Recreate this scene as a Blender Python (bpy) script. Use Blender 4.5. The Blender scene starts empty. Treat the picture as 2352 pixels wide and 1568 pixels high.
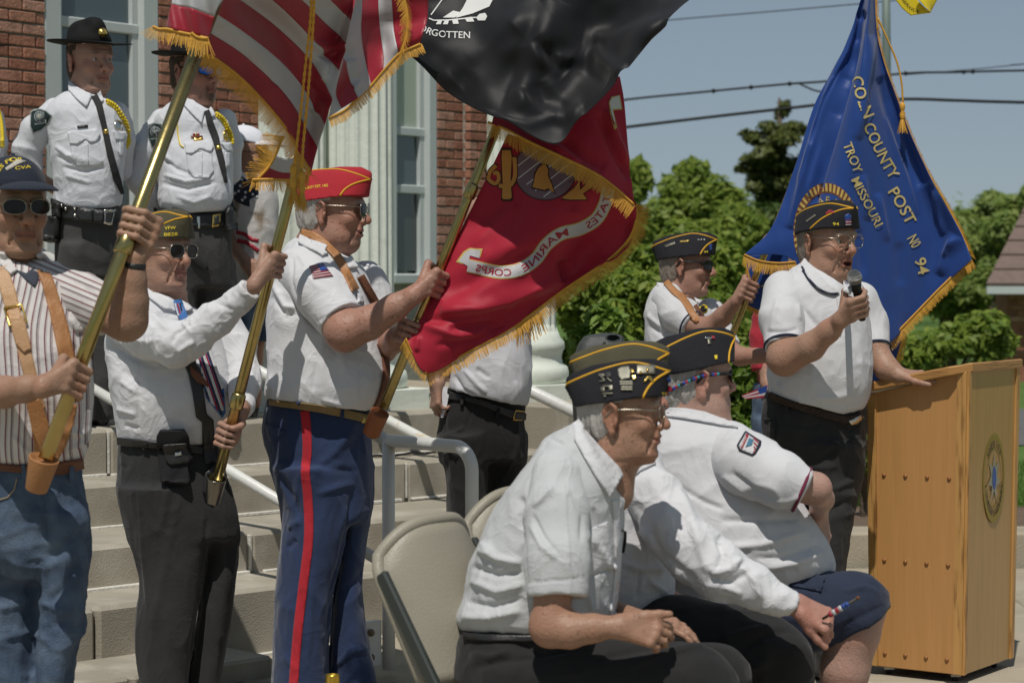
import bpy, math, random
import numpy as np
from mathutils import Vector, Matrix
from mathutils.bvhtree import BVHTree
from mathutils.geometry import delaunay_2d_cdt
# ------------------------------------------------------------ camera, sky, sun, exposure
SC = bpy.context.scene
COL = SC.collection
FPX, CU, CV, HOR, EYE = 5200.0, 1176.0, 784.0, 620.0, 1.5
PITCH = math.atan((CV - HOR) / FPX)
cam_data = bpy.data.cameras.new('camera')
cam_data.sensor_width = 36.0
cam_data.lens = FPX / 2352.0 * 36.0
cam_data.clip_start, cam_data.clip_end = 0.1, 3000.0
cam_data.dof.use_dof = True
cam_data.dof.focus_distance = 8.0
cam_data.dof.aperture_fstop = 5.2
cam = bpy.data.objects.new('camera', cam_data)
COL.objects.link(cam)
cam.location = (0, 0, EYE)
cam.rotation_euler = (math.pi / 2 - PITCH, 0, 0)
SC.camera = cam
SUN_DIR = Vector((-0.10, -0.45, 0.885)).normalized()
elev = math.asin(SUN_DIR.z)
azim = math.atan2(SUN_DIR.x, SUN_DIR.y)
world = bpy.data.worlds.new('World')
SC.world = world
world.use_nodes = True
wn, wl = world.node_tree.nodes, world.node_tree.links
for n_ in list(wn): wn.remove(n_)
sky = wn.new('ShaderNodeTexSky')
sky.sky_type = 'NISHITA'
sky.sun_disc = False
sky.sun_elevation = elev
sky.sun_rotation = azim
sky.air_density, sky.dust_density, sky.ozone_density = 0.62, 0.25, 1.0
hsv = wn.new('ShaderNodeHueSaturation')
hsv.inputs['Saturation'].default_value = 0.70
bg = wn.new('ShaderNodeBackground')
bg.inputs['Strength'].default_value = 0.066
wo = wn.new('ShaderNodeOutputWorld')
wl.new(sky.outputs[0], hsv.inputs['Color'])
flat = wn.new('ShaderNodeMix'); flat.data_type = 'RGBA'
flat.inputs['Factor'].default_value = 0.6          # constant grey-blue mixed in to flatten the sky's brightness gradient
flat.inputs['B'].default_value = (2.6, 3.45, 4.1, 1)
wl.new(hsv.outputs[0], flat.inputs['A'])
wl.new(flat.outputs['Result'], bg.inputs['Color'])
wl.new(bg.outputs[0], wo.inputs['Surface'])
sun_data = bpy.data.lights.new('sun', 'SUN')
sun_data.energy = 3.0
sun_data.angle = math.radians(0.53)
sun_data.color = (1.0, 0.955, 0.88)
sun = bpy.data.objects.new('sun', sun_data)
COL.objects.link(sun)
sun.rotation_euler = SUN_DIR.to_track_quat('Z', 'Y').to_euler()
SC.view_settings.view_transform = 'Standard'
SC.view_settings.look = 'None'
SC.view_settings.exposure = 0.2
SC.view_settings.gamma = 1.0
SC.view_settings.use_curve_mapping = False
SC.cycles.max_bounces = 6
SC.cycles.use_denoising = True
# ------------------------------------------------------------ projection helpers
RIGHT = np.array([1.0, 0, 0])
FWD = np.array([0, math.cos(PITCH), -math.sin(PITCH)])
UPV = np.array([0, math.sin(PITCH), math.cos(PITCH)])
CAMP = np.array([0, 0, EYE])
def W(u, v, Y):
 """the point of the place seen at photo pixel (u, v) that lies Y metres away"""
 d = (u - CU) / FPX * RIGHT + (CV - v) / FPX * UPV + FWD
 return CAMP + d * (Y / d[1])
def proj(p):
 q = p - CAMP
 z = q @ FWD
 return CU + FPX * (q @ RIGHT) / z, CV - FPX * (q @ UPV) / z
def G(u, v, H=0.0):
 """the point at height H seen at pixel (u, v)"""
 d = (u - CU) / FPX * RIGHT + (CV - v) / FPX * UPV + FWD
 return CAMP + d * ((H - EYE) / d[2])
def crop(u0, v0, s):
 return lambda x, y: (u0 + s * x, v0 + s * y)
# ------------------------------------------------------------ noise
_rng = np.random.RandomState(7)
_LAT = _rng.rand(32, 32, 32).astype(np.float32)
def noise(p):
 i = np.floor(p).astype(np.int64)
 f = (p - i).astype(np.float32)
 f = f * f * (3 - 2 * f)
 i &= 31
 j = (i + 1) & 31
 x0, y0, z0 = i[:, 0], i[:, 1], i[:, 2]
 x1, y1, z1 = j[:, 0], j[:, 1], j[:, 2]
 fx, fy, fz = f[:, 0], f[:, 1], f[:, 2]
 a = _LAT[x0, y0, z0] * (1 - fx) + _LAT[x1, y0, z0] * fx
 b = _LAT[x0, y1, z0] * (1 - fx) + _LAT[x1, y1, z0] * fx
 c = _LAT[x0, y0, z1] * (1 - fx) + _LAT[x1, y0, z1] * fx
 d = _LAT[x0, y1, z1] * (1 - fx) + _LAT[x1, y1, z1] * fx
 return ((a * (1 - fy) + b * fy) * (1 - fz) + (c * (1 - fy) + d * fy) * fz) * 2 - 1
# ------------------------------------------------------------ object helpers
def link(o, parent=None):
 COL.objects.link(o)
 if parent is not None:
  o.parent = parent
  o.matrix_parent_inverse = parent.matrix_world.inverted() if parent.type != 'MESH' or True else Matrix()
 return o
def tag(o, label=None, cat=None, group=None, kind=None):
 if label: o['label'] = label
 if cat: o['category'] = cat
 if group: o['group'] = group
 if kind: o['kind'] = kind
 return o
def empty(name, loc, label, cat, group=None):
 o = bpy.data.objects.new(name, None)
 o.empty_display_size = 0.1
 COL.objects.link(o)
 o.location = loc
 o.matrix_world = Matrix.Translation(Vector(loc))
 return tag(o, label, cat, group)
def mesh_np(name, V, F, mat, parent=None, smooth=True, attrs=None, mats=None, midx=None):
 """one mesh object from arrays: F is (n,3) or (n,4) or a list of tuples"""
 me = bpy.data.meshes.new(name)
 V = np.asarray(V, dtype=np.float32)
 if isinstance(F, np.ndarray):
  k = F.shape[1]
  me.vertices.add(len(V)); me.vertices.foreach_set('co', V.ravel())
  me.loops.add(F.size); me.loops.foreach_set('vertex_index', F.astype(np.int32).ravel())
  me.polygons.add(len(F)); me.polygons.foreach_set('loop_start', np.arange(0, F.size, k, dtype=np.int32))
  me.update(calc_edges=True)
 else:
  me.from_pydata([tuple(map(float, p)) for p in V], [], [tuple(int(i) for i in f) for f in F])
 if smooth and len(me.polygons):
  me.polygons.foreach_set('use_smooth', np.ones(len(me.polygons), dtype=bool))
 for m in (mats or [mat]): me.materials.append(m)
 if midx is not None: me.polygons.foreach_set('material_index', np.asarray(midx, dtype=np.int32))
 for k_, a in (attrs or {}).items():
  at = me.attributes.new(k_, 'FLOAT', 'POINT')
  at.data.foreach_set('value', np.asarray(a, dtype=np.float32))
 o = bpy.data.objects.new(name, me)
 COL.objects.link(o)
 if parent is not None:
  o.parent = parent
  o.matrix_parent_inverse = parent.matrix_world.inverted()
 return o
class MB:
 """collects boxes, tubes and strips into one mesh"""
 def __init__(self): self.v, self.f = [], []
 def add(self, v, f):
  b = len(self.v)
  self.v += [tuple(map(float, p)) for p in v]
  self.f += [tuple(i + b for i in q) for q in f]
  return self
 def box(self, c, ex, ey, ez, bev=0.0):
  """c centre, ex/ey/ez half-axis vectors; bev cuts all edges"""
  c, ex, ey, ez = map(np.asarray, (c, ex, ey, ez))
  if not bev:
   v = [c + a * ex + b * ey + d * ez for d in (-1, 1) for b in (-1, 1) for a in (-1, 1)]
   f = [(0, 2, 3, 1), (4, 5, 7, 6), (0, 1, 5, 4), (2, 6, 7, 3), (0, 4, 6, 2), (1, 3, 7, 5)]
   return self.add(v, f)
  lx, ly, lz = [max(np.linalg.norm(e), 1e-6) for e in (ex, ey, ez)]
  ax, ay, az = ex / lx, ey / ly, ez / lz
  b_ = min(bev, lx * .9, ly * .9, lz * .9)
  v, idx = [], {}
  for sx in (-1, 1):
   for sy in (-1, 1):
    for sz in (-1, 1):
     for k in range(3):
      l = [lx, ly, lz]
      for m in range(3):
       if m != k: l[m] -= b_
      idx[(sx, sy, sz, k)] = len(v)
      v.append(c + sx * l[0] * ax + sy * l[1] * ay + sz * l[2] * az)
  f = []
  S = (-1, 1)
  for s in S:
   q = [(s, -1, -1, 0), (s, 1, -1, 0), (s, 1, 1, 0), (s, -1, 1, 0)]; f.append([idx[i] for i in (q if s > 0 else q[::-1])])
   q = [(-1, s, -1, 1), (-1, s, 1, 1), (1, s, 1, 1), (1, s, -1, 1)]; f.append([idx[i] for i in (q if s > 0 else q[::-1])])
   q = [(-1, -1, s, 2), (1, -1, s, 2), (1, 1, s, 2), (-1, 1, s, 2)]; f.append([idx[i] for i in (q if s > 0 else q[::-1])])
  for a in S:
   for b in S:
    q = [(a, b, -1, 0), (a, b, 1, 0), (a, b, 1, 1), (a, b, -1, 1)]; f.append([idx[i] for i in (q if a * b < 0 else q[::-1])])
    q = [(a, -1, b, 0), (a, 1, b, 0), (a, 1, b, 2), (a, -1, b, 2)]; f.append([idx[i] for i in (q if a * b > 0 else q[::-1])])
    q = [(-1, a, b, 1), (1, a, b, 1), (1, a, b, 2), (-1, a, b, 2)]; f.append([idx[i] for i in (q if a * b < 0 else q[::-1])])
    for d in S:
     q = [(a, b, d, 0), (a, b, d, 1), (a, b, d, 2)]; f.append([idx[i] for i in (q if a * b * d > 0 else q[::-1])])
  return self.add(v, f)
 def tube(self, pts, r, n=10, caps=True):
  pts = [np.asarray(p, float) for p in pts]
  R = r if hasattr(r, '__len__') else [r] * len(pts)
  N0 = None; rings = []
  for i, p in enumerate(pts):
   t = pts[min(i + 1, len(pts) - 1)] - pts[max(i - 1, 0)]
   t = t / max(np.linalg.norm(t), 1e-9)
   if N0 is None:
    a = np.array([0, 0, 1.0]) if abs(t[2]) < .9 else np.array([1.0, 0, 0])
    N0 = np.cross(t, a)
   N0 = N0 - t * (N0 @ t); N0 /= max(np.linalg.norm(N0), 1e-9)
   B = np.cross(t, N0)
   rings.append([p + R[i] * (math.cos(2 * math.pi * k / n) * N0 + math.sin(2 * math.pi * k / n) * B) for k in range(n)])
  v = [q for rg in rings for q in rg]; f = []
  for i in range(len(pts) - 1):
   for k in range(n):
    a, b = i * n + k, i * n + (k + 1) % n
    f.append((a, b, b + n, a + n))
  if caps:
   f.append(tuple(range(n))[::-1]); m = (len(pts) - 1) * n
   f.append(tuple(range(m, m + n)))
  return self.add(v, f)
 def lathe(self, c, prof, n=24, axis=(0, 0, 1), squash=1.0):
  """prof: (radius, height) pairs round axis at c"""
  c = np.asarray(c, float); az = np.asarray(axis, float); az = az / np.linalg.norm(az)
  a = np.array([1.0, 0, 0]) if abs(az[0]) < .9 else np.array([0, 1.0, 0])
  ax = a - az * (a @ az); ax /= np.linalg.norm(ax); ay = np.cross(az, ax)
  v = [c + az * z + r * (math.cos(2 * math.pi * k / n) * ax + squash * math.sin(2 * math.pi * k / n) * ay) for r, z in prof for k in range(n)]
  f = []
  for i in range(len(prof) - 1):
   for k in range(n):
    p, q = i * n + k, i * n + (k + 1) % n
    f.append((p, q, q + n, p + n))
  f.append(tuple(range(n))[::-1]); m = (len(prof) - 1) * n
  f.append(tuple(range(m, m + n)))
  return self.add(v, f)
 def sphere(self, c, r, n=12, m=8, sc=(1, 1, 1)):
  c = np.asarray(c, float)
  v = [c + np.array([0, 0, r * sc[2]])]; f = []
  for i in range(1, m):
   t = math.pi * i / m
   for k in range(n):
    p = 2 * math.pi * k / n
    v.append(c + np.array([r * sc[0] * math.sin(t) * math.cos(p), r * sc[1] * math.sin(t) * math.sin(p), r * sc[2] * math.cos(t)]))
  v.append(c - np.array([0, 0, r * sc[2]]))
  for k in range(n):
   f.append((0, 1 + k, 1 + (k + 1) % n))
   for i in range(m - 2):
    a, b = 1 + i * n + k, 1 + i * n + (k + 1) % n
    f.append((a, a + n, b + n, b))
   f.append((1 + (m - 2) * n + k, len(v) - 1, 1 + (m - 2) * n + (k + 1) % n))
  return self.add(v, f)
 def obj(self, name, mat, parent=None, smooth=False):
  return mesh_np(name, self.v, self.f, mat, parent, smooth)
# ------------------------------------------------------------ materials
MATS = {}
def mat(name, col, rough=.8, metal=0., spec=.3, var=.12, vscale=6., bump=0., bscale=60., sheen=0., col2=None, c2scale=3., c2lo=.45, c2hi=.6,
  sss=0., coat=0., coords='Object', stretch=(1, 1, 1), wrinkle=0., wscale=9.):
 """a procedural material: base colour with soft variation, an optional second colour in patches, fine bump"""
 if name in MATS: return MATS[name]
 m = bpy.data.materials.new(name); m.use_nodes = True
 N, L = m.node_tree.nodes, m.node_tree.links
 b = N['Principled BSDF']
 b.inputs['Roughness'].default_value = rough
 b.inputs['Metallic'].default_value = metal
 b.inputs['Specular IOR Level'].default_value = spec
 if sheen: b.inputs['Sheen Weight'].default_value = sheen
 if coat: b.inputs['Coat Weight'].default_value = coat; b.inputs['Coat Roughness'].default_value = .15
 if sss:
  b.inputs['Subsurface Weight'].default_value = sss
  b.inputs['Subsurface Radius'].default_value = (.012, .005, .003)
  b.inputs['Subsurface Scale'].default_value = .5
 tc = N.new('ShaderNodeTexCoord'); mp = N.new('ShaderNodeMapping')
 mp.inputs['Scale'].default_value = stretch
 L.new(tc.outputs[coords], mp.inputs[0])
 nz = N.new('ShaderNodeTexNoise'); nz.inputs['Scale'].default_value = vscale; nz.inputs['Detail'].default_value = 4
 L.new(mp.outputs[0], nz.inputs['Vector'])
 mx = N.new('ShaderNodeMix'); mx.data_type = 'RGBA'
 c = np.array(col[:3])
 mx.inputs['A'].default_value = (*np.clip(c * (1 - var), 0, 1), 1)
 mx.inputs['B'].default_value = (*np.clip(c * (1 + var), 0, 1), 1)
 L.new(nz.outputs['Fac'], mx.inputs['Factor'])
 out = mx.outputs['Result']
 if col2 is not None:
  n2 = N.new('ShaderNodeTexNoise'); n2.inputs['Scale'].default_value = c2scale; n2.inputs['Detail'].default_value = 6
  L.new(mp.outputs[0], n2.inputs['Vector'])
  mr = N.new('ShaderNodeMapRange'); mr.inputs['From Min'].default_value = c2lo; mr.inputs['From Max'].default_value = c2hi
  L.new(n2.outputs['Fac'], mr.inputs['Value'])
  m2 = N.new('ShaderNodeMix'); m2.data_type = 'RGBA'
  L.new(mr.outputs['Result'], m2.inputs['Factor']); L.new(out, m2.inputs['A'])
  m2.inputs['B'].default_value = (*col2[:3], 1)
  out = m2.outputs['Result']
 L.new(out, b.inputs['Base Color'])
 if bump:
  nb = N.new('ShaderNodeTexNoise'); nb.inputs['Scale'].default_value = bscale; nb.inputs['Detail'].default_value = 5
  L.new(mp.outputs[0], nb.inputs['Vector'])
  bp = N.new('ShaderNodeBump'); bp.inputs['Strength'].default_value = bump; bp.inputs['Distance'].default_value = .02
  L.new(nb.outputs['Fac'], bp.inputs['Height']); L.new(bp.outputs[0], b.inputs['Normal'])
  if wrinkle:
   n3 = N.new('ShaderNodeTexNoise'); n3.inputs['Scale'].default_value = wscale; n3.inputs['Detail'].default_value = 2.5; n3.inputs['Distortion'].default_value = .8
   L.new(mp.outputs[0], n3.inputs['Vector'])
   a1 = N.new('ShaderNodeMath'); a1.operation = 'SUBTRACT'; a1.inputs[1].default_value = .5; L.new(n3.outputs['Fac'], a1.inputs[0])
   a2 = N.new('ShaderNodeMath'); a2.operation = 'ABSOLUTE'; L.new(a1.outputs[0], a2.inputs[0])
   a3 = N.new('ShaderNodeMath'); a3.operation = 'POWER'; a3.inputs[1].default_value = .6; L.new(a2.outputs[0], a3.inputs[0])
   b2 = N.new('ShaderNodeBump'); b2.inputs['Strength'].default_value = wrinkle; b2.inputs['Distance'].default_value = .03; b2.invert = True
   L.new(a3.outputs[0], b2.inputs['Height']); L.new(b2.outputs[0], bp.inputs['Normal'])
 MATS[name] = m
 return m
def base_socket(m):
 b = m.node_tree.nodes['Principled BSDF']
 return b, b.inputs['Base Color']
def overlay_attr(m, attr, col, strength=1.0):
 """blend a colour in where the mesh carries the named attribute (lips, stubble, sun spots)"""
 N, L = m.node_tree.nodes, m.node_tree.links
 b, s = base_socket(m)
 prev = s.links[0].from_socket
 a = N.new('ShaderNodeAttribute'); a.attribute_name = attr
 ml = N.new('ShaderNodeMath'); ml.operation = 'MULTIPLY'; ml.inputs[1].default_value = strength; ml.use_clamp = True
 L.new(a.outputs['Fac'], ml.inputs[0])
 mx = N.new('ShaderNodeMix'); mx.data_type = 'RGBA'
 L.new(ml.outputs[0], mx.inputs['Factor']); L.new(prev, mx.inputs['A'])
 mx.inputs['B'].default_value = (*col, 1)
 L.new(mx.outputs['Result'], s)
 return m
# ------------------------------------------------------------ implicit solids -> mesh
class Pr:
 __slots__ = ('fn', 'lo', 'hi', 'k', 'op')
 def __init__(s, fn, lo, hi, k, op): s.fn, s.lo, s.hi, s.k, s.op = fn, np.asarray(lo, float), np.asarray(hi, float), k, op
def cap(a, b, ra, rb=None, k=.01, op=1, sc=None, cuts=None, fr=None):
 """tapered capsule; sc squashes it along the axes; cuts are (point, outward normal) planes; fr is a local frame"""
 rb = ra if rb is None else rb
 a, b = np.asarray(a, float), np.asarray(b, float)
 s = np.ones(3) if sc is None else np.asarray(sc, float)
 ba = (b - a) / s; L2 = max(ba @ ba, 1e-12)
 def fn(p):
  q = (p - a) / s
  t = np.clip(q @ ba / L2, 0, 1)
  q -= t[:, None] * ba
  d = np.sqrt(np.einsum('ij,ij->i', q, q)) - (ra + (rb - ra) * t)
  if cuts:
   for c, n in cuts: d = np.maximum(d, (p - c) @ n)
  return d
 r = max(ra, rb)
 pr = Pr(fn, np.minimum(a, b) - r * np.maximum(s, 1) if sc is not None else np.minimum(a, b) - r,
   np.maximum(a, b) + r * np.maximum(s, 1) if sc is not None else np.maximum(a, b) + r, k, op)
 return fr.place(pr) if fr is not None else pr
def ell(c, r, k=.01, op=1, R=None, fr=None):
 c, r = np.asarray(c, float), np.asarray(r, float)
 def fn(p):
  q = p - c
  if R is not None: q = q @ R
  q = q / r
  k0 = np.sqrt(np.einsum('ij,ij->i', q, q)); q /= r
  k1 = np.sqrt(np.einsum('ij,ij->i', q, q))
  return k0 * (k0 - 1) / np.maximum(k1, 1e-9)
 m = r.max() if R is not None else r
 pr = Pr(fn, c - m, c + m, k, op)
 return fr.place(pr) if fr is not None else pr
class Frame:
 """local frame: columns of R are the local axes in the world"""
 def __init__(s, o, R, scale=1.0): s.o, s.R, s.s = np.asarray(o, float), np.asarray(R, float), scale
 def w(s, p): return s.o + (np.asarray(p, float) * s.s) @ s.R.T
 def l(s, p): return ((p - s.o) @ s.R) / s.s
 def place(s, pr):
  cs = np.array([[x, y, z] for x in (pr.lo[0], pr.hi[0]) for y in (pr.lo[1], pr.hi[1]) for z in (pr.lo[2], pr.hi[2])])
  c = s.w(cs); f = pr.fn
  return Pr(lambda p: f(s.l(p)) * s.s, c.min(0), c.max(0), pr.k * s.s, pr.op)
def rot(yaw, pitch=0., roll=0.):
 """facing frame: yaw 0 looks at the camera, 90 to the picture's right; local x = the figure's left, y = forward, z = up"""
 y, p, r = map(math.radians, (yaw, pitch, roll))
 f = np.array([math.sin(y), -math.cos(y), 0.]); up = np.array([0, 0, 1.])
 side = np.cross(f, up)            # figure's right
 lx = -side
 f2 = f * math.cos(p) + up * math.sin(p); up2 = up * math.cos(p) - f * math.sin(p)
 lx2 = lx * math.cos(r) + up2 * math.sin(r); up3 = up2 * math.cos(r) - lx * math.sin(r)
 return np.stack([lx2, f2, up3], 1)
def field(prims, p3):
 """p3: (blocks, n, 3)"""
 nb, n = p3.shape[:2]
 D = np.full((nb, n), .25, dtype=np.float64)
 lo, hi = p3.min(1), p3.max(1)
 for pr in prims:
  e = pr.k + .012
  m = np.all((lo <= pr.hi + e) & (hi >= pr.lo - e), axis=1)
  if not m.any(): continue
  ix = np.nonzero(m)[0]
  d = pr.fn(p3[ix].reshape(-1, 3)).reshape(len(ix), n)
  c = D[ix]; k = max(pr.k, 1e-5)
  if pr.op == 1:
   h = np.maximum(k - np.abs(c - d), 0) / k
   D[ix] = np.minimum(c, d) - h * h * k * .25
  else:
   h = np.maximum(k - np.abs(c + d), 0) / k
   D[ix] = np.maximum(c, -d) + h * h * k * .25
 return D
def polygonize(prims, h):
 adds = [p for p in prims if p.op == 1]
 lo = np.min([p.lo for p in adds], 0) - 3 * h
 hi = np.max([p.hi for p in adds], 0) + 3 * h
 B = 8
 nb = np.ceil((hi - lo) / (h * B)).astype(int) + 1
 I, J, K = np.meshgrid(*[np.arange(x) for x in nb], indexing='ij')
 cen = lo + (np.stack([I, J, K], -1).reshape(-1, 3) * B + (B - 1) / 2) * h
 # coarse pass: which blocks come near the surface
 near = np.zeros(len(cen), bool)
 blo, bhi = cen - B * h * .5, cen + B * h * .5
 for pr in adds:
  near |= np.all((blo <= pr.hi + h * 2) & (bhi >= pr.lo - h * 2), axis=1)
 cd = np.full(len(cen), .25)
 ni = np.nonzero(near)[0]
 cd[ni] = field(prims, cen[ni][:, None, :])[:, 0]
 keep = near & (np.abs(cd) < B * h * 2.3)
 ki = np.nonzero(keep)[0]
 off = np.stack(np.meshgrid(*[np.arange(B)] * 3, indexing='ij'), -1).reshape(-1, 3) * h
 G6 = np.empty((nb[0], B, nb[1], B, nb[2], B), dtype=np.float32)
 G6[:] = np.where(cd.reshape(nb) < 0, -.05, .05)[:, None, :, None, :, None]
 kk = np.stack(np.unravel_index(ki, nb), 1)
 for s in range(0, len(ki), 600):
  q = kk[s:s + 600]
  p3 = (lo + q * (B * h))[:, None, :] + off[None]
  G6[q[:, 0], :, q[:, 1], :, q[:, 2], :] = field(prims, p3).reshape(-1, B, B, B)
 D = G6.reshape(nb[0] * B, nb[1] * B, nb[2] * B)
 S = D < 0
 c = S[:-1, :-1, :-1].astype(np.int8)
 for a in range(2):
  for b in range(2):
   for d in range(2):
    if a + b + d:
     c = c + S[a:a + c.shape[0] if a else c.shape[0], b:b + c.shape[1] if b else c.shape[1], d:d + c.shape[2] if d else c.shape[2]]
 act = (c > 0) & (c < 8)
 A = np.stack(np.nonzero(act), 1)
 ids = np.full(act.shape, -1, dtype=np.int64); ids[A[:, 0], A[:, 1], A[:, 2]] = np.arange(len(A))
 cor = np.array([[a, b, d] for a in (0, 1) for b in (0, 1) for d in (0, 1)])
 val = np.stack([D[A[:, 0] + q[0], A[:, 1] + q[1], A[:, 2] + q[2]] for q in cor], 1)
 acc = np.zeros((len(A), 3)); cnt = np.zeros(len(A))
 for i in range(8):
  for j in range(i + 1, 8):
   if np.abs(cor[i] - cor[j]).sum() != 1: continue
   vi, vj = val[:, i], val[:, j]
   m = (vi < 0) != (vj < 0)
   t = np.where(m, vi / np.where(m, vi - vj, 1), 0)
   acc += np.where(m[:, None], cor[i] + t[:, None] * (cor[j] - cor[i]), 0); cnt += m
 V = lo + (A + acc / np.maximum(cnt, 1)[:, None]) * h
 Q = []
 for ax in range(3):
  s0 = [slice(None)] * 3; s1 = [slice(None)] * 3
  s0[ax] = slice(0, -1); s1[ax] = slice(1, None)
  e = S[tuple(s0)] != S[tuple(s1)]
  E = np.stack(np.nonzero(e), 1)
  o1, o2 = (ax + 1) % 3, (ax + 2) % 3
  ok = (E[:, o1] > 0) & (E[:, o2] > 0) & (E[:, o1] < act.shape[o1]) & (E[:, o2] < act.shape[o2])
  E = E[ok]
  def cid(d1, d2):
   q = E.copy(); q[:, o1] -= d1; q[:, o2] -= d2
   return ids[q[:, 0], q[:, 1], q[:, 2]]
  quad = np.stack([cid(1, 1), cid(0, 1), cid(0, 0), cid(1, 0)], 1)
  ins = S[E[:, 0], E[:, 1], E[:, 2]]
  quad[~ins] = quad[~ins][:, ::-1]
  Q.append(quad[(quad >= 0).all(1)])
 return V, np.concatenate(Q)
def vnormals(V, F):
 a, b, c = V[F[:, 0]], V[F[:, 1]], V[F[:, 2]]
 n = np.cross(b - a, c - a) if F.shape[1] == 3 else np.cross(c - a, V[F[:, 3]] - b)
 N = np.zeros_like(V)
 for k in range(F.shape[1]): np.add.at(N, F[:, k], n)
 return N / np.maximum(np.linalg.norm(N, axis=1), 1e-12)[:, None]
def relax(V, F, it=1, lam=.5):
 for _ in range(it):
  S = np.zeros_like(V); C = np.zeros(len(V)); k = F.shape[1]
  for i in range(k):
   np.add.at(S, F[:, i], V[F[:, (i + 1) % k]]); np.add.at(C, F[:, i], 1)
   np.add.at(S, F[:, (i + 1) % k], V[F[:, i]]); np.add.at(C, F[:, (i + 1) % k], 1)
  V = V + lam * (S / np.maximum(C, 1)[:, None] - V)
 return V
def strokes(V, F, lines, both=False):
 """sculpt creases: each line is (points in photo pixels, half width px, height m); only the side seen is pressed"""
 N = vnormals(V, F)
 u, v = proj(V)
 view = CAMP - V; view /= np.linalg.norm(view, axis=1)[:, None]
 fac = np.ones(len(V)) if both else np.clip((N * view).sum(1) * 3, 0, 1)
 d = np.zeros(len(V))
 for pts, w, a in lines:
  best = np.full(len(V), 1e9); tt = np.zeros(len(V)); n = len(pts) - 1
  for i in range(n):
   (x0, y0), (x1, y1) = pts[i], pts[i + 1]
   dx, dy = x1 - x0, y1 - y0; L2 = dx * dx + dy * dy + 1e-9
   t = np.clip(((u - x0) * dx + (v - y0) * dy) / L2, 0, 1)
   q = (u - x0 - t * dx) ** 2 + (v - y0 - t * dy) ** 2
   m = q < best; best[m] = q[m]; tt[m] = (i + t[m]) / n
  taper = np.clip(np.minimum(tt, 1 - tt) * 5, .0, 1) ** .5 if n else 1
  d += a * np.exp(-best / (w * w)) * taper
 return V + N * (d * fac)[:, None]
def smooth_table(rows, n=200):
 """rows sorted by the first column -> dense cubic (Catmull-Rom) table"""
 rows = np.asarray(sorted(rows), float)
 x = rows[:, 0]; X = np.linspace(x[0], x[-1], n)
 T = np.zeros((n, rows.shape[1])); T[:, 0] = X
 m = np.zeros_like(rows[:, 1:])
 dx = np.diff(x)[:, None]; sl = np.diff(rows[:, 1:], axis=0) / dx
 m[0], m[-1] = sl[0], sl[-1]
 if len(x) > 2: m[1:-1] = (sl[:-1] * dx[1:] + sl[1:] * dx[:-1]) / (dx[1:] + dx[:-1])
 i = np.clip(np.searchsorted(x, X, 'right') - 1, 0, len(x) - 2)
 h = (x[i + 1] - x[i]); t = ((X - x[i]) / h)[:, None]; h = h[:, None]
 y0, y1, m0, m1 = rows[i, 1:], rows[i + 1, 1:], m[i], m[i + 1]
 T[:, 1:] = (2 * t**3 - 3 * t**2 + 1) * y0 + (t**3 - 2 * t**2 + t) * h * m0 + (-2 * t**3 + 3 * t**2) * y1 + (t**3 - t**2) * h * m1
 return T
def loft(rows, Y, n=2.4, k=.02, cap_r=.03, cuts=None):
 """upright solid from silhouette rows (v, u_left, u_right, depth offset of the centre, half depth), each at distance Y"""
 T = smooth_table(rows)
 Tv = T[:, 0]
 def fn(p):
  u, v = proj(p)
  c = (np.interp(v, Tv, T[:, 1]) + np.interp(v, Tv, T[:, 2])) * .5
  w = np.maximum((np.interp(v, Tv, T[:, 2]) - np.interp(v, Tv, T[:, 1])) * .5, 1.)
  yc = Y + np.interp(v, Tv, T[:, 3]); th = np.maximum(np.interp(v, Tv, T[:, 4]), .003)
  a = np.abs((u - c) / w); b = np.abs((p[:, 1] - yc) / th)
  kk = (a ** n + b ** n) ** (1 / n)
  wm = w * Y / FPX
  ang = np.arctan2(b, np.maximum(a, 1e-6))
  d = (kk - 1) * (wm * np.cos(ang) ** 2 + th * np.sin(ang) ** 2)
  e = np.maximum(Tv[0] - v, v - Tv[-1]) * Y / FPX
  hh = np.maximum(cap_r - np.abs(d - e), 0) / cap_r
  d = np.maximum(d, e) + hh * hh * cap_r * .25
  if cuts:
   for c_, nn in cuts: d = np.maximum(d, (p - c_) @ nn)
  return d
 pts = []
 for r in T[::8]:
  for u in (r[1], r[2]):
   for y in (Y + r[3] - r[4], Y + r[3] + r[4]): pts.append(W(u, r[0], y))
 pts = np.array(pts)
 return Pr(fn, pts.min(0) - .02, pts.max(0) + .02, k, 1)
# ------------------------------------------------------------ things laid on a surface
class Target:
 """ray target made of mesh objects whose vertices are world coordinates"""
 def __init__(s, *objs):
  V, Fs, b = [], [], 0
  for o in objs:
   me = o.data; n = len(me.vertices)
   co = np.empty(n * 3, np.float32); me.vertices.foreach_get('co', co)
   V.append(co.reshape(-1, 3))
   Fs += [tuple(i + b for i in p.vertices) for p in me.polygons]; b += n
  V = np.concatenate(V)
  s.t = BVHTree.FromPolygons([Vector(map(float, p)) for p in V], Fs)
 def hit(s, u, v):
  d = (u - CU) / FPX * RIGHT + (CV - v) / FPX * UPV + FWD
  h = s.t.ray_cast(Vector(CAMP), Vector(d).normalized())
  return (np.array(h[0]), np.array(h[1])) if h[0] is not None else (None, None)
def inside(poly, x, y):
 r = False; n = len(poly)
 for i in range(n):
  x0, y0 = poly[i]; x1, y1 = poly[i - 1]
  if (y0 > y) != (y1 > y) and x < (x1 - x0) * (y - y0) / (y1 - y0) + x0: r = not r
 return r
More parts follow.
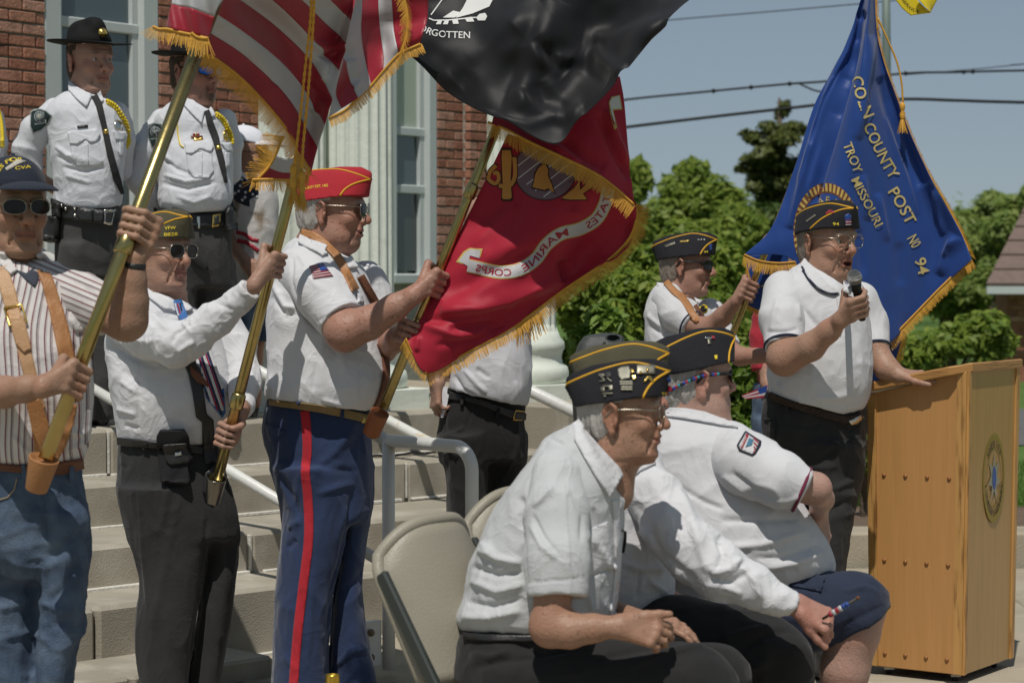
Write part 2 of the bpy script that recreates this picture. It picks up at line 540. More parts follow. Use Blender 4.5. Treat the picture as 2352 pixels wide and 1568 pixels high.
def resample(poly, step, closed=True):
 out = []; n = len(poly)
 for i in range(n if closed else n - 1):
  a, b = np.array(poly[i], float), np.array(poly[(i + 1) % n], float)
  m = max(1, int(round(np.linalg.norm(b - a) / step)))
  for k in range(m): out.append(tuple(a + (b - a) * k / m))
 if not closed: out.append(tuple(map(float, poly[-1])))
 return out
def applique(name, poly, target, m, parent, thick=.004, off=.0015, step=6., smooth=True, offx=None):
 """a piece of cloth, leather or metal laid on the target: outline in photo pixels, real thickness"""
 P = resample(poly, step)
 xs, ys = [p[0] for p in P], [p[1] for p in P]
 pts = [Vector(p) for p in P]; nbd = len(pts)
 gx = min(xs) + step * .5
 while gx < max(xs):
  gy = min(ys) + step * .5
  while gy < max(ys):
   if inside(P, gx, gy):
    if min((gx - p[0]) ** 2 + (gy - p[1]) ** 2 for p in P) > (step * .45) ** 2: pts.append(Vector((gx, gy)))
   gy += step
  gx += step
 res = delaunay_2d_cdt(pts, [(i, (i + 1) % nbd) for i in range(nbd)], [], 1, 1e-4)
 V2, F2 = res[0], res[2]
 hp = [target.hit(p.x, p.y) for p in V2]
 good = [i for i, h in enumerate(hp) if h[0] is not None]
 if not good: return None
 gxy = np.array([[V2[i].x, V2[i].y] for i in good]); gY = np.array([hp[i][0][1] for i in good])
 pos, nor = [], []
 for i, p in enumerate(V2):
  if hp[i][0] is not None: pos.append(hp[i][0]); nor.append(hp[i][1])
  else:
   dd = ((gxy - np.array([p.x, p.y])) ** 2).sum(1); j = int(dd.argmin())
   pos.append(W(p.x, p.y, gY[j])); nor.append(hp[good[j]][1])
 pos, nor = np.array(pos), np.array(nor)
 if name in ('collar', 'sling_strap', 'necktie', 'collar_stripe', 'belt', 'red_stripe'):      # stiff pieces bridge small steps of what they lie on
  nbr = [set() for _ in V2]
  for f_ in F2:
   for i_ in range(len(f_)): nbr[f_[i_]].add(f_[i_ - 1]); nbr[f_[i_ - 1]].add(f_[i_])
  d0 = np.linalg.norm(pos - CAMP, axis=1); dd_ = d0.copy(); ray = (pos - CAMP) / d0[:, None]
  for _ in range(8):
   av = np.array([dd_[list(s_)].mean() if s_ else dd_[i_] for i_, s_ in enumerate(nbr)])
   dd_ = np.minimum(.4 * dd_ + .6 * av, d0)
  pos = CAMP + ray * dd_[:, None]
  nor = np.array([nor[list(s_) + [i_]].mean(0) for i_, s_ in enumerate(nbr)])
 view = CAMP - pos; view /= np.linalg.norm(view, axis=1)[:, None]
 nn = nor * .6 + view * .6; nn /= np.linalg.norm(nn, axis=1)[:, None]
 top = pos + nn * (off + thick); bot = pos - nn * .002
 ec = {}
 F = []
 for f in F2:
  a, b, c = [np.array(V2[i][:2]) for i in f[:3]]
  q = tuple(f) if ((b - a)[0] * (c - a)[1] - (b - a)[1] * (c - a)[0]) < 0 else tuple(f)[::-1]
  F.append(q)
  for i in range(len(q)):
   e = (q[i], q[(i + 1) % len(q)])
   ec[e] = 1
 n = len(pos); V = np.concatenate([top, bot])
 for (a, b) in list(ec):
  if (b, a) not in ec: F.append((a, a + n, b + n, b))
 return mesh_np(name, V, F, m, parent, smooth)
def strip_poly(pts, w):
 """outline of a band of half width w (number or list) round a pixel polyline"""
 P = [np.array(p, float) for p in pts]; ws = w if hasattr(w, '__len__') else [w] * len(P)
 L, R = [], []
 for i, p in enumerate(P):
  t = P[min(i + 1, len(P) - 1)] - P[max(i - 1, 0)]; t /= np.linalg.norm(t) + 1e-9
  nrm = np.array([-t[1], t[0]])
  L.append(tuple(p + nrm * ws[i])); R.append(tuple(p - nrm * ws[i]))
 return L + R[::-1]
def curve_px(pts, n=8):
 """Catmull-Rom through points (any dimension)"""
 P = np.asarray(pts, float); out = []
 Q = np.concatenate([[2 * P[0] - P[1]], P, [2 * P[-1] - P[-2]]])
 for i in range(1, len(Q) - 2):
  for k in range(n):
   t = k / n
   out.append(.5 * (2 * Q[i] + (Q[i + 1] - Q[i - 1]) * t + (2 * Q[i - 1] - 5 * Q[i] + 4 * Q[i + 1] - Q[i + 2]) * t * t + (3 * Q[i] - Q[i - 1] - 3 * Q[i + 1] + Q[i + 2]) * t ** 3))
 out.append(P[-1])
 return [tuple(p) for p in out]
_TXT = {}
def text_tris(s, bold=.0):
 """triangulated lettering in a unit-high line: vertices and faces"""
 if (s, bold) in _TXT: return _TXT[(s, bold)]
 cu = bpy.data.curves.new('lettering', 'FONT'); cu.body = s; cu.size = 1.0; cu.resolution_u = 3; cu.fill_mode = 'FRONT'; cu.offset = bold
 o = bpy.data.objects.new('lettering', cu); COL.objects.link(o)
 dg = bpy.context.evaluated_depsgraph_get()
 me = o.evaluated_get(dg).to_mesh()
 V = np.array([v.co[:2] for v in me.vertices]); F = [tuple(p.vertices) for p in me.polygons]
 o.evaluated_get(dg).to_mesh_clear()
 bpy.data.objects.remove(o); bpy.data.curves.remove(cu)
 _TXT[(s, bold)] = (V, F)
 return V, F
def text_on(name, s, path, size, target, m, parent, off=.003, mirror=False, squeeze=1.0, fit=False, up=1, bold=.004):
 """lettering along a pixel path laid on a target surface"""
 P = [np.array(p, float) for p in path]
 seg = [np.linalg.norm(P[i + 1] - P[i]) for i in range(len(P) - 1)]; tot = sum(seg)
 V, F = text_tris(s, bold)
 if len(V) == 0: return None
 w = V[:, 0].max() - V[:, 0].min(); x0 = V[:, 0].min()
 k = tot / w if fit else size * squeeze
 VV = []
 for x, y in V:
  a = (x - x0) * k
  if mirror: a = tot - a if fit else w * k - a
  i = 0; acc = 0
  while i < len(seg) - 1 and acc + seg[i] < a: acc += seg[i]; i += 1
  t = (P[i + 1] - P[i]) / max(seg[i], 1e-6); nrm = np.array([t[1], -t[0]])
  q = P[i] + t * (a - acc) + nrm * (y * size) * up
  if hasattr(target, 'hit'):
   h, nn = target.hit(q[0], q[1])
   VV.append(h + (CAMP - h) / np.linalg.norm(CAMP - h) * off if h is not None else None)
  else: VV.append(target(q[0], q[1], off))
 ok = [i for i, p in enumerate(VV) if p is not None]
 if not ok: return None
 for i, p in enumerate(VV):
  if p is None: VV[i] = VV[min(ok, key=lambda j: ((V[j] - V[i]) ** 2).sum())]
 return mesh_np(name, np.array(VV), F, m, parent, False)
# ------------------------------------------------------------ figures
def skin_mat(name, col, brow=(.25, .2, .16), stub=None, spots=0.0):
 if name in MATS: return MATS[name]
 red = (min(1, col[0] * 1.02), col[1] * .74, col[2] * .68)
 col = tuple(c_ * .93 for c_ in col)
 m = mat(name, col, rough=.48, spec=.35, var=.13, vscale=18, bump=.14, bscale=150, col2=tuple(.45 * r_ + .55 * c_ for r_, c_ in zip(red, col)), c2scale=16, c2lo=.42, c2hi=.75, sss=.06, wrinkle=.09, wscale=34)
 if spots:
  N, L = m.node_tree.nodes, m.node_tree.links
  b, s = base_socket(m); prev = s.links[0].from_socket
  tc = N.new('ShaderNodeTexCoord'); nz = N.new('ShaderNodeTexNoise'); nz.inputs['Scale'].default_value = 75; nz.inputs['Detail'].default_value = 2
  L.new(tc.outputs['Object'], nz.inputs['Vector'])
  mr = N.new('ShaderNodeMapRange'); mr.inputs['From Min'].default_value = .58; mr.inputs['From Max'].default_value = .72; mr.inputs['To Max'].default_value = spots
  L.new(nz.outputs['Fac'], mr.inputs['Value'])
  mx = N.new('ShaderNodeMix'); mx.data_type = 'RGBA'
  L.new(mr.outputs['Result'], mx.inputs['Factor']); L.new(prev, mx.inputs['A']); mx.inputs['B'].default_value = (col[0] * .42, col[1] * .33, col[2] * .28, 1)
  L.new(mx.outputs['Result'], s)
 overlay_attr(m, 'flush', red, .6)
 overlay_attr(m, 'lip', (col[0] * .72, col[1] * .42, col[2] * .42), .8)
 overlay_attr(m, 'brow', brow, .75)
 overlay_attr(m, 'stub', stub or (col[0] * .62, col[1] * .6, col[2] * .6), .55)
 overlay_attr(m, 'mouth', (.05, .012, .012), 1.0)
 return m
def cutp(pr, planes):
 """trim a solid by local planes given in world space"""
 f = pr.fn
 def fn(p):
  d = f(p)
  for c, n in planes: d = np.maximum(d, (p - c) @ n)
  return d
 return Pr(fn, pr.lo, pr.hi, pr.k, pr.op)
def head_prims(fr, o):
 """a head in its own frame: x left, y forward, z up, origin between the ears, metres"""
 fw, jw, nose, chin = o.get('fw', 1.), o.get('jaw', 1.), o.get('nose', 1.), o.get('chin', 1.)
 heavy, age = o.get('heavy', 0.), o.get('age', .5)
 P = []
 def E(c, r, k=.012, op=1): P.append(ell(c, r, k, op, fr=fr))
 def C(a, b, ra, rb=None, k=.008, op=1, sc=None): P.append(cap(a, b, ra, rb, k, op, sc, fr=fr))
 E((0, -.012, .05), (.076, .1, .082))
 E((0, .03, -.015), (.064 * fw, .068, .085), .03)
 E((0, .048, .045), (.06, .052, .05), .03)
 E((0, .03, -.068), (.050 * jw, .05, .042), .03)
 E((0, .076 * chin, -.097), (.024, .018, .018), .025)
 for s in (-1, 1):
  E((s * .044 * jw, .012, -.060), (.018, .03, .026), .03)
  E((s * .04 * fw, .068, -.022), (.024, .02, .02), .022)
  if heavy:
   E((s * .046, .03, -.085), (.022 * heavy, .034, .026 * heavy), .03)
 if heavy: E((0, .035, -.115), (.042, .042, .025 * heavy), .035)
 C((-.036, .089, .033), (.036, .089, .033), .0140, k=.012)
 for s in (-1, 1):
  E((s * .032, .108, .009), (.021, .018, .0135), .012, -1)
  E((s * .0315, .076, .009), (.017, .0155, .0135), .004)
  C((s * .016, .089, .0165), (s * .044, .084, .0155), .0048, k=.004)
  C((s * .018, .086, .0035), (s * .044, .080, .002), .0042, k=.005)
  C((s * .02, .090, -.006), (s * .042, .083, -.008), .004, k=.006)
 n = nose
 C((0, .094, .024), (0, .114 + .006 * n, -.020), .0082, .0125 * n, k=.010)
 E((0, .116 + .006 * n, -.027), (.0120 * n, .0115, .0105 * n), .008)
 for s in (-1, 1):
  E((s * .0145 * n, .107, -.031), (.0085 * n, .010, .0085), .006)
  E((s * .0075, .117, -.040), (.0045, .006, .004), .003, -1)
 op = o.get('open', 0.)
 E((0, .083, -.06), (.031, .022, .024), .02)
 if op:
  E((0, .103, -.064 - op * .4), (.021, .017, op), .006, -1)
  C((-.018, .099, -.0555), (.018, .099, -.0555), .0048, k=.005)
  C((-.016, .0985, -.070 - op), (.016, .0985, -.070 - op), .0058, k=.005)
  C((0, .104, -.0545), (0, .104, -.0545), .005, k=.005)
 else:
  C((-.021, .0945, -.0585), (0, .1035, -.0545), .0046, .0052, k=.005)
  C((.021, .0945, -.0585), (0, .1035, -.0545), .0046, .0052, k=.005)
  C((-.018, .0955, -.0685), (.018, .0955, -.0685), .0062, k=.006)
  C((0, .1005, -.0685), (0, .1005, -.0685), .006, k=.006)
  C((-.025, .098, -.0618), (0, .1085, -.0615), .0030, k=.004, op=-1)
  C((.025, .098, -.0618), (0, .1085, -.0615), .0030, k=.004, op=-1)
 E((0, .1, -.0815), (.016, .009, .006), .008, -1)
 if age:
  for s in (-1, 1):
   C((s * .02, .102, -.034), (s * .036, .084, -.068), .0045 * age, .0035, k=.008, op=-1)
   C((s * .034, .082, -.07), (s * .038, .07, -.094), .003 * age, .002, k=.009, op=-1)
   C((s * .05, .072, .012), (s * .06, .05, .01), .002, k=.004, op=-1)
   C((s * .022, .094, -.012), (s * .046, .077, -.018), .0022, k=.006, op=-1)
  for z in (.05, .06): C((-.03, .099 - (z - .05) * .3, z), (.03, .099 - (z - .05) * .3, z), .0018, k=.005, op=-1)
 # ears
 ez = o.get('ear', 1.)
 for s in (-1, 1):
  th = math.radians(24) * s
  c, sn = math.cos(th), math.sin(th)
  R = np.array([[c, sn, 0], [-sn, c, 0], [0, 0, 1.]])
  tl = math.radians(-10); R2 = np.array([[1, 0, 0], [0, math.cos(tl), -math.sin(tl)], [0, math.sin(tl), math.cos(tl)]])
  RR = R @ R2
  e0 = np.array([s * .078, -.012, .002])
  def ep(x, y, z): return e0 + RR @ (np.array([s * x, y, z]) * ez)
  P.append(ell(e0, np.array([.007, .0175, .031]) * ez, .006, 1, RR, fr=fr))
  rim = [ep(.003, .012, .012), ep(.006, .011, .026), ep(.007, -.002, .034), ep(.007, -.015, .027), ep(.006, -.019, .010), ep(.004, -.014, -.010), ep(.001, -.004, -.024), ep(.001, .006, -.030)]
  for a, b in zip(rim[:-1], rim[1:]): P.append(cap(a, b, .0045 * ez, k=.003, fr=fr))
  P.append(ell(ep(.001, .006, -.031), np.array([.006, .008, .009]) * ez, .006, fr=fr))
  P.append(ell(ep(.010, .001, .006), np.array([.0085, .009, .018]) * ez, .004, -1, RR, fr=fr))
  P.append(ell(ep(.009, .006, -.008), np.array([.008, .006, .009]) * ez, .003, -1, RR, fr=fr))
  P.append(cap(ep(.004, .014, -.004), ep(.004, .013, -.012), .0042 * ez, k=.004, fr=fr))
 nk = o.get('neck', .058)
 yo = o.get('neckdir', (0, -.035, -.20))
 C((0, -.03, -.05), yo, nk * .95, nk * 1.05, k=.03)
 C((0, .010, -.09), (yo[0], yo[1] + .024, yo[2]), .030, .03, k=.035)
 return P
def face_attrs(V, fr, o):
 q = fr.l(V); x, y, z = q.T; ax = np.abs(x)
 g = lambda d, w: np.exp(-(d / w) ** 2)
 front = (y > .05)
 lip = front * np.clip(1.4 * g(z + .0625 - (0.0 if not o.get('open') else -o['open'] * .3), .0105 + o.get('open', 0) * .8) * (ax < .027), 0, 1)
 brow = front * g(z - .034 - .004 * np.cos(x * 60), .0055) * g(ax - .033, .019) * 1.2
 stub = np.clip((z < -.045) * (y > -.005) * g(ax, .09) * 1.0, 0, 1) * np.clip((-.035 - z) * 60, 0, 1) * (z > -.125)
 flush = np.clip(g(z + .028, .02) * g(ax, .02) * front + .7 * g(z + .02, .025) * g(ax - .045, .02) * front + (ax > .074) * (np.abs(z) < .05) * .8, 0, 1)
 mouth = np.zeros(len(V))
 if o.get('open'):
  mouth = front * ((x / .019) ** 2 + ((z + .064 + o['open'] * .4) / (o['open'] * .95)) ** 2 < 1) * (y < .1)
 if o.get('goatee'):
  gt = front * np.clip(g(ax, .02) * g(z + .095, .018) * 1.6 + g(ax - .024, .006) * g(z + .07, .02), 0, 1) * (z < -.05)
  brow = np.maximum(brow, gt)
 inhead = (z > -.14) & (ax < .12) & (y > -.14) & (y < .16)
 if not o.get('stubble'): stub = stub * 0
 return {k: np.where(inhead, np.clip(a, 0, 1), 0) for k, a in dict(lip=lip, brow=brow, stub=stub, flush=flush, mouth=mouth).items()}
def tube(Y, nodes, k=.02, ratio=1., cut0=False, cut1=False):
 """limb from nodes (u, v, depth offset, half width px): a chain of tapered pieces"""
 pts = [W(n[0], n[1], Y + n[2]) for n in nodes]
 rs = [n[3] / FPX * (Y + n[2]) for n in nodes]
 out = []
 for i in range(len(pts) - 1):
  cuts = []
  if cut0 and i == 0:
   t = pts[0] - pts[1]; cuts.append((pts[0], t / np.linalg.norm(t)))
  if cut1 and i == len(pts) - 2:
   t = pts[-1] - pts[-2]; cuts.append((pts[-1], t / np.linalg.norm(t)))
  out.append(cap(pts[i], pts[i + 1], rs[i], rs[i + 1], k if i == 0 else .004 + k * .5, 1, (1, ratio, 1) if ratio != 1 else None, cuts or None))
 return out
def unit(v): return np.asarray(v, float) / max(np.linalg.norm(v), 1e-9)
def grip(C, a, wrist, b, r, hs=1.0, thumb=True):
 """a fist closed round a rod: C on the rod, a along it towards the thumb, b the side the fingers go round first"""
 a = unit(a); w = wrist - C; w = unit(w - a * (w @ a)); b = np.asarray(b, float); b = unit(b - a * (b @ a) - w * (b @ w))
 def at(off, ph, rho): return C + a * off * hs + (math.cos(math.radians(ph)) * w + math.sin(math.radians(ph)) * b) * rho
 P = []
 offs = [.034, .0115, -.0115, -.033]; rad = [.0100, .0102, .0097, .0087]
 for o, f in zip(offs, rad):
  f *= hs
  pts = [at(o, 28, r + .040 * hs), at(o * 1.02, 88, r + .020 * hs), at(o * 1.0, 172, r + f * 1.1), at(o * .96, 240, r + f * .9)]
  for i in range(3): P.append(cap(pts[i], pts[i + 1], f * (1.12, 1.02, .95, .88)[i], f * (1.12, 1.02, .95, .88)[i + 1], k=.0035))
  P.append(cap(pts[0], pts[0], f * 1.3, k=.006))
  P.append(cap(pts[0], wrist + a * o * .45, f * 1.2, .017 * hs, k=.012))
 palm = at(0, -12, r + .018 * hs)
 P.append(cap(palm + a * .018, palm - a * .02, .018 * hs, k=.015))
 P.append(cap(palm, wrist, .022 * hs, .022 * hs, k=.015))
 if thumb:
  t0 = wrist * .55 + palm * .45 + a * .022
  pts = [t0, at(.050, -38, r + .026 * hs), at(.047, -95, r + .015 * hs), at(.036, -150, r + .012 * hs)]
  for i in range(3): P.append(cap(pts[i], pts[i + 1], (.0155, .0122, .0112)[i] * hs, (.0122, .0112, .0098)[i] * hs, k=.006))
 return P
def open_hand(wrist, d, nrm, curl=(20, 30, 20), spread=.1, thumb=(.6, .75, -.3), hs=1.0, side=1):
 """a hand with separate fingers: d points along it, nrm out of its back; the thumb is on the side given"""
 d = unit(d); nrm = unit(nrm - d * (np.asarray(nrm) @ d)); s = np.cross(d, nrm) * side
 P = []
 L = [.072, .080, .074, .058]; off = [.030, .010, -.010, -.029]; R = [.0092, .0095, .0090, .0080]
 mc = [.088, .092, .087, .078]
 for i in range(4):
  k0 = wrist + (d * mc[i] + s * off[i]) * hs
  P.append(cap(wrist + s * off[i] * .5 * hs, k0, .0165 * hs, R[i] * 1.25 * hs, k=.014))
  P.append(cap(k0 + nrm * .002, k0 + nrm * .002, R[i] * 1.25 * hs, k=.006))
  dd = unit(d + s * (spread * (1.5 - i) / 1.5)); ax = np.cross(dd, nrm); p = k0; ang = 0
  for j, fr in enumerate((.45, .31, .24)):
   ang += math.radians(curl[j] * (1 + .12 * i))
   q = p + (dd * math.cos(ang) - nrm * math.sin(ang)) * L[i] * fr * hs
   P.append(cap(p, q, R[i] * (1.02, .95, .88)[j] * hs, R[i] * (.95, .88, .78)[j] * hs, k=.0035)); p = q
 t = wrist + (d * .022 + s * .022) * hs; dv = unit(d * thumb[0] + s * thumb[1] + nrm * thumb[2])
 p1 = t + dv * .042 * hs; d2 = unit(dv * .75 + d * .5); p2 = p1 + d2 * .032 * hs; p3 = p2 + unit(d2 + d * .25) * .026 * hs
 P += [cap(t, p1, .0175 * hs, .0125 * hs, k=.014), cap(p1, p2, .0122 * hs, .0112 * hs, k=.006), cap(p2, p3, .0112 * hs, .009 * hs, k=.005)]
 return P
def fold_disp(V, F, amp, fr, seed=0, ridged=True, warp=.03):
 N = vnormals(V, F)
 q = V + warp * np.stack([noise(V * 7 + seed), noise(V * 7 + seed + 9), noise(V * 7 + seed + 17)], 1)
 q = q * np.asarray(fr) + seed * 3.7
 n = noise(q)
 d = 1.5 * np.clip(1 - np.abs(n) * 1.6, 0, 1) ** 2 - .5 if ridged else n
 d = .75 * d + .25 * noise(q * 2.1 + 5)
 return V + N * (amp * d)[:, None]
def cloth(name, prims, m, parent, h=.0065, folds=(), lines=(), smooth=1, attrs=None, cuts=None):
 V, F = polygonize(prims, h)
 if smooth: V = relax(V, F, smooth)
 for f in folds: V = fold_disp(V, F, *f)
 if lines: V = strokes(V, F, [(q, w * .8, a * .85) for q, w, a in lines])
 o = mesh_np(name, V, F, m, parent, True, attrs(V) if attrs else None)
 return o
def nk(Y, b, f):
 """neck opening: the sloping plane through the nape and the throat"""
 return (W(*b, Y), unit(RIGHT * (f[1] - b[1]) + UPV * (f[0] - b[0])))
class Person:
 def __init__(s, Y, label, skin, head=None, hair=None, group=None):
  s.Y, s.label, s.skin, s.group = Y, label, skin, group
  s.prims, s.todo, s.hairm, s.h = [], [], hair, head
  s.fr = None
  if head:
   u, v = head['at']
   s.fr = Frame(W(u, v, Y + head.get('dy', 0)), rot(head['yaw'], head.get('pitch', 0), head.get('roll', 0)), head.get('sc', 1.0))
   s.prims += head_prims(s.fr, head)
 def W(s, u, v, dy=0.): return W(u, v, s.Y + dy)
 def body(s, h=.0043):
  V, F = polygonize(s.prims, h)
  at = face_attrs(V, s.fr, s.h) if s.fr else None
  if s.h and s.h.get('wr'):
   V = strokes(V, F, s.h['wr'])
  s.o = mesh_np('person', V, F, s.skin, None, True, at)
  tag(s.o, s.label, 'person', s.group)
  return s.o
 def limb(s, nodes, k=.02, ratio=1.): s.prims += tube(s.Y, nodes, k, ratio)
 # ---- things worn on the head
 def hair(s, m, thick=.006, front=.035, low=-.075, top=None, sideburn=-.02):
  fr = s.fr
  a = ell((0, -.014, .05), (.076 + thick, .1 + thick, .082 + thick), fr=fr)
  b = ell((0, -.035, -.02), (.066 + thick, .072 + thick, .07), k=.03, fr=fr)
  def P(p, n): return (fr.w(p), unit(fr.R @ np.array(n, float)))
  fn0 = [a, b]
  pl = [P((0, front - .008, .06), (0, 1, -.6)), P((0, 0, low), (0, .35, -1))]
  if top is not None: pl.append(P((0, 0, top), (0, 0, 1)))
  A, B_ = cutp(a, pl), cutp(b, pl)
  sub = [ell((sx * .085, .012, -.01), (.03, .04, .05), k=.01, op=-1, fr=fr) for sx in (-1, 1)]
  V, F = polygonize([A, B_] + sub, .0042)
  q = fr.l(V); N = vnormals(V, F)
  V = V + N * ((.0032 * noise(q * [150, 150, 26]) + .0026 * noise(q * [70, 70, 22] + 4)))[:, None]
  return mesh_np('hair', V, F, m, s.o, True)
 def fn_cap(s, lean=0., sc=1.0, hi=0.):
  """half width of a side cap at (y, z) and its outline, in the head frame"""
  bot = np.array([(-.118, .030), (-.05, .040), (.05, .052), (.122, .052)])
  top = np.array([(-.150, .100), (-.125, .118), (-.07, .138), (.03, .152 + hi), (.10, .150 + hi), (.140, .132 + hi)])
  def prof(y):
   return np.interp(y, bot[:, 0], bot[:, 1]), np.interp(y, top[:, 0], top[:, 1])
  def half(y, z):
   zb, zt = prof(y)
   h = np.clip((z - zb) / np.maximum(zt - zb, .01), 0, 1)
   L = .121 + .022 * h; yc = .002 - .004 * h
   e = np.clip(1 - np.abs((y - yc) / L) ** 2.6, 0, 1) ** .55
   return (.086 * (1 - h) ** .62 + .007) * e
  return prof, half
 def side_cap(s, m, pipe, flap=.0045, hi=0., A=None, B=None, name='garrison_cap', crease=0.):
  prof, half = s.fn_cap(hi=hi)
  A = A or [(-.146, .088), (-.10, .107), (-.04, .128), (.03, .143), (.08, .137), (.135, .118)]
  B = B or [(.135, .118), (.105, .100), (.085, .078), (.072, .053)]
  Ay, Az = [p[0] for p in A], [p[1] for p in A]
  fr = s.fr
  def fn(p):
   q = fr.l(p); x, y, z = np.abs(q[:, 0]), q[:, 1], q[:, 2]
   zb, zt = prof(y); w = half(y, z) + flap * np.clip((np.interp(y, Ay, Az) - z) / .003, 0, 1)
   w = w + crease * np.sin(y * 70 + z * 30) * .5
   yf = .136 - .14 * np.clip(.118 - z, 0, .2) ** 1.0 * .9
   yb = -.122 - .45 * np.clip(z - .03, 0, .08)
   d = np.maximum(np.maximum((x - w) * .8, zb - z), np.maximum(z - zt, np.maximum(y - yf, yb - y)))
   return d * fr.s
  c = fr.w(np.array([[a, b, d] for a in (-.1, .1) for b in (-.17, .15) for d in (.02, .19)]))
  V, F = polygonize([Pr(fn, c.min(0), c.max(0), .001, 1)], .0042)
  V = relax(V, F, 2, .5)
  V = fold_disp(V, F, .002, (18, 18, 18), 3, False)
  capo = mesh_np(name, V, F, m, s.o, True)
  bv = BVHTree.FromPolygons([Vector(p) for p in V.tolist()], [tuple(f) for f in F.tolist()])
  for cur, nm in ((A, 'piping'), (B, 'piping')):
   mb = MB()
   for sx in (-1, 1):
    pts = []
    for y, z in curve_px(cur, 6):
     o0, dr = Vector(fr.w((sx * .2, y, z))), Vector(fr.R @ np.array([-sx, 0, 0.]))
     h = bv.ray_cast(o0, dr)
     if h[0] is None or fr.l(np.array([h[0]]))[0][0] * sx < .001:
      h2 = bv.find_nearest(Vector(fr.w((sx * .01, y, z)))); pts.append(np.array(h2[0])); continue
     pts.append(np.array(h[0]) + (fr.R @ np.array([sx, 0, 0.])) * .0005)
    mb.tube(pts, .0032 * fr.s, 6)
   mb.obj(nm, pipe, capo, True)
  s.capo = capo; s.capbv = bv
  return capo
 def on_cap(s, pts2, y0, z0, side=1, size=1.0, rotd=0., off=.0015, surf=None):
  """lay flat points (right, up) on the cap side at (y0, z0) in the head frame"""
  fr = s.fr; c, sn = math.cos(math.radians(rotd)), math.sin(math.radians(rotd)); out = []
  for a, b in pts2:
   a, b = (a * c - b * sn) * size, (a * sn + b * c) * size
   y, z = y0 + a, z0 + b
   h = (surf or s.capbv).ray_cast(Vector(fr.w((side * .25, y, z))), Vector(fr.R @ np.array([-side, 0, 0.])))
   if h[0] is None: h = (surf or s.capbv).find_nearest(Vector(fr.w((side * .02, y, z))))
   out.append(np.array(h[0]) + np.array(h[1]) * off)
  return out
 def cap_text(s, txt, y0, z0, size, m, side=-1, rotd=0., name='lettering', parent=None, surf=None):
  V, F = text_tris(txt)
  V = V - np.array([(V[:, 0].max() + V[:, 0].min()) / 2, .35])
  p = s.on_cap([(a, b) for a, b in V], y0, z0, side, size, rotd, .002, surf)
  return mesh_np(name, np.array(p), F, m, parent or s.capo, False)
 def cap_pin(s, kind, y0, z0, size, m, side=-1, rotd=0., name='pin'):
  """small raised metal badge: outline of (right, up) points"""
  P = kind
  base = s.on_cap(P, y0, z0, side, size, rotd, .0005); top = s.on_cap([(a * .86, b * .86) for a, b in P], y0, z0, side, size, rotd, .0042)
  n = len(P); f = [tuple(range(n, 2 * n))] + [(i, (i + 1) % n, (i + 1) % n + n, i + n) for i in range(n)]
  return mesh_np(name, np.array(base + top), f, m, s.capo, False)
 def glasses(s, lensm, framem, rx=.027, rz=.021, y=.113, z=.010, wrap=0., temple=.0016, square=2.4, sx0=.034, thick=.0013, cord=None):
  fr = s.fr; g = None
  mbf = MB(); lens = []
  for sx in (-1, 1):
   ring = []
   for k in range(20):
    t = 2 * math.pi * k / 20; c, sn = math.cos(t), math.sin(t)
    a = rx * abs(c) ** (2 / square) * np.sign(c); b = rz * abs(sn) ** (2 / square) * np.sign(sn)
    xx = sx * sx0 + a
    ring.append(fr.w((xx, y - wrap * xx * xx * 12 - .004 * abs(xx) / .03 + .003, z + b)))
   mbf.tube(ring + [ring[0]], thick * fr.s, 5, False)
   cen = np.mean(ring, 0) + fr.R @ np.array([0, .002, 0])
   lens.append((ring, cen))
  mbf.tube([fr.w((-sx0 + rx * .9, y + .001, z + .006)), fr.w((0, y + .004, z + .010)), fr.w((sx0 - rx * .9, y + .001, z + .006))], thick * fr.s, 5)
  for sx in (-1, 1):
   xo = sx * (sx0 + rx)
   mbf.tube([fr.w((xo, y - wrap * xo * xo * 12 - .004, z + .008)), fr.w((sx * .075, .06, z + .012)), fr.w((sx * .0815, .015, z + .014)), fr.w((sx * .0825, -.012, z + .012)), fr.w((sx * .080, -.03, z - .006))], temple * fr.s, 6)
  g = mbf.obj('glasses', framem, s.o, True)
  for ring, cen in lens:
   V = [cen] + ring; n = len(ring)
   mesh_np('lens', np.array(V), [(0, 1 + i, 1 + (i + 1) % n) for i in range(n)], lensm, g, True)
  return g
 def eyes(s, gaze=0., iris=(.10, .07, .04)):
  fr = s.fr
  wm = mat('eye white', (.40, .36, .33), .2, spec=.5); im = mat('iris %.2f' % iris[0], iris, .15, spec=.6)
  for sx in (-1, 1):
   e = MB().sphere(fr.w((sx * .0315, .0775, .0095)), .0155 * fr.s, 14, 10).obj('eye', wm, s.o, True)
   d = unit(np.array([gaze, 1, -.04])); c = np.array([sx * .0315, .0775, .0095]) + d * .0132
   MB().lathe(fr.w(c), [(.0058 * fr.s, 0), (.0045 * fr.s, .0021 * fr.s), (.0005, .0027 * fr.s)], 12, fr.R @ d).obj('iris', im, e, True)
def cuff(parent, Y, nodes, m, ratio=1., name='cuff_stripe', back=.009, th=.0055):
 """a narrow coloured band just above the end of a sleeve"""
 a, b = nodes[-2], nodes[-1]
 A, B_ = W(a[0], a[1], Y + a[2]), W(b[0], b[1], Y + b[2]); t = unit(B_ - A); r = b[3] / FPX * (Y + b[2])
 x = unit(np.cross(t, [0, 1., 0])); y = np.cross(t, x); c = B_ - t * back
 pts = [c + (math.cos(q) * x + math.sin(q) * y * ratio) * (r + .0005) for q in np.linspace(0, 2 * math.pi, 41)]
 return MB().tube(pts, th, 6, False).obj(name, m, parent, True)
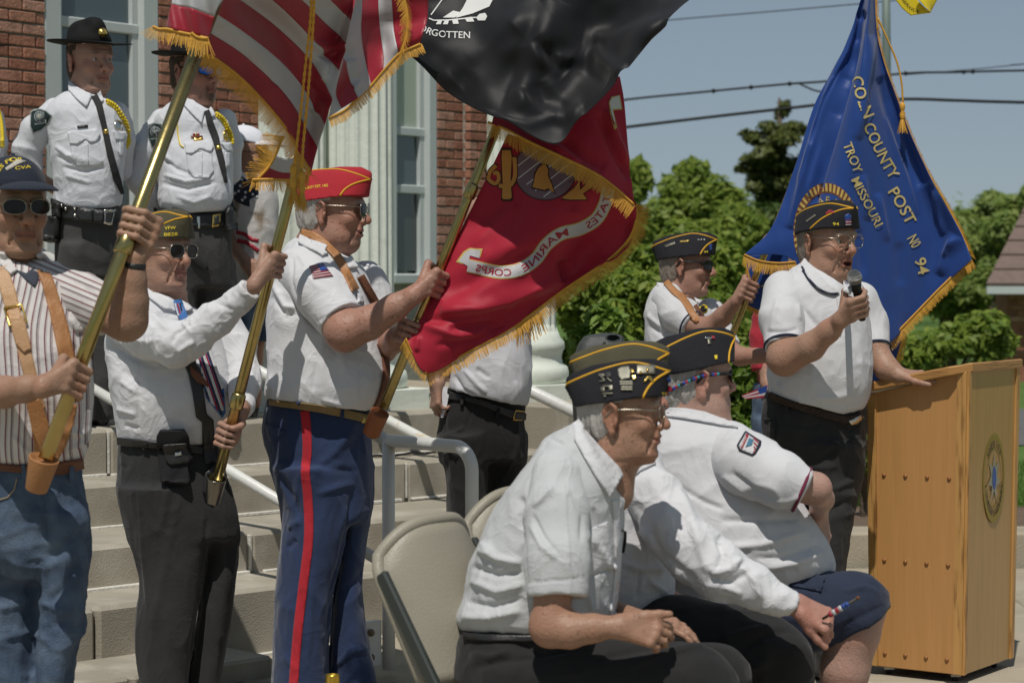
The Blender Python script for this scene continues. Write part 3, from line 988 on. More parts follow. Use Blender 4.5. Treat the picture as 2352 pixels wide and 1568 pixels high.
def shoe(parent, u, v, Y, yaw, m, H=0., L=.29):
 """a leather shoe standing at height H under pixel column u"""
 d = (u - CU) / FPX
 p = np.array([d * Y, Y, H])
 fr = Frame(p, rot(yaw))
 V, F = polygonize([cutp(x, [(fr.w((0, 0, .004)), np.array([0, 0, -1.]))]) for x in (
  cap((0, -.08, .045), (0, .02, .05), .042, .045, .03, fr=fr), cap((0, .02, .045), (0, .15, .028), .044, .034, .03, (1, 1, .85), fr=fr),
  cap((0, -.07, .06), (0, -.05, .13), .045, .05, .03, fr=fr))], .008)
 return mesh_np('shoe', V, F, m, parent, True)
# ------------------------------------------------------------ materials of the place
M_CONC = mat('concrete', (.36, .315, .24), .9, var=.18, vscale=3, bump=.25, bscale=90, col2=(.29, .25, .19), c2scale=5, c2lo=.5, c2hi=.75)
M_STONE = mat('step stone', (.315, .285, .230), .92, var=.36, vscale=2.2, bump=.22, bscale=150, col2=(.43, .395, .33), c2scale=4, c2lo=.46, c2hi=.68)
M_CAULK = mat('caulk', (.62, .60, .54), .8, var=.15, vscale=20, bump=.3, bscale=60)
M_MORTAR = mat('mortar', (.37, .345, .295), .95, var=.2, vscale=12, bump=.4, bscale=90)
BRK = [mat('brick %d' % i, c, .9, var=.28, vscale=9, bump=.45, bscale=60, col2=(c[0] * .55, c[1] * .5, c[2] * .5), c2scale=14, c2lo=.52, c2hi=.75)
  for i, c in enumerate([(.36, .165, .105), (.40, .195, .13), (.30, .13, .085), (.43, .235, .17)])]
M_TRIM = mat('painted trim', (.50, .54, .53), .6, var=.06, vscale=5)
M_COLUMN = mat('column paint', (.68, .72, .64), .62, var=.06, vscale=4, bump=.12, bscale=30, col2=(.55, .58, .50), c2scale=6, c2lo=.55, c2hi=.8)
M_RAIL = mat('white rail paint', (.66, .66, .63), .38, spec=.45, var=.05, vscale=9, bump=.08, bscale=40, col2=(.55, .48, .34), c2scale=9, c2lo=.66, c2hi=.74)
M_GRASS = mat('lawn soil', (.085, .15, .032), .95, var=.4, vscale=8, bump=.6, bscale=60)
M_MULCH = mat('mulch', (.14, .10, .07), .95, var=.4, vscale=20, bump=.8, bscale=50)
M_ASPH = mat('asphalt', (.12, .12, .12), .9)
def glass_mat(name, col, rough=.06):
 m = mat(name, col, rough, spec=.7, var=.15, vscale=2.0, coat=.3)
 return m
# ------------------------------------------------------------ frames of the stair and the wall
def frame2(a): return np.array([math.cos(math.radians(a)), math.sin(math.radians(a)), 0]), np.array([math.sin(math.radians(a)), -math.cos(math.radians(a)), 0])
E1, NS = frame2(44)
EW, NW = frame2(55)
S0 = np.array([-1.75, 9.6, 0.])
W0 = np.array([(70 - CU) / FPX * 12.9, 12.9, 0.])
ZV = np.array([0, 0, 1.])
def along(u, base, e):
 t = (u - CU) / FPX
 return (t * base[1] - base[0]) / (e[0] - t * e[1])
def zat(v, Y): return EYE - (v - HOR) * Y / FPX
# ---- ground, lawn, kerb
def sheet(name, x0, x1, y0, y1, z, m, nx=1, ny=1, kind='structure'):
 xs, ys = np.linspace(x0, x1, nx + 1), np.linspace(y0, y1, ny + 1)
 V = [(x, y, z) for y in ys for x in xs]
 F = [(j * (nx + 1) + i, j * (nx + 1) + i + 1, (j + 1) * (nx + 1) + i + 1, (j + 1) * (nx + 1) + i) for j in range(ny) for i in range(nx)]
 return tag(mesh_np(name, V, F, m, None, False), kind=kind)
sheet('ground', -600, 600, -80, 1500, -.02, M_GRASS)
plaza = sheet('plaza', -12, 9, .2, 11.35, -.006, M_MORTAR)
for i in range(5):
 for j in range(7):
  x0, y0 = -3.2 + i * 1.83, .3 + j * 1.58
  if y0 > 10.5: continue
  MB().box((x0 + .91, y0 + .785, -.05), (.909, 0, 0), (0, .779, 0), (0, 0, .052), .006).obj('concrete_slab', M_CONC, plaza)
kb = empty('kerb', (2.5, 11.5, 0), None, None); kb['kind'] = 'structure'
for i in range(6):
 MB().box((-.2 + i * 1.42, 11.52, .075), (.706, 0, 0), (0, .14, 0), (0, 0, .105), .015).obj('kerb_stone', M_CONC, kb)
sheet('lawn', 3.3, 40, 12.85, 40, .02, M_GRASS)
sheet('planting_bed', -1.0, 8, 11.66, 12.85, .155, M_MULCH)
sheet('raised_lawn', -1.0, 3.3, 12.85, 26, .158, M_GRASS)
sheet('road', 2.9, 60, 19.0, 24.0, .03, M_ASPH)
def grass_blades(name, n, reg, h, seed):
 r = np.random.RandomState(seed); V, F = [], []
 x = r.uniform(reg[0], reg[1], n); y = r.uniform(reg[2], reg[3], n); z = reg[4]
 a = r.uniform(0, 6.28, n); hh = h * r.uniform(.5, 1.3, n); l = r.uniform(-.6, .6, (n, 2)) * hh[:, None]
 w = .006
 V = np.zeros((n, 3, 3)); V[:, 0] = np.stack([x - w * np.cos(a), y - w * np.sin(a), np.full(n, z)], 1)
 V[:, 1] = np.stack([x + w * np.cos(a), y + w * np.sin(a), np.full(n, z)], 1)
 V[:, 2] = np.stack([x + l[:, 0], y + l[:, 1], z + hh], 1)
 o = mesh_np(name, V.reshape(-1, 3), np.arange(n * 3).reshape(-1, 3), M_BLADE, None, False)
 return tag(o, kind='stuff')
def leaf_mat(name, col, col2, trans=.25):
 if name in MATS: return MATS[name]
 m = bpy.data.materials.new(name); m.use_nodes = True
 N, L = m.node_tree.nodes, m.node_tree.links
 b = N['Principled BSDF']; out = N['Material Output']
 g = N.new('ShaderNodeNewGeometry'); mx = N.new('ShaderNodeMix'); mx.data_type = 'RGBA'
 mx.inputs['A'].default_value = (*col, 1); mx.inputs['B'].default_value = (*col2, 1)
 L.new(g.outputs['Random Per Island'], mx.inputs['Factor'])
 L.new(mx.outputs['Result'], b.inputs['Base Color'])
 b.inputs['Roughness'].default_value = .5; b.inputs['Specular IOR Level'].default_value = .35
 t = N.new('ShaderNodeBsdfTranslucent'); L.new(mx.outputs['Result'], t.inputs['Color'])
 ms = N.new('ShaderNodeMixShader'); ms.inputs[0].default_value = trans
 L.new(b.outputs[0], ms.inputs[1]); L.new(t.outputs[0], ms.inputs[2]); L.new(ms.outputs[0], out.inputs['Surface'])
 MATS[name] = m
 return m
M_BLADE = leaf_mat('grass blade', (.10, .19, .03), (.15, .26, .055))
grass_blades('grass', 26000, (1.5, 3.3, 12.86, 16.5, .158), .07, 1)
grass_blades('grass', 26000, (3.3, 5.2, 12.86, 17, .02), .06, 2)
# ---- the stair: four steps of big stone blocks up to the landing
stair = empty('stair', tuple(S0), None, None); stair['kind'] = 'structure'
rows_k = [(987, 1097, 9.60), (1114, 1217, 9.27), (1258, 1360, 8.67), (1399, 1518, 8.24)]
edges = []
for vt, vb, Y in rows_k:
 p = W(230, vt, Y); o = (p - S0) @ NS
 edges.append((o, zat(vt, Y), zat(vb, Y)))
rr = random.Random(5)
for k, (o, zt, zb) in enumerate(edges):
 zb = edges[k + 1][1] if k + 1 < len(edges) else .0
 sR = along(1312 - (0, 10, 18, 24)[k], S0 + NS * o, E1)
 sL = along(-240, S0 + NS * o, E1)
 s = sL + rr.uniform(0, .4) - .4
 while s < sR:
  L = rr.uniform(.85, 1.25); s1 = min(s + L, sR)
  if sR - s1 < .3: s1 = sR
  dep = .5 if k else 1.0
  dz = rr.uniform(-.004, .004)
  c = S0 + E1 * ((s + s1) / 2) + NS * (o - dep / 2 + rr.uniform(-.006, .006)) + ZV * ((zt + zb) / 2 - .012 + dz)
  MB().box(c, E1 * ((s1 - s) / 2 - .004), NS * (dep / 2), ZV * ((zt - zb) / 2 + .012), .016).obj('step_block', M_STONE, stair)
  # caulk along the foot of the riser and in the upright joint
  q = S0 + E1 * ((s + s1) / 2) + NS * (o + .004) + ZV * (zb + .006)
  MB().box(q, E1 * ((s1 - s) / 2 * rr.uniform(.9, .99)), NS * .012, ZV * rr.uniform(.006, .011), .003).obj('caulk_joint', M_CAULK, stair)
  if rr.random() < .75:
   q = S0 + E1 * s1 + NS * (o - .012) + ZV * ((zt + zb) / 2)
   MB().box(q, E1 * .006, NS * .011, ZV * ((zt - zb) / 2 - .012), .002).obj('caulk_joint', M_CAULK, stair)
  s = s1
# low partial step by the plaza
p4 = G(560, 1514, .077); o4 = (p4 - S0) @ NS; s4 = along(617, S0 + NS * o4, E1)
oB = edges[3][0]
for a, b in ((s4 - .62, s4), (s4 - 1.7, s4 - .63), (s4 - 2.8, s4 - 1.71)):
 MB().box(S0 + E1 * ((a + b) / 2) + NS * ((o4 + oB) / 2) + ZV * .035, E1 * ((b - a) / 2), NS * ((o4 - oB) / 2 + .02), ZV * .045, .012).obj('step_block', M_STONE, stair)
ztop = edges[0][1]
# landing
lc = S0 + E1 * .9 + NS * (edges[0][0] - 4.4) + ZV * (ztop / 2 - .03)
MB().box(lc, E1 * 3.6, NS * 3.5, ZV * (ztop / 2 - .02)).obj('landing', M_CONC, stair)
# cheek wall at the far end of the stair
cs = along(1258, S0 + NS * (edges[0][0] + .1), E1)
for i in range(3):
 MB().box(S0 + E1 * (cs + .12) + NS * (edges[0][0] + .16 - i * .42) + ZV * (ztop / 2 + .01), E1 * .26, NS * .205, ZV * (ztop / 2 + .01), .02).obj('cheek_stone', M_STONE, stair)
# ---- the brick courthouse
cb = empty('brick_courthouse', tuple(W0), 'red brick courthouse with white sash windows behind the stair', 'building')
def wall_piece(name, s0, s1, o0, o1, z0, z1, m, parent, bev=0.):
 c = W0 + EW * ((s0 + s1) / 2) + NW * ((o0 + o1) / 2) + ZV * ((z0 + z1) / 2)
 return MB().box(c, EW * ((s1 - s0) / 2), NW * ((o1 - o0) / 2), ZV * ((z1 - z0) / 2), bev).obj(name, m, parent)
sW = lambda u, o=0.: along(u, W0 + NW * o, EW)
s_a, s_b, s_c, s_d, s_e = sW(-400), sW(106), sW(366), sW(893), sW(1003)
s_f = sW(1230)
wl_z0, wl_z1 = .35, 4.6
wzt1 = zat(-160, 13); wzb1 = zat(300, 13)
wzb2 = zat(632, 16.2); wzt2 = zat(-200, 16.2)
walls = [wall_piece('wall', s_a, s_b, -.4, -.012, wl_z0, wl_z1, M_MORTAR, cb), wall_piece('wall', s_c, s_d, -.4, -.012, wl_z0, wl_z1, M_MORTAR, cb),
   wall_piece('wall', s_e, s_f, -.4, -.012, wl_z0, wl_z1, M_MORTAR, cb), wall_piece('wall', s_b, s_c, -.4, -.012, wl_z0, 1.35, M_MORTAR, cb),
   wall_piece('wall', s_d, s_e, -.4, -.012, wl_z0, wzb2 - .03, M_MORTAR, cb)]
def bricks(s0, s1, z0, z1, o=0., seed=0, parent=None):
 r = random.Random(seed); pit, L, H = .0675, .207, .056
 k0 = int(z0 / pit); k = k0; n = 0
 while k * pit < z1:
  z = k * pit; s = s0 + (-.104 if k % 2 else 0)
  while s < s1 - .02:
   a, b = max(s, s0), min(s + L - .011, s1)
   if b - a > .03:
    d = r.uniform(-.003, .004); ht = H * r.uniform(.94, 1.02)
    if r.random() < .12 and b - a > .17:
     parts = [(a, (a + b) / 2 - .006), ((a + b) / 2 + .006, b)]
    else: parts = [(a, b)]
    for a1, b1 in parts:
     c = W0 + EW * ((a1 + b1) / 2) + NW * (o - .02 + d) + ZV * (z + H / 2)
     MB().box(c, EW * ((b1 - a1) / 2), NW * .03, ZV * (ht / 2), .004).obj('brick', r.choice(BRK), parent or cb); n += 1
   s += L
  k += 1
 return n
nb_ = bricks(sW(-8), s_b - .004, zat(420, 12.8), zat(-6, 12.8), 0, 1, walls[0])
nb_ += bricks(s_c + .004, sW(600), zat(640, 14.3), zat(-6, 14.3), 0, 2, walls[1])
nb_ += bricks(s_e + .004, sW(1076) - .006, zat(872, 16.8), zat(205, 16.8), 0, 3, walls[2])
nb_ += bricks(sW(1076, .06) + .006, sW(1146), zat(872, 17), zat(255, 17), .06, 4, walls[2])
wall_piece('pilaster', sW(1076, .06) + .006, s_f, -.012, .026, wl_z0, wl_z1, M_MORTAR, cb)
wall_piece('foundation', s_a, s_f, -.4, .04, -.05, .35, M_TRIM, cb)
M_PANE1 = glass_mat('pane blue grey', (.085, .115, .125)); M_PANE2 = glass_mat('pane dark', (.05, .065, .062)); M_SHADE = mat('roller shade', (.42, .48, .40), .8, var=.05)
def window(s0, s1, z0, z1, rails, panes, casing=.1, sill=True):
 w = wall_piece('window', s0, s1, -.14, -.11, z0, z1, M_PANE2, cb)
 for a, b in ((s0, s0 + casing), (s1 - casing, s1)): wall_piece('casing', a, b, -.105, .006, z0, z1, M_TRIM, w, .006)
 zs = [z0] + rails + [z1]
 for z in rails: wall_piece('sash_rail', s0 + casing, s1 - casing, -.085, -.035, z - .03, z + .03, M_TRIM, w, .006)
 for sx in (s0 + casing + .025, s1 - casing - .025): wall_piece('sash_stile', sx - .025, sx + .025, -.088, -.042, z0, z1, M_TRIM, w, .004)
 for i, m in enumerate(panes): wall_piece('pane', s0 + casing, s1 - casing, -.08, -.07, zs[i] + .03, zs[i + 1] - .03, m, w)
 if sill: wall_piece('sill', s0 - .02, s1 + .02, -.10, .06, z0 - .06, z0 + .012, M_TRIM, w, .01)
 return w
window(s_b, s_c, 1.35, wl_z1, [zat(330, 13.2), zat(52, 13.2)], [M_PANE2, M_PANE1, M_PANE1], .13)
window(s_d, s_e, wzb2, wl_z1, [zat(440, 16.3), zat(312, 16.3)], [M_PANE2, M_PANE1, M_SHADE], .09)
MB().box(W0 + EW * 2.2 + NW * -3.2 + ZV * 2.4, EW * 3.9, NW * 2.7, ZV * 2.3).obj('rear_block', M_MORTAR, cb)
# ---- fluted columns
def column(u, Y, rpx, label):
 r = rpx / FPX * Y; c = np.array([(u - CU) / FPX * Y, Y, 0.])
 root = empty('column', (c[0], c[1], ztop), label, 'column', 'white fluted columns on the landing')
 n, fl = 160, 20
 V, F = [], []
 zs = [ztop + .36, ztop + .40, ztop + 3.6]
 for i, z in enumerate(zs):
  for k in range(n):
   t = 2 * math.pi * k / n; ph = (t * fl / (2 * math.pi)) % 1.0
   dpt = .0 if i == 0 else .085 * max(0, math.sin(math.pi * min(1, max(0, (ph - .10) / .8)))) ** .6
   rr_ = r * (1.0 if i < 2 else .93) * (1 - dpt) * (1.06 if i == 0 else 1)
   V.append((c[0] + rr_ * math.cos(t), c[1] + rr_ * math.sin(t), z))
 for i in range(len(zs) - 1):
  for k in range(n):
   a, b = i * n + k, i * n + (k + 1) % n
   F.append((a, b, b + n, a + n))
 mesh_np('shaft', V, F, M_COLUMN, root, False)
 prof = [(r * 1.30, .10), (r * 1.36, .12), (r * 1.38, .155), (r * 1.33, .185), (r * 1.2, .20), (r * 1.16, .235), (r * 1.2, .262), (r * 1.26, .28), (r * 1.24, .31), (r * 1.12, .335), (r * 1.06, .365)]
 MB().lathe(c + ZV * ztop, prof, 40).obj('base', M_COLUMN, root, True)
 MB().box(c + ZV * (ztop + .045), E1 * r * 1.42, NS * r * 1.42, ZV * .055, .004).obj('plinth', M_COLUMN, root)
 return root
column(672, 11.0, 79, 'white fluted column just behind the bystander in the white cap')
column(826, 11.1, 80, 'white fluted column directly behind the man in the red cap')
column(1197, 11.6, 80, 'white fluted column at the far end of the stair beside the bush')
# ---- the two white pipe handrails
def handrail(u, v_foot, v_top, label, lens=(2.6, 2.75), loop=.45, bracket=True, back=2.6):
 p = G(u, v_foot, .04); Yp = p[1]; zt = zat(v_top, Yp); p0 = np.array([p[0], p[1], 0.])
 root = empty('handrail', (p0[0], p0[1], 0), label, 'handrail', 'white pipe handrails of the stair')
 R = 15 / FPX * Yp
 slope = .30
 A = p0 + ZV * zt
 bend = []
 end = p0 + NS * loop
 for k in range(9):
  t = math.pi / 2 * k / 8
  bend.append(end + ZV * (zt - .085) + NS * (-.085 + .085 * math.sin(t)) + ZV * (.085 * math.cos(t)))
 MB().tube([A] + bend + [end + ZV * .02], R, 14).obj('loop', M_RAIL, root, True)
 MB().tube([p0 + ZV * .03, A + ZV * R * .55], R, 14).obj('post', M_RAIL, root, True)
 up = A - NS * back + ZV * slope * back
 MB().tube([A - NS * .01, up], R * .98, 14).obj('rail', M_RAIL, root, True)
 lo = p0 + ZV * (zt - .46)
 MB().tube([lo - NS * .01, lo - NS * back + ZV * slope * back], R * .9, 14).obj('rail', M_RAIL, root, True)
 top = p0 - NS * back
 MB().tube([top + ZV * (ztop - .02), up - ZV * .02], R, 14).obj('post', M_RAIL, root, True)
 if bracket:
  b = MB().box(p0 - E1 * .075 + NS * -.02 + ZV * .13, E1 * .05, NS * .012, ZV * .085, .004).obj('bracket', M_RAIL, root)
  mm = mat('rusty bolt', (.22, .17, .12), .6, metal=.6)
  for z in (.085, .175): MB().sphere(p0 - E1 * .085 + NS * 0 + ZV * z, .014, 8, 6).obj('bolt', mm, b, True)
 return root
handrail(893, 1530, 1012, 'white pipe handrail ending in a loop beside the man in the red cap')
hr2 = handrail(1452, 1420, 1010, 'white pipe handrail at the far side of the stair beyond the seated men', bracket=False, back=2.4)
# ------------------------------------------------------------ trees and shrubs
M_BARK = mat('bark', (.11, .085, .06), .95, var=.3, vscale=14, bump=.6, bscale=40)
LEAF = dict(
 near=leaf_mat('shrub leaf', (.090, .180, .020), (.215, .310, .050), .35), mid=leaf_mat('bush leaf', (.13, .22, .03), (.30, .37, .06), .5),
 far=leaf_mat('tree leaf', (.15, .24, .035), (.31, .38, .07), .5), pale=leaf_mat('pale leaf', (.16, .25, .05), (.30, .37, .10), .5),
 cedar=leaf_mat('cedar spray', (.060, .085, .020), (.150, .165, .040), .3), dark=leaf_mat('dark leaf', (.05, .095, .022), (.12, .165, .04), .35))
def leaves(blobs, n, size, seed, flat=.5, shell=.55):
 """n leaf blades through the volume of ellipsoid blobs ((x,y,z), (rx,ry,rz)); each is a bent diamond"""
 r = np.random.RandomState(seed)
 vol = np.array([b[1][0] * b[1][2] for b in blobs]); vol /= vol.sum()
 bi = r.choice(len(blobs), n, p=vol)
 C = np.array([b[0] for b in blobs])[bi]; R = np.array([b[1] for b in blobs])[bi]
 d = r.normal(size=(n, 3)); d /= np.linalg.norm(d, axis=1)[:, None]
 rad = (shell + (1 - shell) * r.rand(n) ** .5) * (1 + .16 * noise(C * 3 + d * 2.3) + .22 * noise(d * 5 + C))
 P = C + d * R * rad[:, None]
 o = d * 1.0 + r.normal(size=(n, 3)) * .6 + np.array([0, -.25, flat + .25]); o /= np.linalg.norm(o, axis=1)[:, None]
 t = np.cross(o, r.normal(size=(n, 3))); t /= np.linalg.norm(t, axis=1)[:, None]
 s = np.cross(o, t); sz = size * r.uniform(.6, 1.35, n)
 l, w = t * sz[:, None], s * (sz * .42)[:, None]; bend = o * (sz * .22)[:, None]
 V = np.stack([P - l, P - w * 1.0 + bend * .3, P + l * 1.0 - bend, P + w + bend * .3], 1).reshape(-1, 3)
 return V, np.arange(n * 4).reshape(-1, 4)
def plant(name, label, cat, Y, px, n, size, m, seed, trunk=None, group=None, depth=1.0, shell=.5, sub=5, base=None):
 """a tree or shrub whose crown is made of clumps: px = (u, v, half width, half height) in the photo, at distance Y"""
 r = np.random.RandomState(seed); blobs = []
 for (u, v, a, b) in px:
  c = W(u, v, Y); ra, rb = a / FPX * Y, b / FPX * Y
  for k in range(sub + 2):
   d = r.normal(size=3); d /= np.linalg.norm(d)
   q = c + d * np.array([ra, ra * depth, rb]) * .62
   f = r.uniform(.22, .56)
   blobs.append((q, (ra * f, ra * f * depth, rb * f)))
  blobs.append((c, (ra * .6, ra * .6 * depth, rb * .6)))
 cx = np.mean([b[0][0] for b in blobs]); gx = cx if base is None else base
 root = empty(name, (gx, Y, 0), label, cat, group)
 V, F = leaves(blobs, n, size, seed, shell=shell)
 mesh_np('crown' if trunk else 'foliage', V, F, m, root, False)
 mb = MB(); zc = np.mean([b[0][2] for b in blobs])
 tr = trunk or .03
 top = np.array([cx, Y, zc])
 mb.tube([(gx, Y, -.05), (gx * .6 + cx * .4, Y + .05, zc * .45), tuple(top)], [tr, tr * .75, tr * .4], 8)
 for b in blobs[::2]:
  s = np.array([gx * .5 + cx * .5, Y, zc * .5])
  mb.tube([s, (s + b[0]) / 2 + np.array([0, 0, .1]), b[0]], [tr * .35, tr * .22, tr * .1], 5)
 mb.obj('trunk' if trunk else 'stem', M_BARK, root, True)
 return root
G1, G2 = 'trees beyond the lawn', 'shrubs of the hedge beside the stair'
plant('shrub', 'low glossy leaved shrub at the foot of the far white column', 'shrub', 12.6, [(1330, 860, 60, 110), (1390, 800, 70, 90), (1300, 960, 50, 80), (1440, 860, 60, 80)], 2600, .052, LEAF['near'], 11, group=G2)
plant('shrub', 'glossy leaved shrub between the seated man with the cord strap and the speaker', 'shrub', 12.8, [(1690, 900, 70, 110), (1650, 980, 70, 90), (1740, 840, 60, 90), (1720, 1000, 60, 80)], 2800, .052, LEAF['near'], 12, group=G2)
plant('shrub', 'broad green shrub behind the cap of the flag bearer in the white polo', 'shrub', 15.5, [(1400, 730, 130, 110), (1540, 700, 130, 120), (1340, 660, 90, 100), (1660, 740, 110, 110), (1500, 830, 150, 90)], 13000, .042, LEAF['mid'], 13, group=G2)
plant('shrub', 'darker shrub rising between the red flag and the flag bearer', 'shrub', 18.5, [(1440, 610, 120, 90), (1560, 590, 110, 90), (1660, 620, 100, 110), (1350, 600, 70, 90)], 10000, .045, LEAF['mid'], 14, group=G2)
plant('shrub', 'small light green plant at the lectern foot behind the kerb', 'plant', 12.3, [(1995, 1035, 35, 40), (1985, 1070, 24, 22)], 380, .045, LEAF['near'], 15, group=None)
plant('shrub', 'rounded shrub on the lawn to the right of the blue flag', 'shrub', 20.5, [(2130, 800, 95, 70), (2230, 780, 90, 70), (2060, 830, 70, 60), (2290, 800, 60, 60)], 5000, .05, LEAF['mid'], 16, group=G2)
plant('tree', 'leafy tree with a bright rounded crown left of the cedar', 'tree', 34, [(1600, 440, 90, 75), (1530, 520, 100, 90), (1640, 520, 110, 90)], 9500, .078, LEAF['far'], 21, .16, G1)
plant('tree', 'slim tree showing its tip beside the red flag edge', 'tree', 30, [(1455, 420, 45, 70), (1440, 520, 60, 80)], 2200, .09, LEAF['far'], 22, .12, G1)
plant('tree', 'low bright tree filling the gap below the slim tree tip', 'tree', 31, [(1520, 600, 120, 80), (1660, 560, 110, 100), (1420, 600, 90, 80)], 9000, .075, LEAF['far'], 27, .14, G1)
plant('tree', 'pale tree standing between the blue flag tip and the brown roof', 'tree', 38, [(2230, 520, 80, 70), (2310, 500, 80, 60), (2200, 620, 80, 80), (2340, 580, 80, 80)], 12000, .085, LEAF['pale'], 28, .15, G1)
plant('tree', 'dark tree under the cedar behind the blue flag staff', 'tree', 32, [(1740, 520, 80, 90), (1700, 600, 90, 80), (1800, 560, 80, 90)], 5500, .085, LEAF['dark'], 23, .16, G1)
plant('tree', 'leafy tree rising right of the blue flag fringe', 'tree', 33, [(2180, 560, 80, 80), (2120, 640, 90, 90), (2210, 680, 80, 70)], 9000, .075, LEAF['pale'], 24, .16, G1)
plant('tree', 'leafy tree close to the brown roof', 'tree', 36, [(2300, 540, 70, 80), (2360, 500, 60, 90), (2270, 640, 70, 80), (2400, 600, 80, 90)], 9000, .078, LEAF['pale'], 25, .17, G1)
plant('tree', 'far pale tree low above the lawn between flag and roof', 'tree', 45, [(2240, 600, 110, 90), (2100, 600, 80, 90), (2350, 620, 120, 120)], 14000, .10, LEAF['pale'], 26, .2, G1)
tag(mesh_np('woods', *leaves([((x, 62 + (i % 3) * 3, 1.6 + .4 * math.sin(i * 2.3)), (3.0, 2.2, 2.0 + .5 * math.sin(i * 1.7))) for i, x in enumerate(np.arange(-2, 34, 2.2))], 16000, .13, 31), LEAF['far'], None, False), kind='stuff')
# the cedar: tufts of dark sprays on a straight stem
rr = random.Random(3); cz = []
for (u, v, a, b) in [(1790, 245, 18, 32), (1806, 290, 50, 28), (1762, 335, 66, 32), (1755, 360, 45, 24), (1830, 330, 56, 38), (1800, 390, 78, 38), (1765, 430, 40, 22), (1775, 460, 70, 34), (1840, 440, 60, 44), (1730, 320, 30, 20), (1745, 400, 34, 20), (1820, 500, 80, 40)]:
 c = W(u, v, 40)
 for k in range(4):
  d = np.array([rr.gauss(0, .5) * a, rr.gauss(0, .4) * a, rr.gauss(0, .5) * b]) / FPX * 40
  cz.append((c + d, (a / FPX * 40 * .55, a / FPX * 40 * .5, b / FPX * 40 * .55)))
cr = empty('cedar_tree', (W(1790, 500, 40)[0], 40, 0), 'dark cedar with ragged tufts against the sky left of the blue flag', 'tree', G1)
mesh_np('crown', *leaves(cz, 12000, .075, 41, flat=1.0, shell=.2), LEAF['cedar'], cr, False)
MB().tube([(cr.location.x, 40, -.05), tuple(W(1795, 470, 40)), tuple(W(1790, 225, 40))], [.22, .12, .02], 8).obj('trunk', M_BARK, cr, True)
# ------------------------------------------------------------ house, light pole, power lines
hs = empty('brick_house', (6.6, 30, 0), 'low brick house with brown shingle roof at the right edge', 'building')
p0, p1 = W(2250, 655, 30), W(2405, 372, 32.3)
ze, zr = p0[2], p1[2]
x0 = p0[0]
M_ROOF = mat('brown shingle', (.17, .125, .105), .9, var=.25, vscale=12, bump=.4, bscale=40)
V = [(x0, 29.6, ze), (x0 + 9, 29.6, ze), (x0 + 9, 35, ze), (x0 * 1.2 + .3, 35, ze), (p1[0], 32.3, zr), (x0 + 8, 32.3, zr)]
rf = mesh_np('roof', V, [(0, 1, 5, 4), (1, 2, 5), (2, 3, 4, 5), (3, 0, 4), (0, 3, 2, 1)], M_ROOF, hs, False)
for k in range(9):
 t0, t1 = k / 9, (k + 1) / 9
 a0, b0 = np.array(V[0]) * (1 - t0) + np.array(V[4]) * t0, np.array(V[1]) * (1 - t0) + np.array(V[5]) * t0
 a1, b1 = np.array(V[0]) * (1 - t1) + np.array(V[4]) * t1, np.array(V[1]) * (1 - t1) + np.array(V[5]) * t1
 n1, n2 = np.array([0, -.5, .85]) * .035, np.array([0, -.5, .85]) * .012
 MB().add([a0, b0, a0 + n1, b0 + n1, b1 + n2, a1 + n2], [(0, 1, 3, 2), (2, 3, 4, 5)]).obj('shingle_course', M_ROOF, rf)
MB().box((x0 + 4.5, 29.56, ze - .06), (4.5, 0, 0), (0, .03, 0), (0, 0, .05)).obj('fascia', M_TRIM, hs)
hw = MB().box((x0 + 5.0, 30.4, ze / 2 - .1), (4.62, 0, 0), (0, .38, 0), (0, 0, ze / 2)).obj('wall', BRK[2], hs)
rr = random.Random(9)
bm_ = bpy.data.meshes
for k in range(int((ze - .7) / .075)):
 x = x0 + .4 + (.11 if k % 2 else 0)
 for j in range(5):
  MB().box((x + j * .22 + .1, 30.01, .85 + k * .075), (.104, 0, 0), (0, .015, 0), (0, 0, .032)).obj('brick', rr.choice(BRK), hw)
lp = empty('light_pole', (W(2036, 500, 22)[0], 22, 0), 'grey green metal light pole rising behind the blue flag', 'pole')
MB().tube([W(2036, 1000, 22) * [1, 1, 0], W(2036, 100, 22), W(2034, -160, 22)], [.06, .042, .038], 12).obj('shaft', mat('pole grey green', (.22, .27, .24), .5, metal=.3), lp, True)
M_WIRE = mat('cable black', (.012, .014, .014), .6)
def wire(label, pts, Y, r, nub=()):
 P = curve_px([W(u, v, Y) for u, v in pts], 10)
 mb = MB().tube(P, r, 6)
 for i in nub: mb.sphere(np.array(P[i]), r * 1.9, 6, 5)
 return tag(mb.obj('power_line', M_WIRE, None, True), label, 'power line', 'power lines crossing the sky')
wire('thick black power line, lowest where it passes the red flag', [(300, 420), (1300, 310), (1440, 292), (1640, 268), (1800, 250), (1930, 236), (2080, 228), (2200, 231), (2420, 237), (3600, 262)], 27, .021)
wire('upper black power line with small clips', [(300, 372), (1300, 250), (1440, 229), (1600, 213), (1800, 194), (1900, 187), (2080, 169), (2200, 166), (2420, 161), (3600, 140)], 27, .015, (32, 36, 41, 54, 57, 60, 71, 74))
wire('short cable sagging off the upper power line by the blue flag', [(1835, 192), (1850, 199), (1875, 209), (1910, 212), (1960, 205)], 27, .012)
wire('thin grey wire high in the sky', [(300, 172), (1400, 62), (1545, 46), (1760, 28), (1990, 8), (2110, -4), (3600, -150)], 30, .008)
wire('thin wire just above the upper power line on the right', [(2080, 172), (2230, 160), (2352, 148), (2430, 142), (3600, 60)], 30, .007)
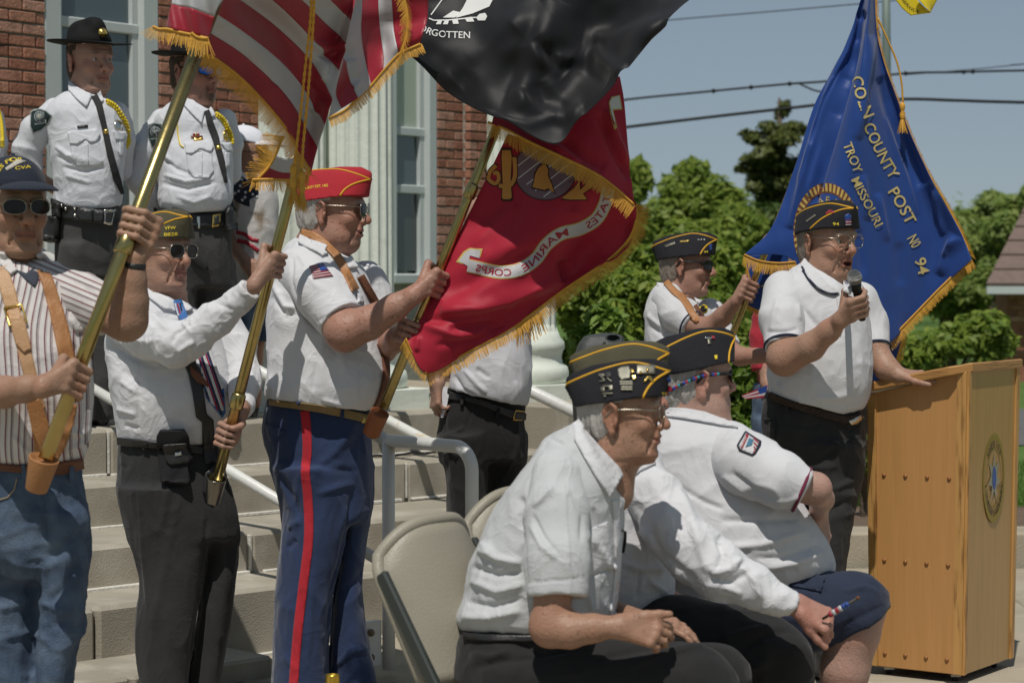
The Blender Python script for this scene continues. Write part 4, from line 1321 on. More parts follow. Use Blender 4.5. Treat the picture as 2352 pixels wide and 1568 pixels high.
# ------------------------------------------------------------ lectern
M_OAK = mat('oak', (.47, .24, .083), .42, spec=.4, var=.12, vscale=3, bump=.06, bscale=30, col2=(.42, .22, .07), c2scale=2.2, c2lo=.45, c2hi=.85, stretch=(26, 26, 1.1), coat=.12)
M_OAK2 = mat('oak front', (.40, .235, .08), .3, spec=.5, var=.12, vscale=3, bump=.03, bscale=30, col2=(.34, .19, .06), c2scale=3.2, c2lo=.5, c2hi=.75, stretch=(16, 16, .8), coat=.25)
M_OAKT = mat('oak trim', (.48, .26, .085), .4, spec=.4, var=.2, vscale=3, bump=.06, bscale=30, col2=(.20, .095, .028), c2scale=4, c2lo=.52, c2hi=.7, stretch=(18, 18, 1.4), coat=.12)
M_OAKL = mat('oak lip', (.40, .205, .065), .4, spec=.4, var=.2, vscale=3, bump=.06, bscale=30, col2=(.19, .09, .028), c2scale=4, c2lo=.5, c2hi=.7, stretch=(2, 2, 40), coat=.15)
lnear = G(2210, 1572, .0); LF = np.array([.574, .819, 0]); LS = np.array([-.819, .574, 0])
lec = empty('lectern', tuple(lnear), 'oak lectern with round pegs and a sheriff seal on its front', 'lectern')
LW, LD = .455, .365
def LP(a, b, z):
 """a along the front, b along the side, flared a little towards the top"""
 f = 1 + .075 * z
 ca, cb_ = LW / 2, LD / 2
 return lnear + LF * (ca + (a - ca) * (1 + .02 * z)) + LS * (cb_ + (b - cb_) * f) + ZV * (z + .0)
zn, zl = zat(852, 8.17), zat(905, 8.40)
zb0 = .035
def topz(b): return zn + (zl - zn) * b / LD
def panel(name, a0, a1, b0, b1, out, thick, m, parent=lec, z0=zb0, ztopo=0., bev=0):
 """an upright board between two plan corners, pushed out by out"""
 dirv = unit(LF * (a1 - a0) + LS * (b1 - b0)); nrm = np.array([dirv[1], -dirv[0], 0])
 P = [LP(a0, b0, z0) + nrm * out, LP(a1, b1, z0) + nrm * out, LP(a1, b1, topz(b1) + ztopo) + nrm * out, LP(a0, b0, topz(b0) + ztopo) + nrm * out]
 Q = [p - nrm * thick for p in P]
 ins = .003
 c = sum(P) / 4
 P2 = [p + unit(c - p) * ins + nrm * .002 for p in P]
 V = P2 + P + Q
 F = [(0, 1, 2, 3)] + [(i, i + 4, (i + 1) % 4 + 4, (i + 1) % 4) for i in range(4)] + [(i + 4, i + 8, (i + 1) % 4 + 8, (i + 1) % 4 + 4) for i in range(4)] + [(11, 10, 9, 8)]
 return mesh_np(name, V, [f[::-1] for f in F] if False else F, m, parent, False)
e = .034
panel('side_panel', 0, 0, LD, 0, 0, .018, M_OAK)
panel('side_panel', LW, LW, 0, LD, 0, .018, M_OAK)
fp_ = panel('front_panel', 0, LW, 0, 0, 0, .018, M_OAK2)
panel('corner_post', 0, 0, e, 0, .007, .007, M_OAKT); panel('corner_post', 0, 0, LD, LD - e, .007, .007, M_OAKT)
panel('corner_post', 0, .018, 0, 0, .007, .007, M_OAKT); panel('corner_post', LW - .03, LW, 0, 0, .007, .007, M_OAKT)
panel('side_panel', LW, 0, LD, LD, 0, .018, M_OAK, ztopo=-.1)
# sloping top board
ov = .055
tc = [LP(-ov * .8, LD + ov, topz(LD) - .004), LP(-ov * .8, -ov * .25, topz(0) - .002), LP(LW + ov, -ov * .25, topz(0) - .002), LP(LW + ov, LD + ov, topz(LD) - .004)]
tc[0][2] = zat(906, 8.42); tc[3][2] = tc[0][2]
ch = unit(tc[2] - tc[1]); sd = unit(tc[0] - tc[1])
corner = [tc[0], tc[1] + sd * .07, tc[1] + ch * .055, tc[2] - ch * .05, tc[2] + sd * .06, tc[3]]
TH = .034
bot = [p + ZV * 0 for p in corner]; midp = [p + ZV * .006 for p in corner]; cen = sum(corner) / len(corner)
ring = []
for dz, inset in ((0, .004), (.004, 0), (TH - .006, 0), (TH, .006)):
 ring.append([p + ZV * dz + unit(cen - p) * inset for p in corner])
V = [q for r_ in ring for q in r_]; n6 = len(corner); F = []
for i in range(3):
 for k in range(n6): F.append((i * n6 + k, i * n6 + (k + 1) % n6, (i + 1) * n6 + (k + 1) % n6, (i + 1) * n6 + k))
F += [tuple(range(n6))[::-1], tuple(range(3 * n6, 4 * n6))]
mesh_np('top_board', V, F, M_OAKL, lec, False)
for z_, row in ((.745, 0), (.43, 1), (.085, 2)):
 for k in range(4):
  b = LD - .06 - k * (LD - .12) / 3
  pb = LP(0, b, z_); nrm = np.array([LS[1], -LS[0], 0]) * -1
  nrm = -LF
  MB().lathe(pb - nrm * .002, [(.0085, 0), (.0085, .004), (.0075, .0075), (.004, .010), (.0004, .0105)], 12, nrm).obj('peg', mat('peg wood', (.25, .105, .032), .35, coat=.2), lec, True)
M_CAST = mat('caster steel', (.35, .33, .28), .35, metal=.8); M_RUB = mat('black rubber', (.02, .02, .02), .7)
for a, b in ((.05, .05), (.05, LD - .05), (LW - .05, .05), (LW - .05, LD - .05)):
 q = LP(a, b, 0)
 cs_ = MB().box(q + ZV * .03, (.018, 0, 0), (0, .018, 0), (0, 0, .01)).obj('caster', M_CAST, lec)
 MB().lathe(q + ZV * .0 + np.array([-.009, 0, .014]), [(.012, 0), (.0145, .003), (.0145, .015), (.012, .018)], 12, (1, 0, 0)).obj('wheel', M_RUB, cs_, True)
# the seal on the front: flat print in gilt and green
M_SEAL = mat('seal gilt', (.34, .25, .05), .35, metal=.5); M_SEALD = mat('seal print', (.045, .045, .012), .5); M_SEALB = mat('seal blue', (.05, .10, .32), .4); M_SEALS = mat('seal silver', (.42, .40, .33), .3, metal=.6)
scn = LP(LW * .53, 0, zat(1097, 8.36)); nF = -LS
def seal_pt(x, y, o): return scn + LF * x + ZV * y - LS * 0 + (np.array([LF[1], -LF[0], 0])) * (o + .0045)
SRX, SRY = .10, .165
def ringmesh(name, r0, r1, o, m, par, n=48):
 V, F = [], []
 for k in range(n):
  t = 2 * math.pi * k / n
  V += [seal_pt(SRX * r0 * math.cos(t), SRY * r0 * math.sin(t), o), seal_pt(SRX * r1 * math.cos(t), SRY * r1 * math.sin(t), o)]
 for k in range(n): a = 2 * k; b = 2 * ((k + 1) % n); F.append((a, a + 1, b + 1, b))
 return mesh_np(name, V, F, m, par, False)
seal = ringmesh('seal', .86, 1.0, 0, M_SEAL, lec); ringmesh('seal_ring', .64, .67, 0, M_SEAL, seal)
def star(n, r0, r1, cx=0, cy=0, rot_=90, sx=1, sy=1):
 return [(cx + sx * (r0 if k % 2 == 0 else r1) * math.cos(math.radians(rot_ + 180 * k / n)), cy + sy * (r0 if k % 2 == 0 else r1) * math.sin(math.radians(rot_ + 180 * k / n))) for k in range(2 * n)]
def flat(name, pts, o, m, par, f=seal_pt):
 return mesh_np(name, [f(x, y, o) for x, y in pts], [tuple(range(len(pts)))], m, par, False)
st = star(7, 1, .48, sx=SRX * .58, sy=SRY * .58)
V = [seal_pt(0, 0, .001)] + [seal_pt(x, y, .0008) for x, y in st]
mesh_np('badge_star', V, [(0, 1 + i, 1 + (i + 1) % 14) for i in range(14)], M_SEALS, seal, False)
V = [seal_pt(0, 0, .0024)] + [seal_pt(SRX * .17 * math.cos(2 * math.pi * k / 20), SRY * .26 * math.sin(2 * math.pi * k / 20), .002) for k in range(20)]
mesh_np('badge_centre', V, [(0, 1 + i, 1 + (i + 1) % 20) for i in range(20)], M_SEALB, seal, False)
def ring_text(s, a0, a1, rad, h, flip):
 V, F = [], []; n = len(s)
 for i, chh in enumerate(s):
  if chh == ' ': continue
  tv, tf = text_tris(chh, .02)
  if len(tv) == 0: continue
  w = (tv[:, 0].max() + tv[:, 0].min()) / 2
  an = math.radians(a0 + (a1 - a0) * i / (n - 1)); b = len(V)
  for x, y in tv:
   xx, yy = (x - w) * h * .8, (y - .35) * h
   r_ = 1 + (yy / (rad * SRY)) * (1 if not flip else -1)
   da = xx / (rad * SRX) * (-1 if not flip else 1)
   V.append(seal_pt(SRX * rad * r_ * math.cos(an + da), SRY * rad * r_ * math.sin(an + da), .0012))
  F += [tuple(q + b for q in f) for f in tf]
 return V, F
for s, a0, a1, fl in (('SHERIFF', 135, 45, False), ('LINCOLN COUNTY', 195, 345, True)):
 V, F = ring_text(s, a0, a1, .76, .036, fl)
 mesh_np('lettering', V, F, M_SEALD, seal, False)
# ------------------------------------------------------------ loudspeaker, chairs
M_PA = mat('speaker plastic', (.045, .05, .05), .55, spec=.4, var=.15, vscale=8, bump=.15, bscale=120)
pu = crop(1223, 733.8, .24)
YS = 9.2
pa = empty('loudspeaker', (W(1385, 900, YS)[0], YS, 0), 'dark grey loudspeaker cabinet on a stand behind the seated caps', 'loudspeaker')
rows = [(pu(0, 128)[1], pu(640, 0)[0], pu(800, 0)[0], .0, .08), (pu(0, 150)[1], pu(530, 0)[0], pu(850, 0)[0], .0, .11), (pu(0, 200)[1], pu(465, 0)[0], pu(878, 0)[0], 0, .13), (pu(0, 300)[1], pu(415, 0)[0], pu(890, 0)[0], 0, .15), (pu(0, 600)[1], pu(380, 0)[0], pu(880, 0)[0], 0, .16), (pu(0, 1100)[1], pu(400, 0)[0], pu(860, 0)[0], 0, .16)]
hc = pu(780, 180)
V, F = polygonize([loft(rows, YS, n=5, cap_r=.012), Pr(*(lambda q: (q.fn, q.lo, q.hi, .006, -1))(ell(W(hc[0], hc[1], YS - .12), (.028, .05, .014))))], .006)
cab = mesh_np('cabinet', V, F, M_PA, pa, True)
gt = Target(cab)
applique('grille', strip_poly([pu(690, 215), pu(650, 330), pu(640, 600)], 3.0), gt, M_RUB, cab, .004)
kn = gt.hit(*pu(495, 315))[0]
MB().lathe(kn, [(.010, 0), (.010, .008), (.006, .010), (.006, .018), (.0005, .02)], 10, (-.3, -1, .2)).obj('knob', M_RUB, cab, True)
pz = W(1385, 1000, YS)
MB().tube([(pa.location.x, YS, 0.0), (pa.location.x, YS, pz[2])], .018, 10).obj('pole', M_RUB, pa, True)
for k in range(3):
 t = 2.1 * k + .4
 MB().tube([(pa.location.x, YS, .5), (pa.location.x + .42 * math.cos(t), YS + .42 * math.sin(t), .01)], .012, 8).obj('leg', M_RUB, pa, True)
M_BEIGE = mat('beige plastic', (.29, .265, .21), .45, spec=.35, var=.06, vscale=6, bump=.12, bscale=150)
M_GREYM = mat('grey enamel', (.035, .042, .038), .35, spec=.5, metal=.2)
def folding_chair(u, v, Y, w, label, sc=1.0, yaw=0):
 """beige folding chair seen from behind its right side; (u, v) is the middle of the top edge of the back"""
 top = W(u, v, Y); s = sc
 r = rot(yaw)          # local x = chair's left, y = the way it faces, z up
 o = np.array([top[0], top[1], 0.]); H = top[2]
 fr = Frame(o, r)
 root = empty('folding_chair', tuple(o), label, 'chair', 'beige folding chairs in the row')
 hw, bh = w / 2, .40
 V, F = [], []
 nu, nv = 16, 12
 def bp(a, t, side):
  wd = hw * (1 - .14 * max(0, (.3 - t) / .3) ** 3 - .16 * t)
  x = a * wd; y = .15 * t - .05 * a * a - .04
  corner = .085 * abs(a) ** 3.2
  z = H - bh * t - corner * (1 - t)
  return np.array([x, y + (.012 if side else -.012), z])
 for side in (0, 1):
  for j in range(nv + 1):
   for i in range(nu + 1): V.append(fr.w(bp(-1 + 2 * i / nu, j / nv, side)))
 m_ = (nu + 1) * (nv + 1)
 for j in range(nv):
  for i in range(nu):
   a = j * (nu + 1) + i
   F.append((a, a + 1, a + nu + 2, a + nu + 1)); F.append((a + m_, a + m_ + nu + 1, a + m_ + nu + 2, a + m_ + 1))
 bd = [(i, i + 1) for i in range(nu)] + [(j * (nu + 1) + nu, (j + 1) * (nu + 1) + nu) for j in range(nv)] + [(nv * (nu + 1) + i + 1, nv * (nu + 1) + i) for i in range(nu)] + [((j + 1) * (nu + 1), j * (nu + 1)) for j in range(nv)]
 for a, b in bd: F.append((b, a, a + m_, b + m_))
 bk = mesh_np('backrest', V, F, M_BEIGE, root, True)
 # rolled rim round the back
 rim = [fr.w(bp(-1, t, 0) + np.array([0, .012, 0])) for t in np.linspace(1, 0, 12)] + [fr.w(bp(a, 0, 0) + np.array([0, .012, 0])) for a in np.linspace(-.93, .93, 21)] + [fr.w(bp(1, t, 0) + np.array([0, .012, 0])) for t in np.linspace(0, 1, 12)]
 MB().tube(rim, .017, 10).obj('rim', M_BEIGE, bk, True)
 V, F = [], []
 seat = MB().box(fr.w((0, .33, .44)), r[:, 0] * .2, r[:, 1] * .2, np.array([0, 0, .014]), .012).obj('seat', M_BEIGE, root, True)
 for sx in (-1, 1):
  x = sx * (hw + .004)
  a, b = fr.w((x, -.05, H - .12)), fr.w((x, .42, .02))
  d = unit(b - a); sd_ = r[:, 0]; ot = np.cross(d, sd_)
  MB().box((a + b) / 2, sd_ * .011, ot * .017, d * np.linalg.norm(b - a) / 2, .005).obj('leg', M_GREYM, root)
  a, b = fr.w((x * .93, .40, .45)), fr.w((x * .93, -.02, .02))
  d = unit(b - a); ot = np.cross(d, sd_)
  MB().box((a + b) / 2, sd_ * .009, ot * .013, d * np.linalg.norm(b - a) / 2, .004).obj('leg', M_GREYM, root)
 MB().tube([fr.w((-hw * .93, .03, .09)), fr.w((hw * .93, .03, .09))], .008, 8).obj('stretcher', M_GREYM, root, True)
 return root
folding_chair(1032, 1194, 5.86, .41, 'beige folding chair with a dark frame nearest the camera', yaw=52)
folding_chair(1215, 1128, 6.55, .43, 'beige folding chair mostly hidden behind the man with the pinned cap', yaw=56)
folding_chair(1480, 1105, 7.0, .43, 'beige folding chair under the heavy man in navy shorts', yaw=60)
# ------------------------------------------------------------ flags
def cloth_mat(name, col, rough=.5, spec=.35, trans=.12, var=.08, sheen=.15, bump=.12):
 m = mat(name, col, rough, spec=spec, var=var, vscale=7, bump=bump, bscale=320, sheen=sheen)
 N, L = m.node_tree.nodes, m.node_tree.links
 if trans:
  b, s = base_socket(m); out = N['Material Output']
  t = N.new('ShaderNodeBsdfTranslucent'); L.new(s.links[0].from_socket, t.inputs['Color'])
  ms = N.new('ShaderNodeMixShader'); ms.inputs[0].default_value = trans
  L.new(b.outputs[0], ms.inputs[1]); L.new(t.outputs[0], ms.inputs[2]); L.new(ms.outputs[0], out.inputs['Surface'])
 return m
M_FRED = cloth_mat('flag red', (.33, .012, .030), .42, .45); M_FWHT = cloth_mat('flag white', (.50, .495, .51), .42, .45)
M_FMAR = cloth_mat('flag scarlet', (.40, .012, .034), .55, .3); M_FBLK = cloth_mat('flag black', (.009, .009, .011), .5, .22, .02, sheen=.10)
M_FBLU = cloth_mat('flag blue', (.014, .056, .25), .40, .4, .08)
M_GOLD = mat('gold fringe', (.58, .30, .035), .6, spec=.4, var=.25, vscale=40)
M_GPR = mat('gold print', (.50, .36, .10), .6, var=.1); M_GPL = mat('pale gold print', (.52, .42, .17), .7, var=.15); M_WPR = mat('white print', (.62, .62, .60), .6); M_ORP = mat('orange print', (.52, .24, .05), .6, var=.15)
M_DKP = mat('dark print', (.05, .015, .012), .6); M_GYP = mat('grey print', (.17, .11, .13), .6, var=.1); M_BRP = mat('brown print', (.16, .055, .03), .6)
M_BRASS = mat('brass pole', (.43, .34, .14), .27, metal=1., var=.25, vscale=14, bump=.04, bscale=60)
def cr4(t, n):
 """Catmull-Rom weights: t in [0, n-1] -> (len(t), n) matrix"""
 i = np.clip(np.floor(t).astype(int), 0, n - 2); f = t - i
 w = np.stack([-.5 * f + f**2 - .5 * f**3, 1 - 2.5 * f**2 + 1.5 * f**3, .5 * f + 2 * f**2 - 1.5 * f**3, -.5 * f**2 + .5 * f**3], 1)
 M = np.zeros((len(t), n)); r = np.arange(len(t))
 for k in range(4):
  j = i - 1 + k
  lo, hi = j < 0, j > n - 1
  ok = ~(lo | hi)
  np.add.at(M, (r[ok], j[ok]), w[ok, k])
  np.add.at(M, (r[lo], np.zeros(lo.sum(), int)), 2 * w[lo, k]); np.add.at(M, (r[lo], np.ones(lo.sum(), int)), -w[lo, k])
  np.add.at(M, (r[hi], np.full(hi.sum(), n - 1)), 2 * w[hi, k]); np.add.at(M, (r[hi], np.full(hi.sum(), n - 2)), -w[hi, k])
 return M
class Sheet:
 """a piece of cloth through rows of control points (u, v, Y)"""
 def __init__(s, rows, conv, Yf):
  s.P = np.array([[W(*conv(x, y), Yf(i, j)) for j, (x, y) in enumerate(r)] for i, r in enumerate(rows)])
 def at(s, a, b):
  a, b = np.atleast_1d(a), np.atleast_1d(b)
  A, B = cr4(a, s.P.shape[0]), cr4(b, s.P.shape[1])
  return np.einsum('ni,nj,ijk->nk', A, B, s.P)
 def grid(s, a0, a1, na, b0, b1, nb, wav=None):
  A, B = np.meshgrid(np.linspace(a0, a1, na), np.linspace(b0, b1, nb), indexing='ij')
  V = s.at(A.ravel(), B.ravel())
  F = np.array([(i * nb + j, i * nb + j + 1, (i + 1) * nb + j + 1, (i + 1) * nb + j) for i in range(na - 1) for j in range(nb - 1)])
  if wav: V = wav(V)
  return V, F
def cloth_piece(name, V, F, m, parent, lines=None, th=.0012):
 if lines: V = strokes(V, F, lines, True)
 N = vnormals(V, F); n = len(V)
 view = CAMP - V
 if ((N * view).sum(1)).mean() < 0: F = F[:, ::-1]; N = -N
 ec = {}
 for q in F.tolist():
  for i in range(4): ec[(q[i], q[(i + 1) % 4])] = 1
 sk = np.array([(b, a, a + n, b + n) for (a, b) in ec if (b, a) not in ec])
 V2 = np.concatenate([V, V - N * th]); F2 = np.concatenate([F, F[:, ::-1] + n, sk])
 return mesh_np(name, V2, F2, m, parent, True)
def fringe(name, base, dirs, L, parent, step=.0026, seed=0, jitter=.35, w=.00125, band=True, m=None, curl=0.):
 """hanging strands along a base line: base and dirs are point lists"""
 r = np.random.RandomState(seed)
 B = np.array(base, float); D = np.array([unit(d) for d in dirs], float)
 seg = np.linalg.norm(np.diff(B, axis=0), axis=1); cum = np.concatenate([[0], np.cumsum(seg)])
 n = max(6, int(cum[-1] / step)); x = np.linspace(0, cum[-1], n)
 P = np.stack([np.interp(x, cum, B[:, k]) for k in range(3)], 1); Q = np.stack([np.interp(x, cum, D[:, k]) for k in range(3)], 1)
 T = np.gradient(P, axis=0); T /= np.linalg.norm(T, axis=1)[:, None] + 1e-9
 V, F = [], []
 ln = L * r.uniform(.82, 1.08, n)
 cl = np.convolve(r.normal(size=n + 20), np.ones(9) / 9, 'same')[10:10 + n] * jitter * 1.6
 sd = cl[:, None] * T + r.normal(size=(n, 3)) * jitter * .16
 depth = r.uniform(-.004, .004, (n, 1)) * np.array([0, 1, 0])
 K = 4
 rows = []
 for k in range(K + 1):
  t = k / K
  p = P + depth * t + Q * (ln * t)[:, None] + sd * (ln * t * t)[:, None] * .6 + np.array([0, 0, -1]) * (ln * t * t)[:, None] * curl
  rows.append((p - T * w * (1 - .3 * t), p + T * w * (1 - .3 * t)))
 A = np.stack([q for pr in rows for q in pr], 1)          # n, 2(K+1), 3
 V = A.reshape(-1, 3); m_ = 2 * (K + 1)
 F = np.concatenate([np.stack([np.arange(n) * m_ + 2 * k, np.arange(n) * m_ + 2 * k + 1, np.arange(n) * m_ + 2 * k + 3, np.arange(n) * m_ + 2 * k + 2], 1) for k in range(K)])
 o = mesh_np(name, V, F, m or M_GOLD, parent, False); tag(o, kind='stuff')
 if band:
  mb = MB()
  mb.tube([p - np.array([0, .002, 0]) for p in P[::max(1, n // 60)]], .0042, 6)
  mb.obj('braid', M_GOLD, o, True)
 return o
def px_dirs(base_px, angs, Y):
 """directions in the picture plane by angle (0 right, 90 down)"""
 out = []
 for i in range(len(base_px)):
  a = math.radians(np.interp(i / max(1, len(base_px) - 1), np.linspace(0, 1, len(angs)), angs))
  out.append(RIGHT * math.cos(a) - UPV * math.sin(a) * 1.0 + np.array([0, -.12, 0]))
 return out
def edge_fringe(name, pxs, conv, Y, angs, L, parent, off=-.012, **k):
 c = curve_px([conv(x, y) for x, y in pxs], 8)
 Ys = Y if callable(Y) else (lambda t: Y)
 base = [W(u, v, Ys(i / (len(c) - 1)) + off) for i, (u, v) in enumerate(c)]
 return fringe(name, base, px_dirs(c, angs, None), L, parent, **k)
def pole(label, a, b, Ya, Yb, r, collar=None, group='brass flagpoles'):
 A, B = W(*a, Ya), W(*b, Yb)
 o = MB().tube([A, B], r, 18).obj('flagpole', M_BRASS, None, True)
 tag(o, label, 'flagpole', group)
 if collar is not None:
  c = A + (B - A) * collar; d = unit(B - A)
  MB().lathe(c, [(r * 1.05, -.028), (r * 1.3, -.024), (r * 1.3, .02), (r * 1.12, .028)], 16, d).obj('ferrule', M_BRASS, o, True)
  c2 = A + (B - A) * (collar - .30 if collar > .35 else collar + .3)
  MB().lathe(c2, [(r * 1.01, -.006), (r * 1.06, -.004), (r * 1.06, .004), (r * 1.01, .006)], 16, d).obj('ferrule', M_BRASS, o, True)
 return o
POLE4 = ((104, 1054), (500, -9), 5.93, 6.40)
POLE5 = ((500, 1100), (790, -40), 7.55, 7.45)
POLE6 = ((880, 938), (1283, -60), 7.60, 7.66)
POLE8 = ((1640, 872), (2012, -50), 9.45, 9.55)
pole('brass flagpole held by the man in the striped shirt', *POLE4, .0195, .445)
pole('brass flagpole held by the man in the blue striped tie', *POLE5, .0185, .16)
pole('brass flagpole held by the man in the red cap', *POLE6, .0165, .5)
pole('thin brass flagpole held by the man in the white polo behind the seated row', *POLE8, .0145, None)
# ---- the striped flag of red and white
D_ = crop(329.3, 0, .336)
usf = empty('striped_flag', tuple(W(480, 60, 6.5)), 'gold fringed flag of red and white stripes folding in the wind', 'flag')
bA = [[(425, 350), (640, 510), (830, 700), (985, 890), (1060, 1030), (1150, 1180)],
  [(450, 225), (660, 360), (860, 530), (1010, 700), (1110, 870), (1190, 1015)],
  [(490, 85), (700, 225), (910, 390), (1060, 550), (1165, 710), (1240, 850)],
  [(560, -60), (700, 30), (900, 180), (1100, 370), (1215, 530), (1290, 685)],
  [(650, -160), (830, -40), (1000, 105), (1160, 270), (1270, 400), (1340, 480)],
  [(760, -260), (950, -110), (1120, 40), (1240, 160), (1330, 240), (1387, 300)],
  [(900, -330), (1080, -180), (1230, -50), (1320, 40), (1380, 100), (1420, 140)],
  [(1040, -400), (1200, -260), (1330, -120), (1400, -40), (1430, -10), (1450, 0)]]
YA = [6.42, 6.62, 6.86, 7.02, 7.10, 7.08]
shA = Sheet(bA, D_, lambda i, j: YA[j] + .02 * math.sin(i * 1.9 + j * 1.3) - .012 * i)
def wavA(V): return V + np.array([0, 1, 0]) * (.010 * noise(V * [9, 3, 5]) + .004 * noise(V * 22))[:, None]
def creaseA(k):
 cr = [([D_(*p) for p in q], w, a) for q, w, a in [
  ([(1385, 300), (1250, 330), (1150, 300)], 10, .016), ([(1385, 320), (1200, 420), (1100, 480)], 12, -.012), ([(1240, 400), (1215, 560)], 14, .02), ([(1290, 690), (1180, 640), (1120, 560)], 8, -.010),
  ([(1200, 780), (1120, 700)], 9, .012), ([(560, 130), (520, 190)], 6, .006), ([(900, 600), (700, 420)], 20, -.008)]]
 return cr
for k in range(7):
 V, F = shA.grid(k - (.02 if k else 0), k + 1.02, 12, 0, 5, 90, wavA); V = V + np.array([0, .0022 * (k % 2), 0])
 o = cloth_piece('stripe', V, F, (M_FRED, M_FWHT)[k % 2], usf, creaseA(k))
 if k == 0: aStripe0 = o
bB = [[(1455, -60), (1422, 140), (1389, 300), (1342, 480), (1292, 685), (1268, 805)],
  [(1458, -58), (1425, 140), (1396, 305), (1350, 480), (1316, 640), (1352, 745)],
  [(1466, -56), (1434, 140), (1408, 300), (1390, 420), (1420, 560), (1470, 668)],
  [(1500, -60), (1495, 80), (1488, 200), (1500, 330), (1525, 460), (1557, 585)],
  [(1605, -60), (1612, 80), (1622, 200), (1635, 310), (1645, 400), (1642, 485)],
  [(1690, -60), (1700, 80), (1705, 170), (1715, 250), (1730, 320), (1742, 375)],
  [(1950, -60), (1945, 80), (1937, 150), (1918, 205), (1902, 255), (1895, 300)]]
YB = [7.08, 7.14, 7.20, 7.30, 7.36, 7.34, 7.30]
shB = Sheet(bB, D_, lambda i, j: YB[i] + .02 * math.sin(j * 1.4 + i))
for k in range(6):
 V, F = shB.grid(k - (.02 if k else 0), k + 1.02 - (.02 if k == 5 else 0), 12, 0, 5, 70, wavA); V = V + np.array([0, .0022 * (k % 2), 0])
 cloth_piece('stripe', V, F, (M_FWHT, M_FRED)[k % 2], usf, [([D_(1440, 400), D_(1460, 520)], 8, .012), ([D_(1480, 560), D_(1440, 610)], 7, .01), ([D_(1470, 0), D_(1405, 300), D_(1400, 420)], 8, -.02)])
bS = [[(152, 190), (250, 216), (340, 236), (445, 262)], [(196, 30), (290, 50), (380, 75), (486, 118)], [(205, -80), (310, -70), (420, -50), (560, -30)]]
shS = Sheet(bS, D_, lambda i, j: 6.30 - .03 * math.sin(j * 1.0))
for k in range(2):
 V, F = shS.grid(k, k + .995, 10, 0, 3, 40)
 V = V + np.array([0, 1, 0]) * (.012 * np.sin(V[:, 0] * 95 + V[:, 2] * 20))[:, None]
 cloth_piece('stripe', V, F, (M_FRED, M_FWHT)[k % 2], usf)
# the turned-up corner
bC = [[(785, 1222), (860, 1224), (930, 1226), (1000, 1228)], [(855, 1145), (900, 1165), (950, 1180), (1010, 1182)], [(905, 1060), (950, 1080), (1000, 1085), (1050, 1082)]]
shC = Sheet(bC, D_, lambda i, j: 7.0 + .02 * j)
for k in range(2):
 V, F = shC.grid(k, k + .995, 8, 0, 3, 20)
 cloth_piece('stripe', V, F, (M_FRED, M_FWHT)[k % 2], usf)
edge_fringe('fringe', [(395, 335), (640, 512), (830, 702), (985, 892), (1062, 1032), (1150, 1182)], D_, lambda t: np.interp(t, np.linspace(0, 1, 6), YA), [118, 125, 130, 128, 140, 120], .047, usf, seed=1, off=-.008, jitter=.2)
edge_fringe('fringe', [(1268, 808), (1380, 752), (1470, 668), (1557, 585), (1642, 485), (1742, 375), (1830, 330), (1900, 300)], D_, 7.3, [70, 62, 58, 55, 60], .034, usf, seed=2, jitter=.25)
edge_fringe('fringe', [(1770, -60), (1800, 40), (1805, 150), (1790, 250), (1752, 350)], D_, 7.29, [60, 70, 80, 95], .042, usf, seed=3, jitter=.5, band=False)
edge_fringe('fringe', [(1770, -60), (1800, 40), (1805, 150), (1790, 250), (1752, 350)], D_, 7.29, [140, 130, 125, 110], .036, usf, seed=8, jitter=.5, band=False)
edge_fringe('fringe', [(66, 182), (110, 200), (160, 200), (250, 222), (340, 240), (445, 265)], D_, 6.29, [150, 120, 100, 95, 90, 85], .040, usf, seed=4, jitter=.35)
edge_fringe('fringe', [(330, 225), (360, 250), (400, 262), (440, 262)], D_, 6.28, [105, 95, 80, 70], .058, usf, seed=14, jitter=.3)
edge_fringe('fringe', [(785, 1222), (855, 1145), (905, 1060), (935, 990), (960, 935)], D_, 6.98, [150, 195, 205, 200, 190], .062, usf, seed=5, jitter=.45)
edge_fringe('fringe', [(745, 1228), (860, 1226), (1000, 1230), (1120, 1200)], D_, 6.97, [100, 90, 80, 60], .036, usf, seed=6, jitter=.6)
edge_fringe('fringe', [(1040, 1075), (1090, 1130), (1140, 1190)], D_, 6.98, [60, 45, 40], .05, usf, seed=7, jitter=.4)
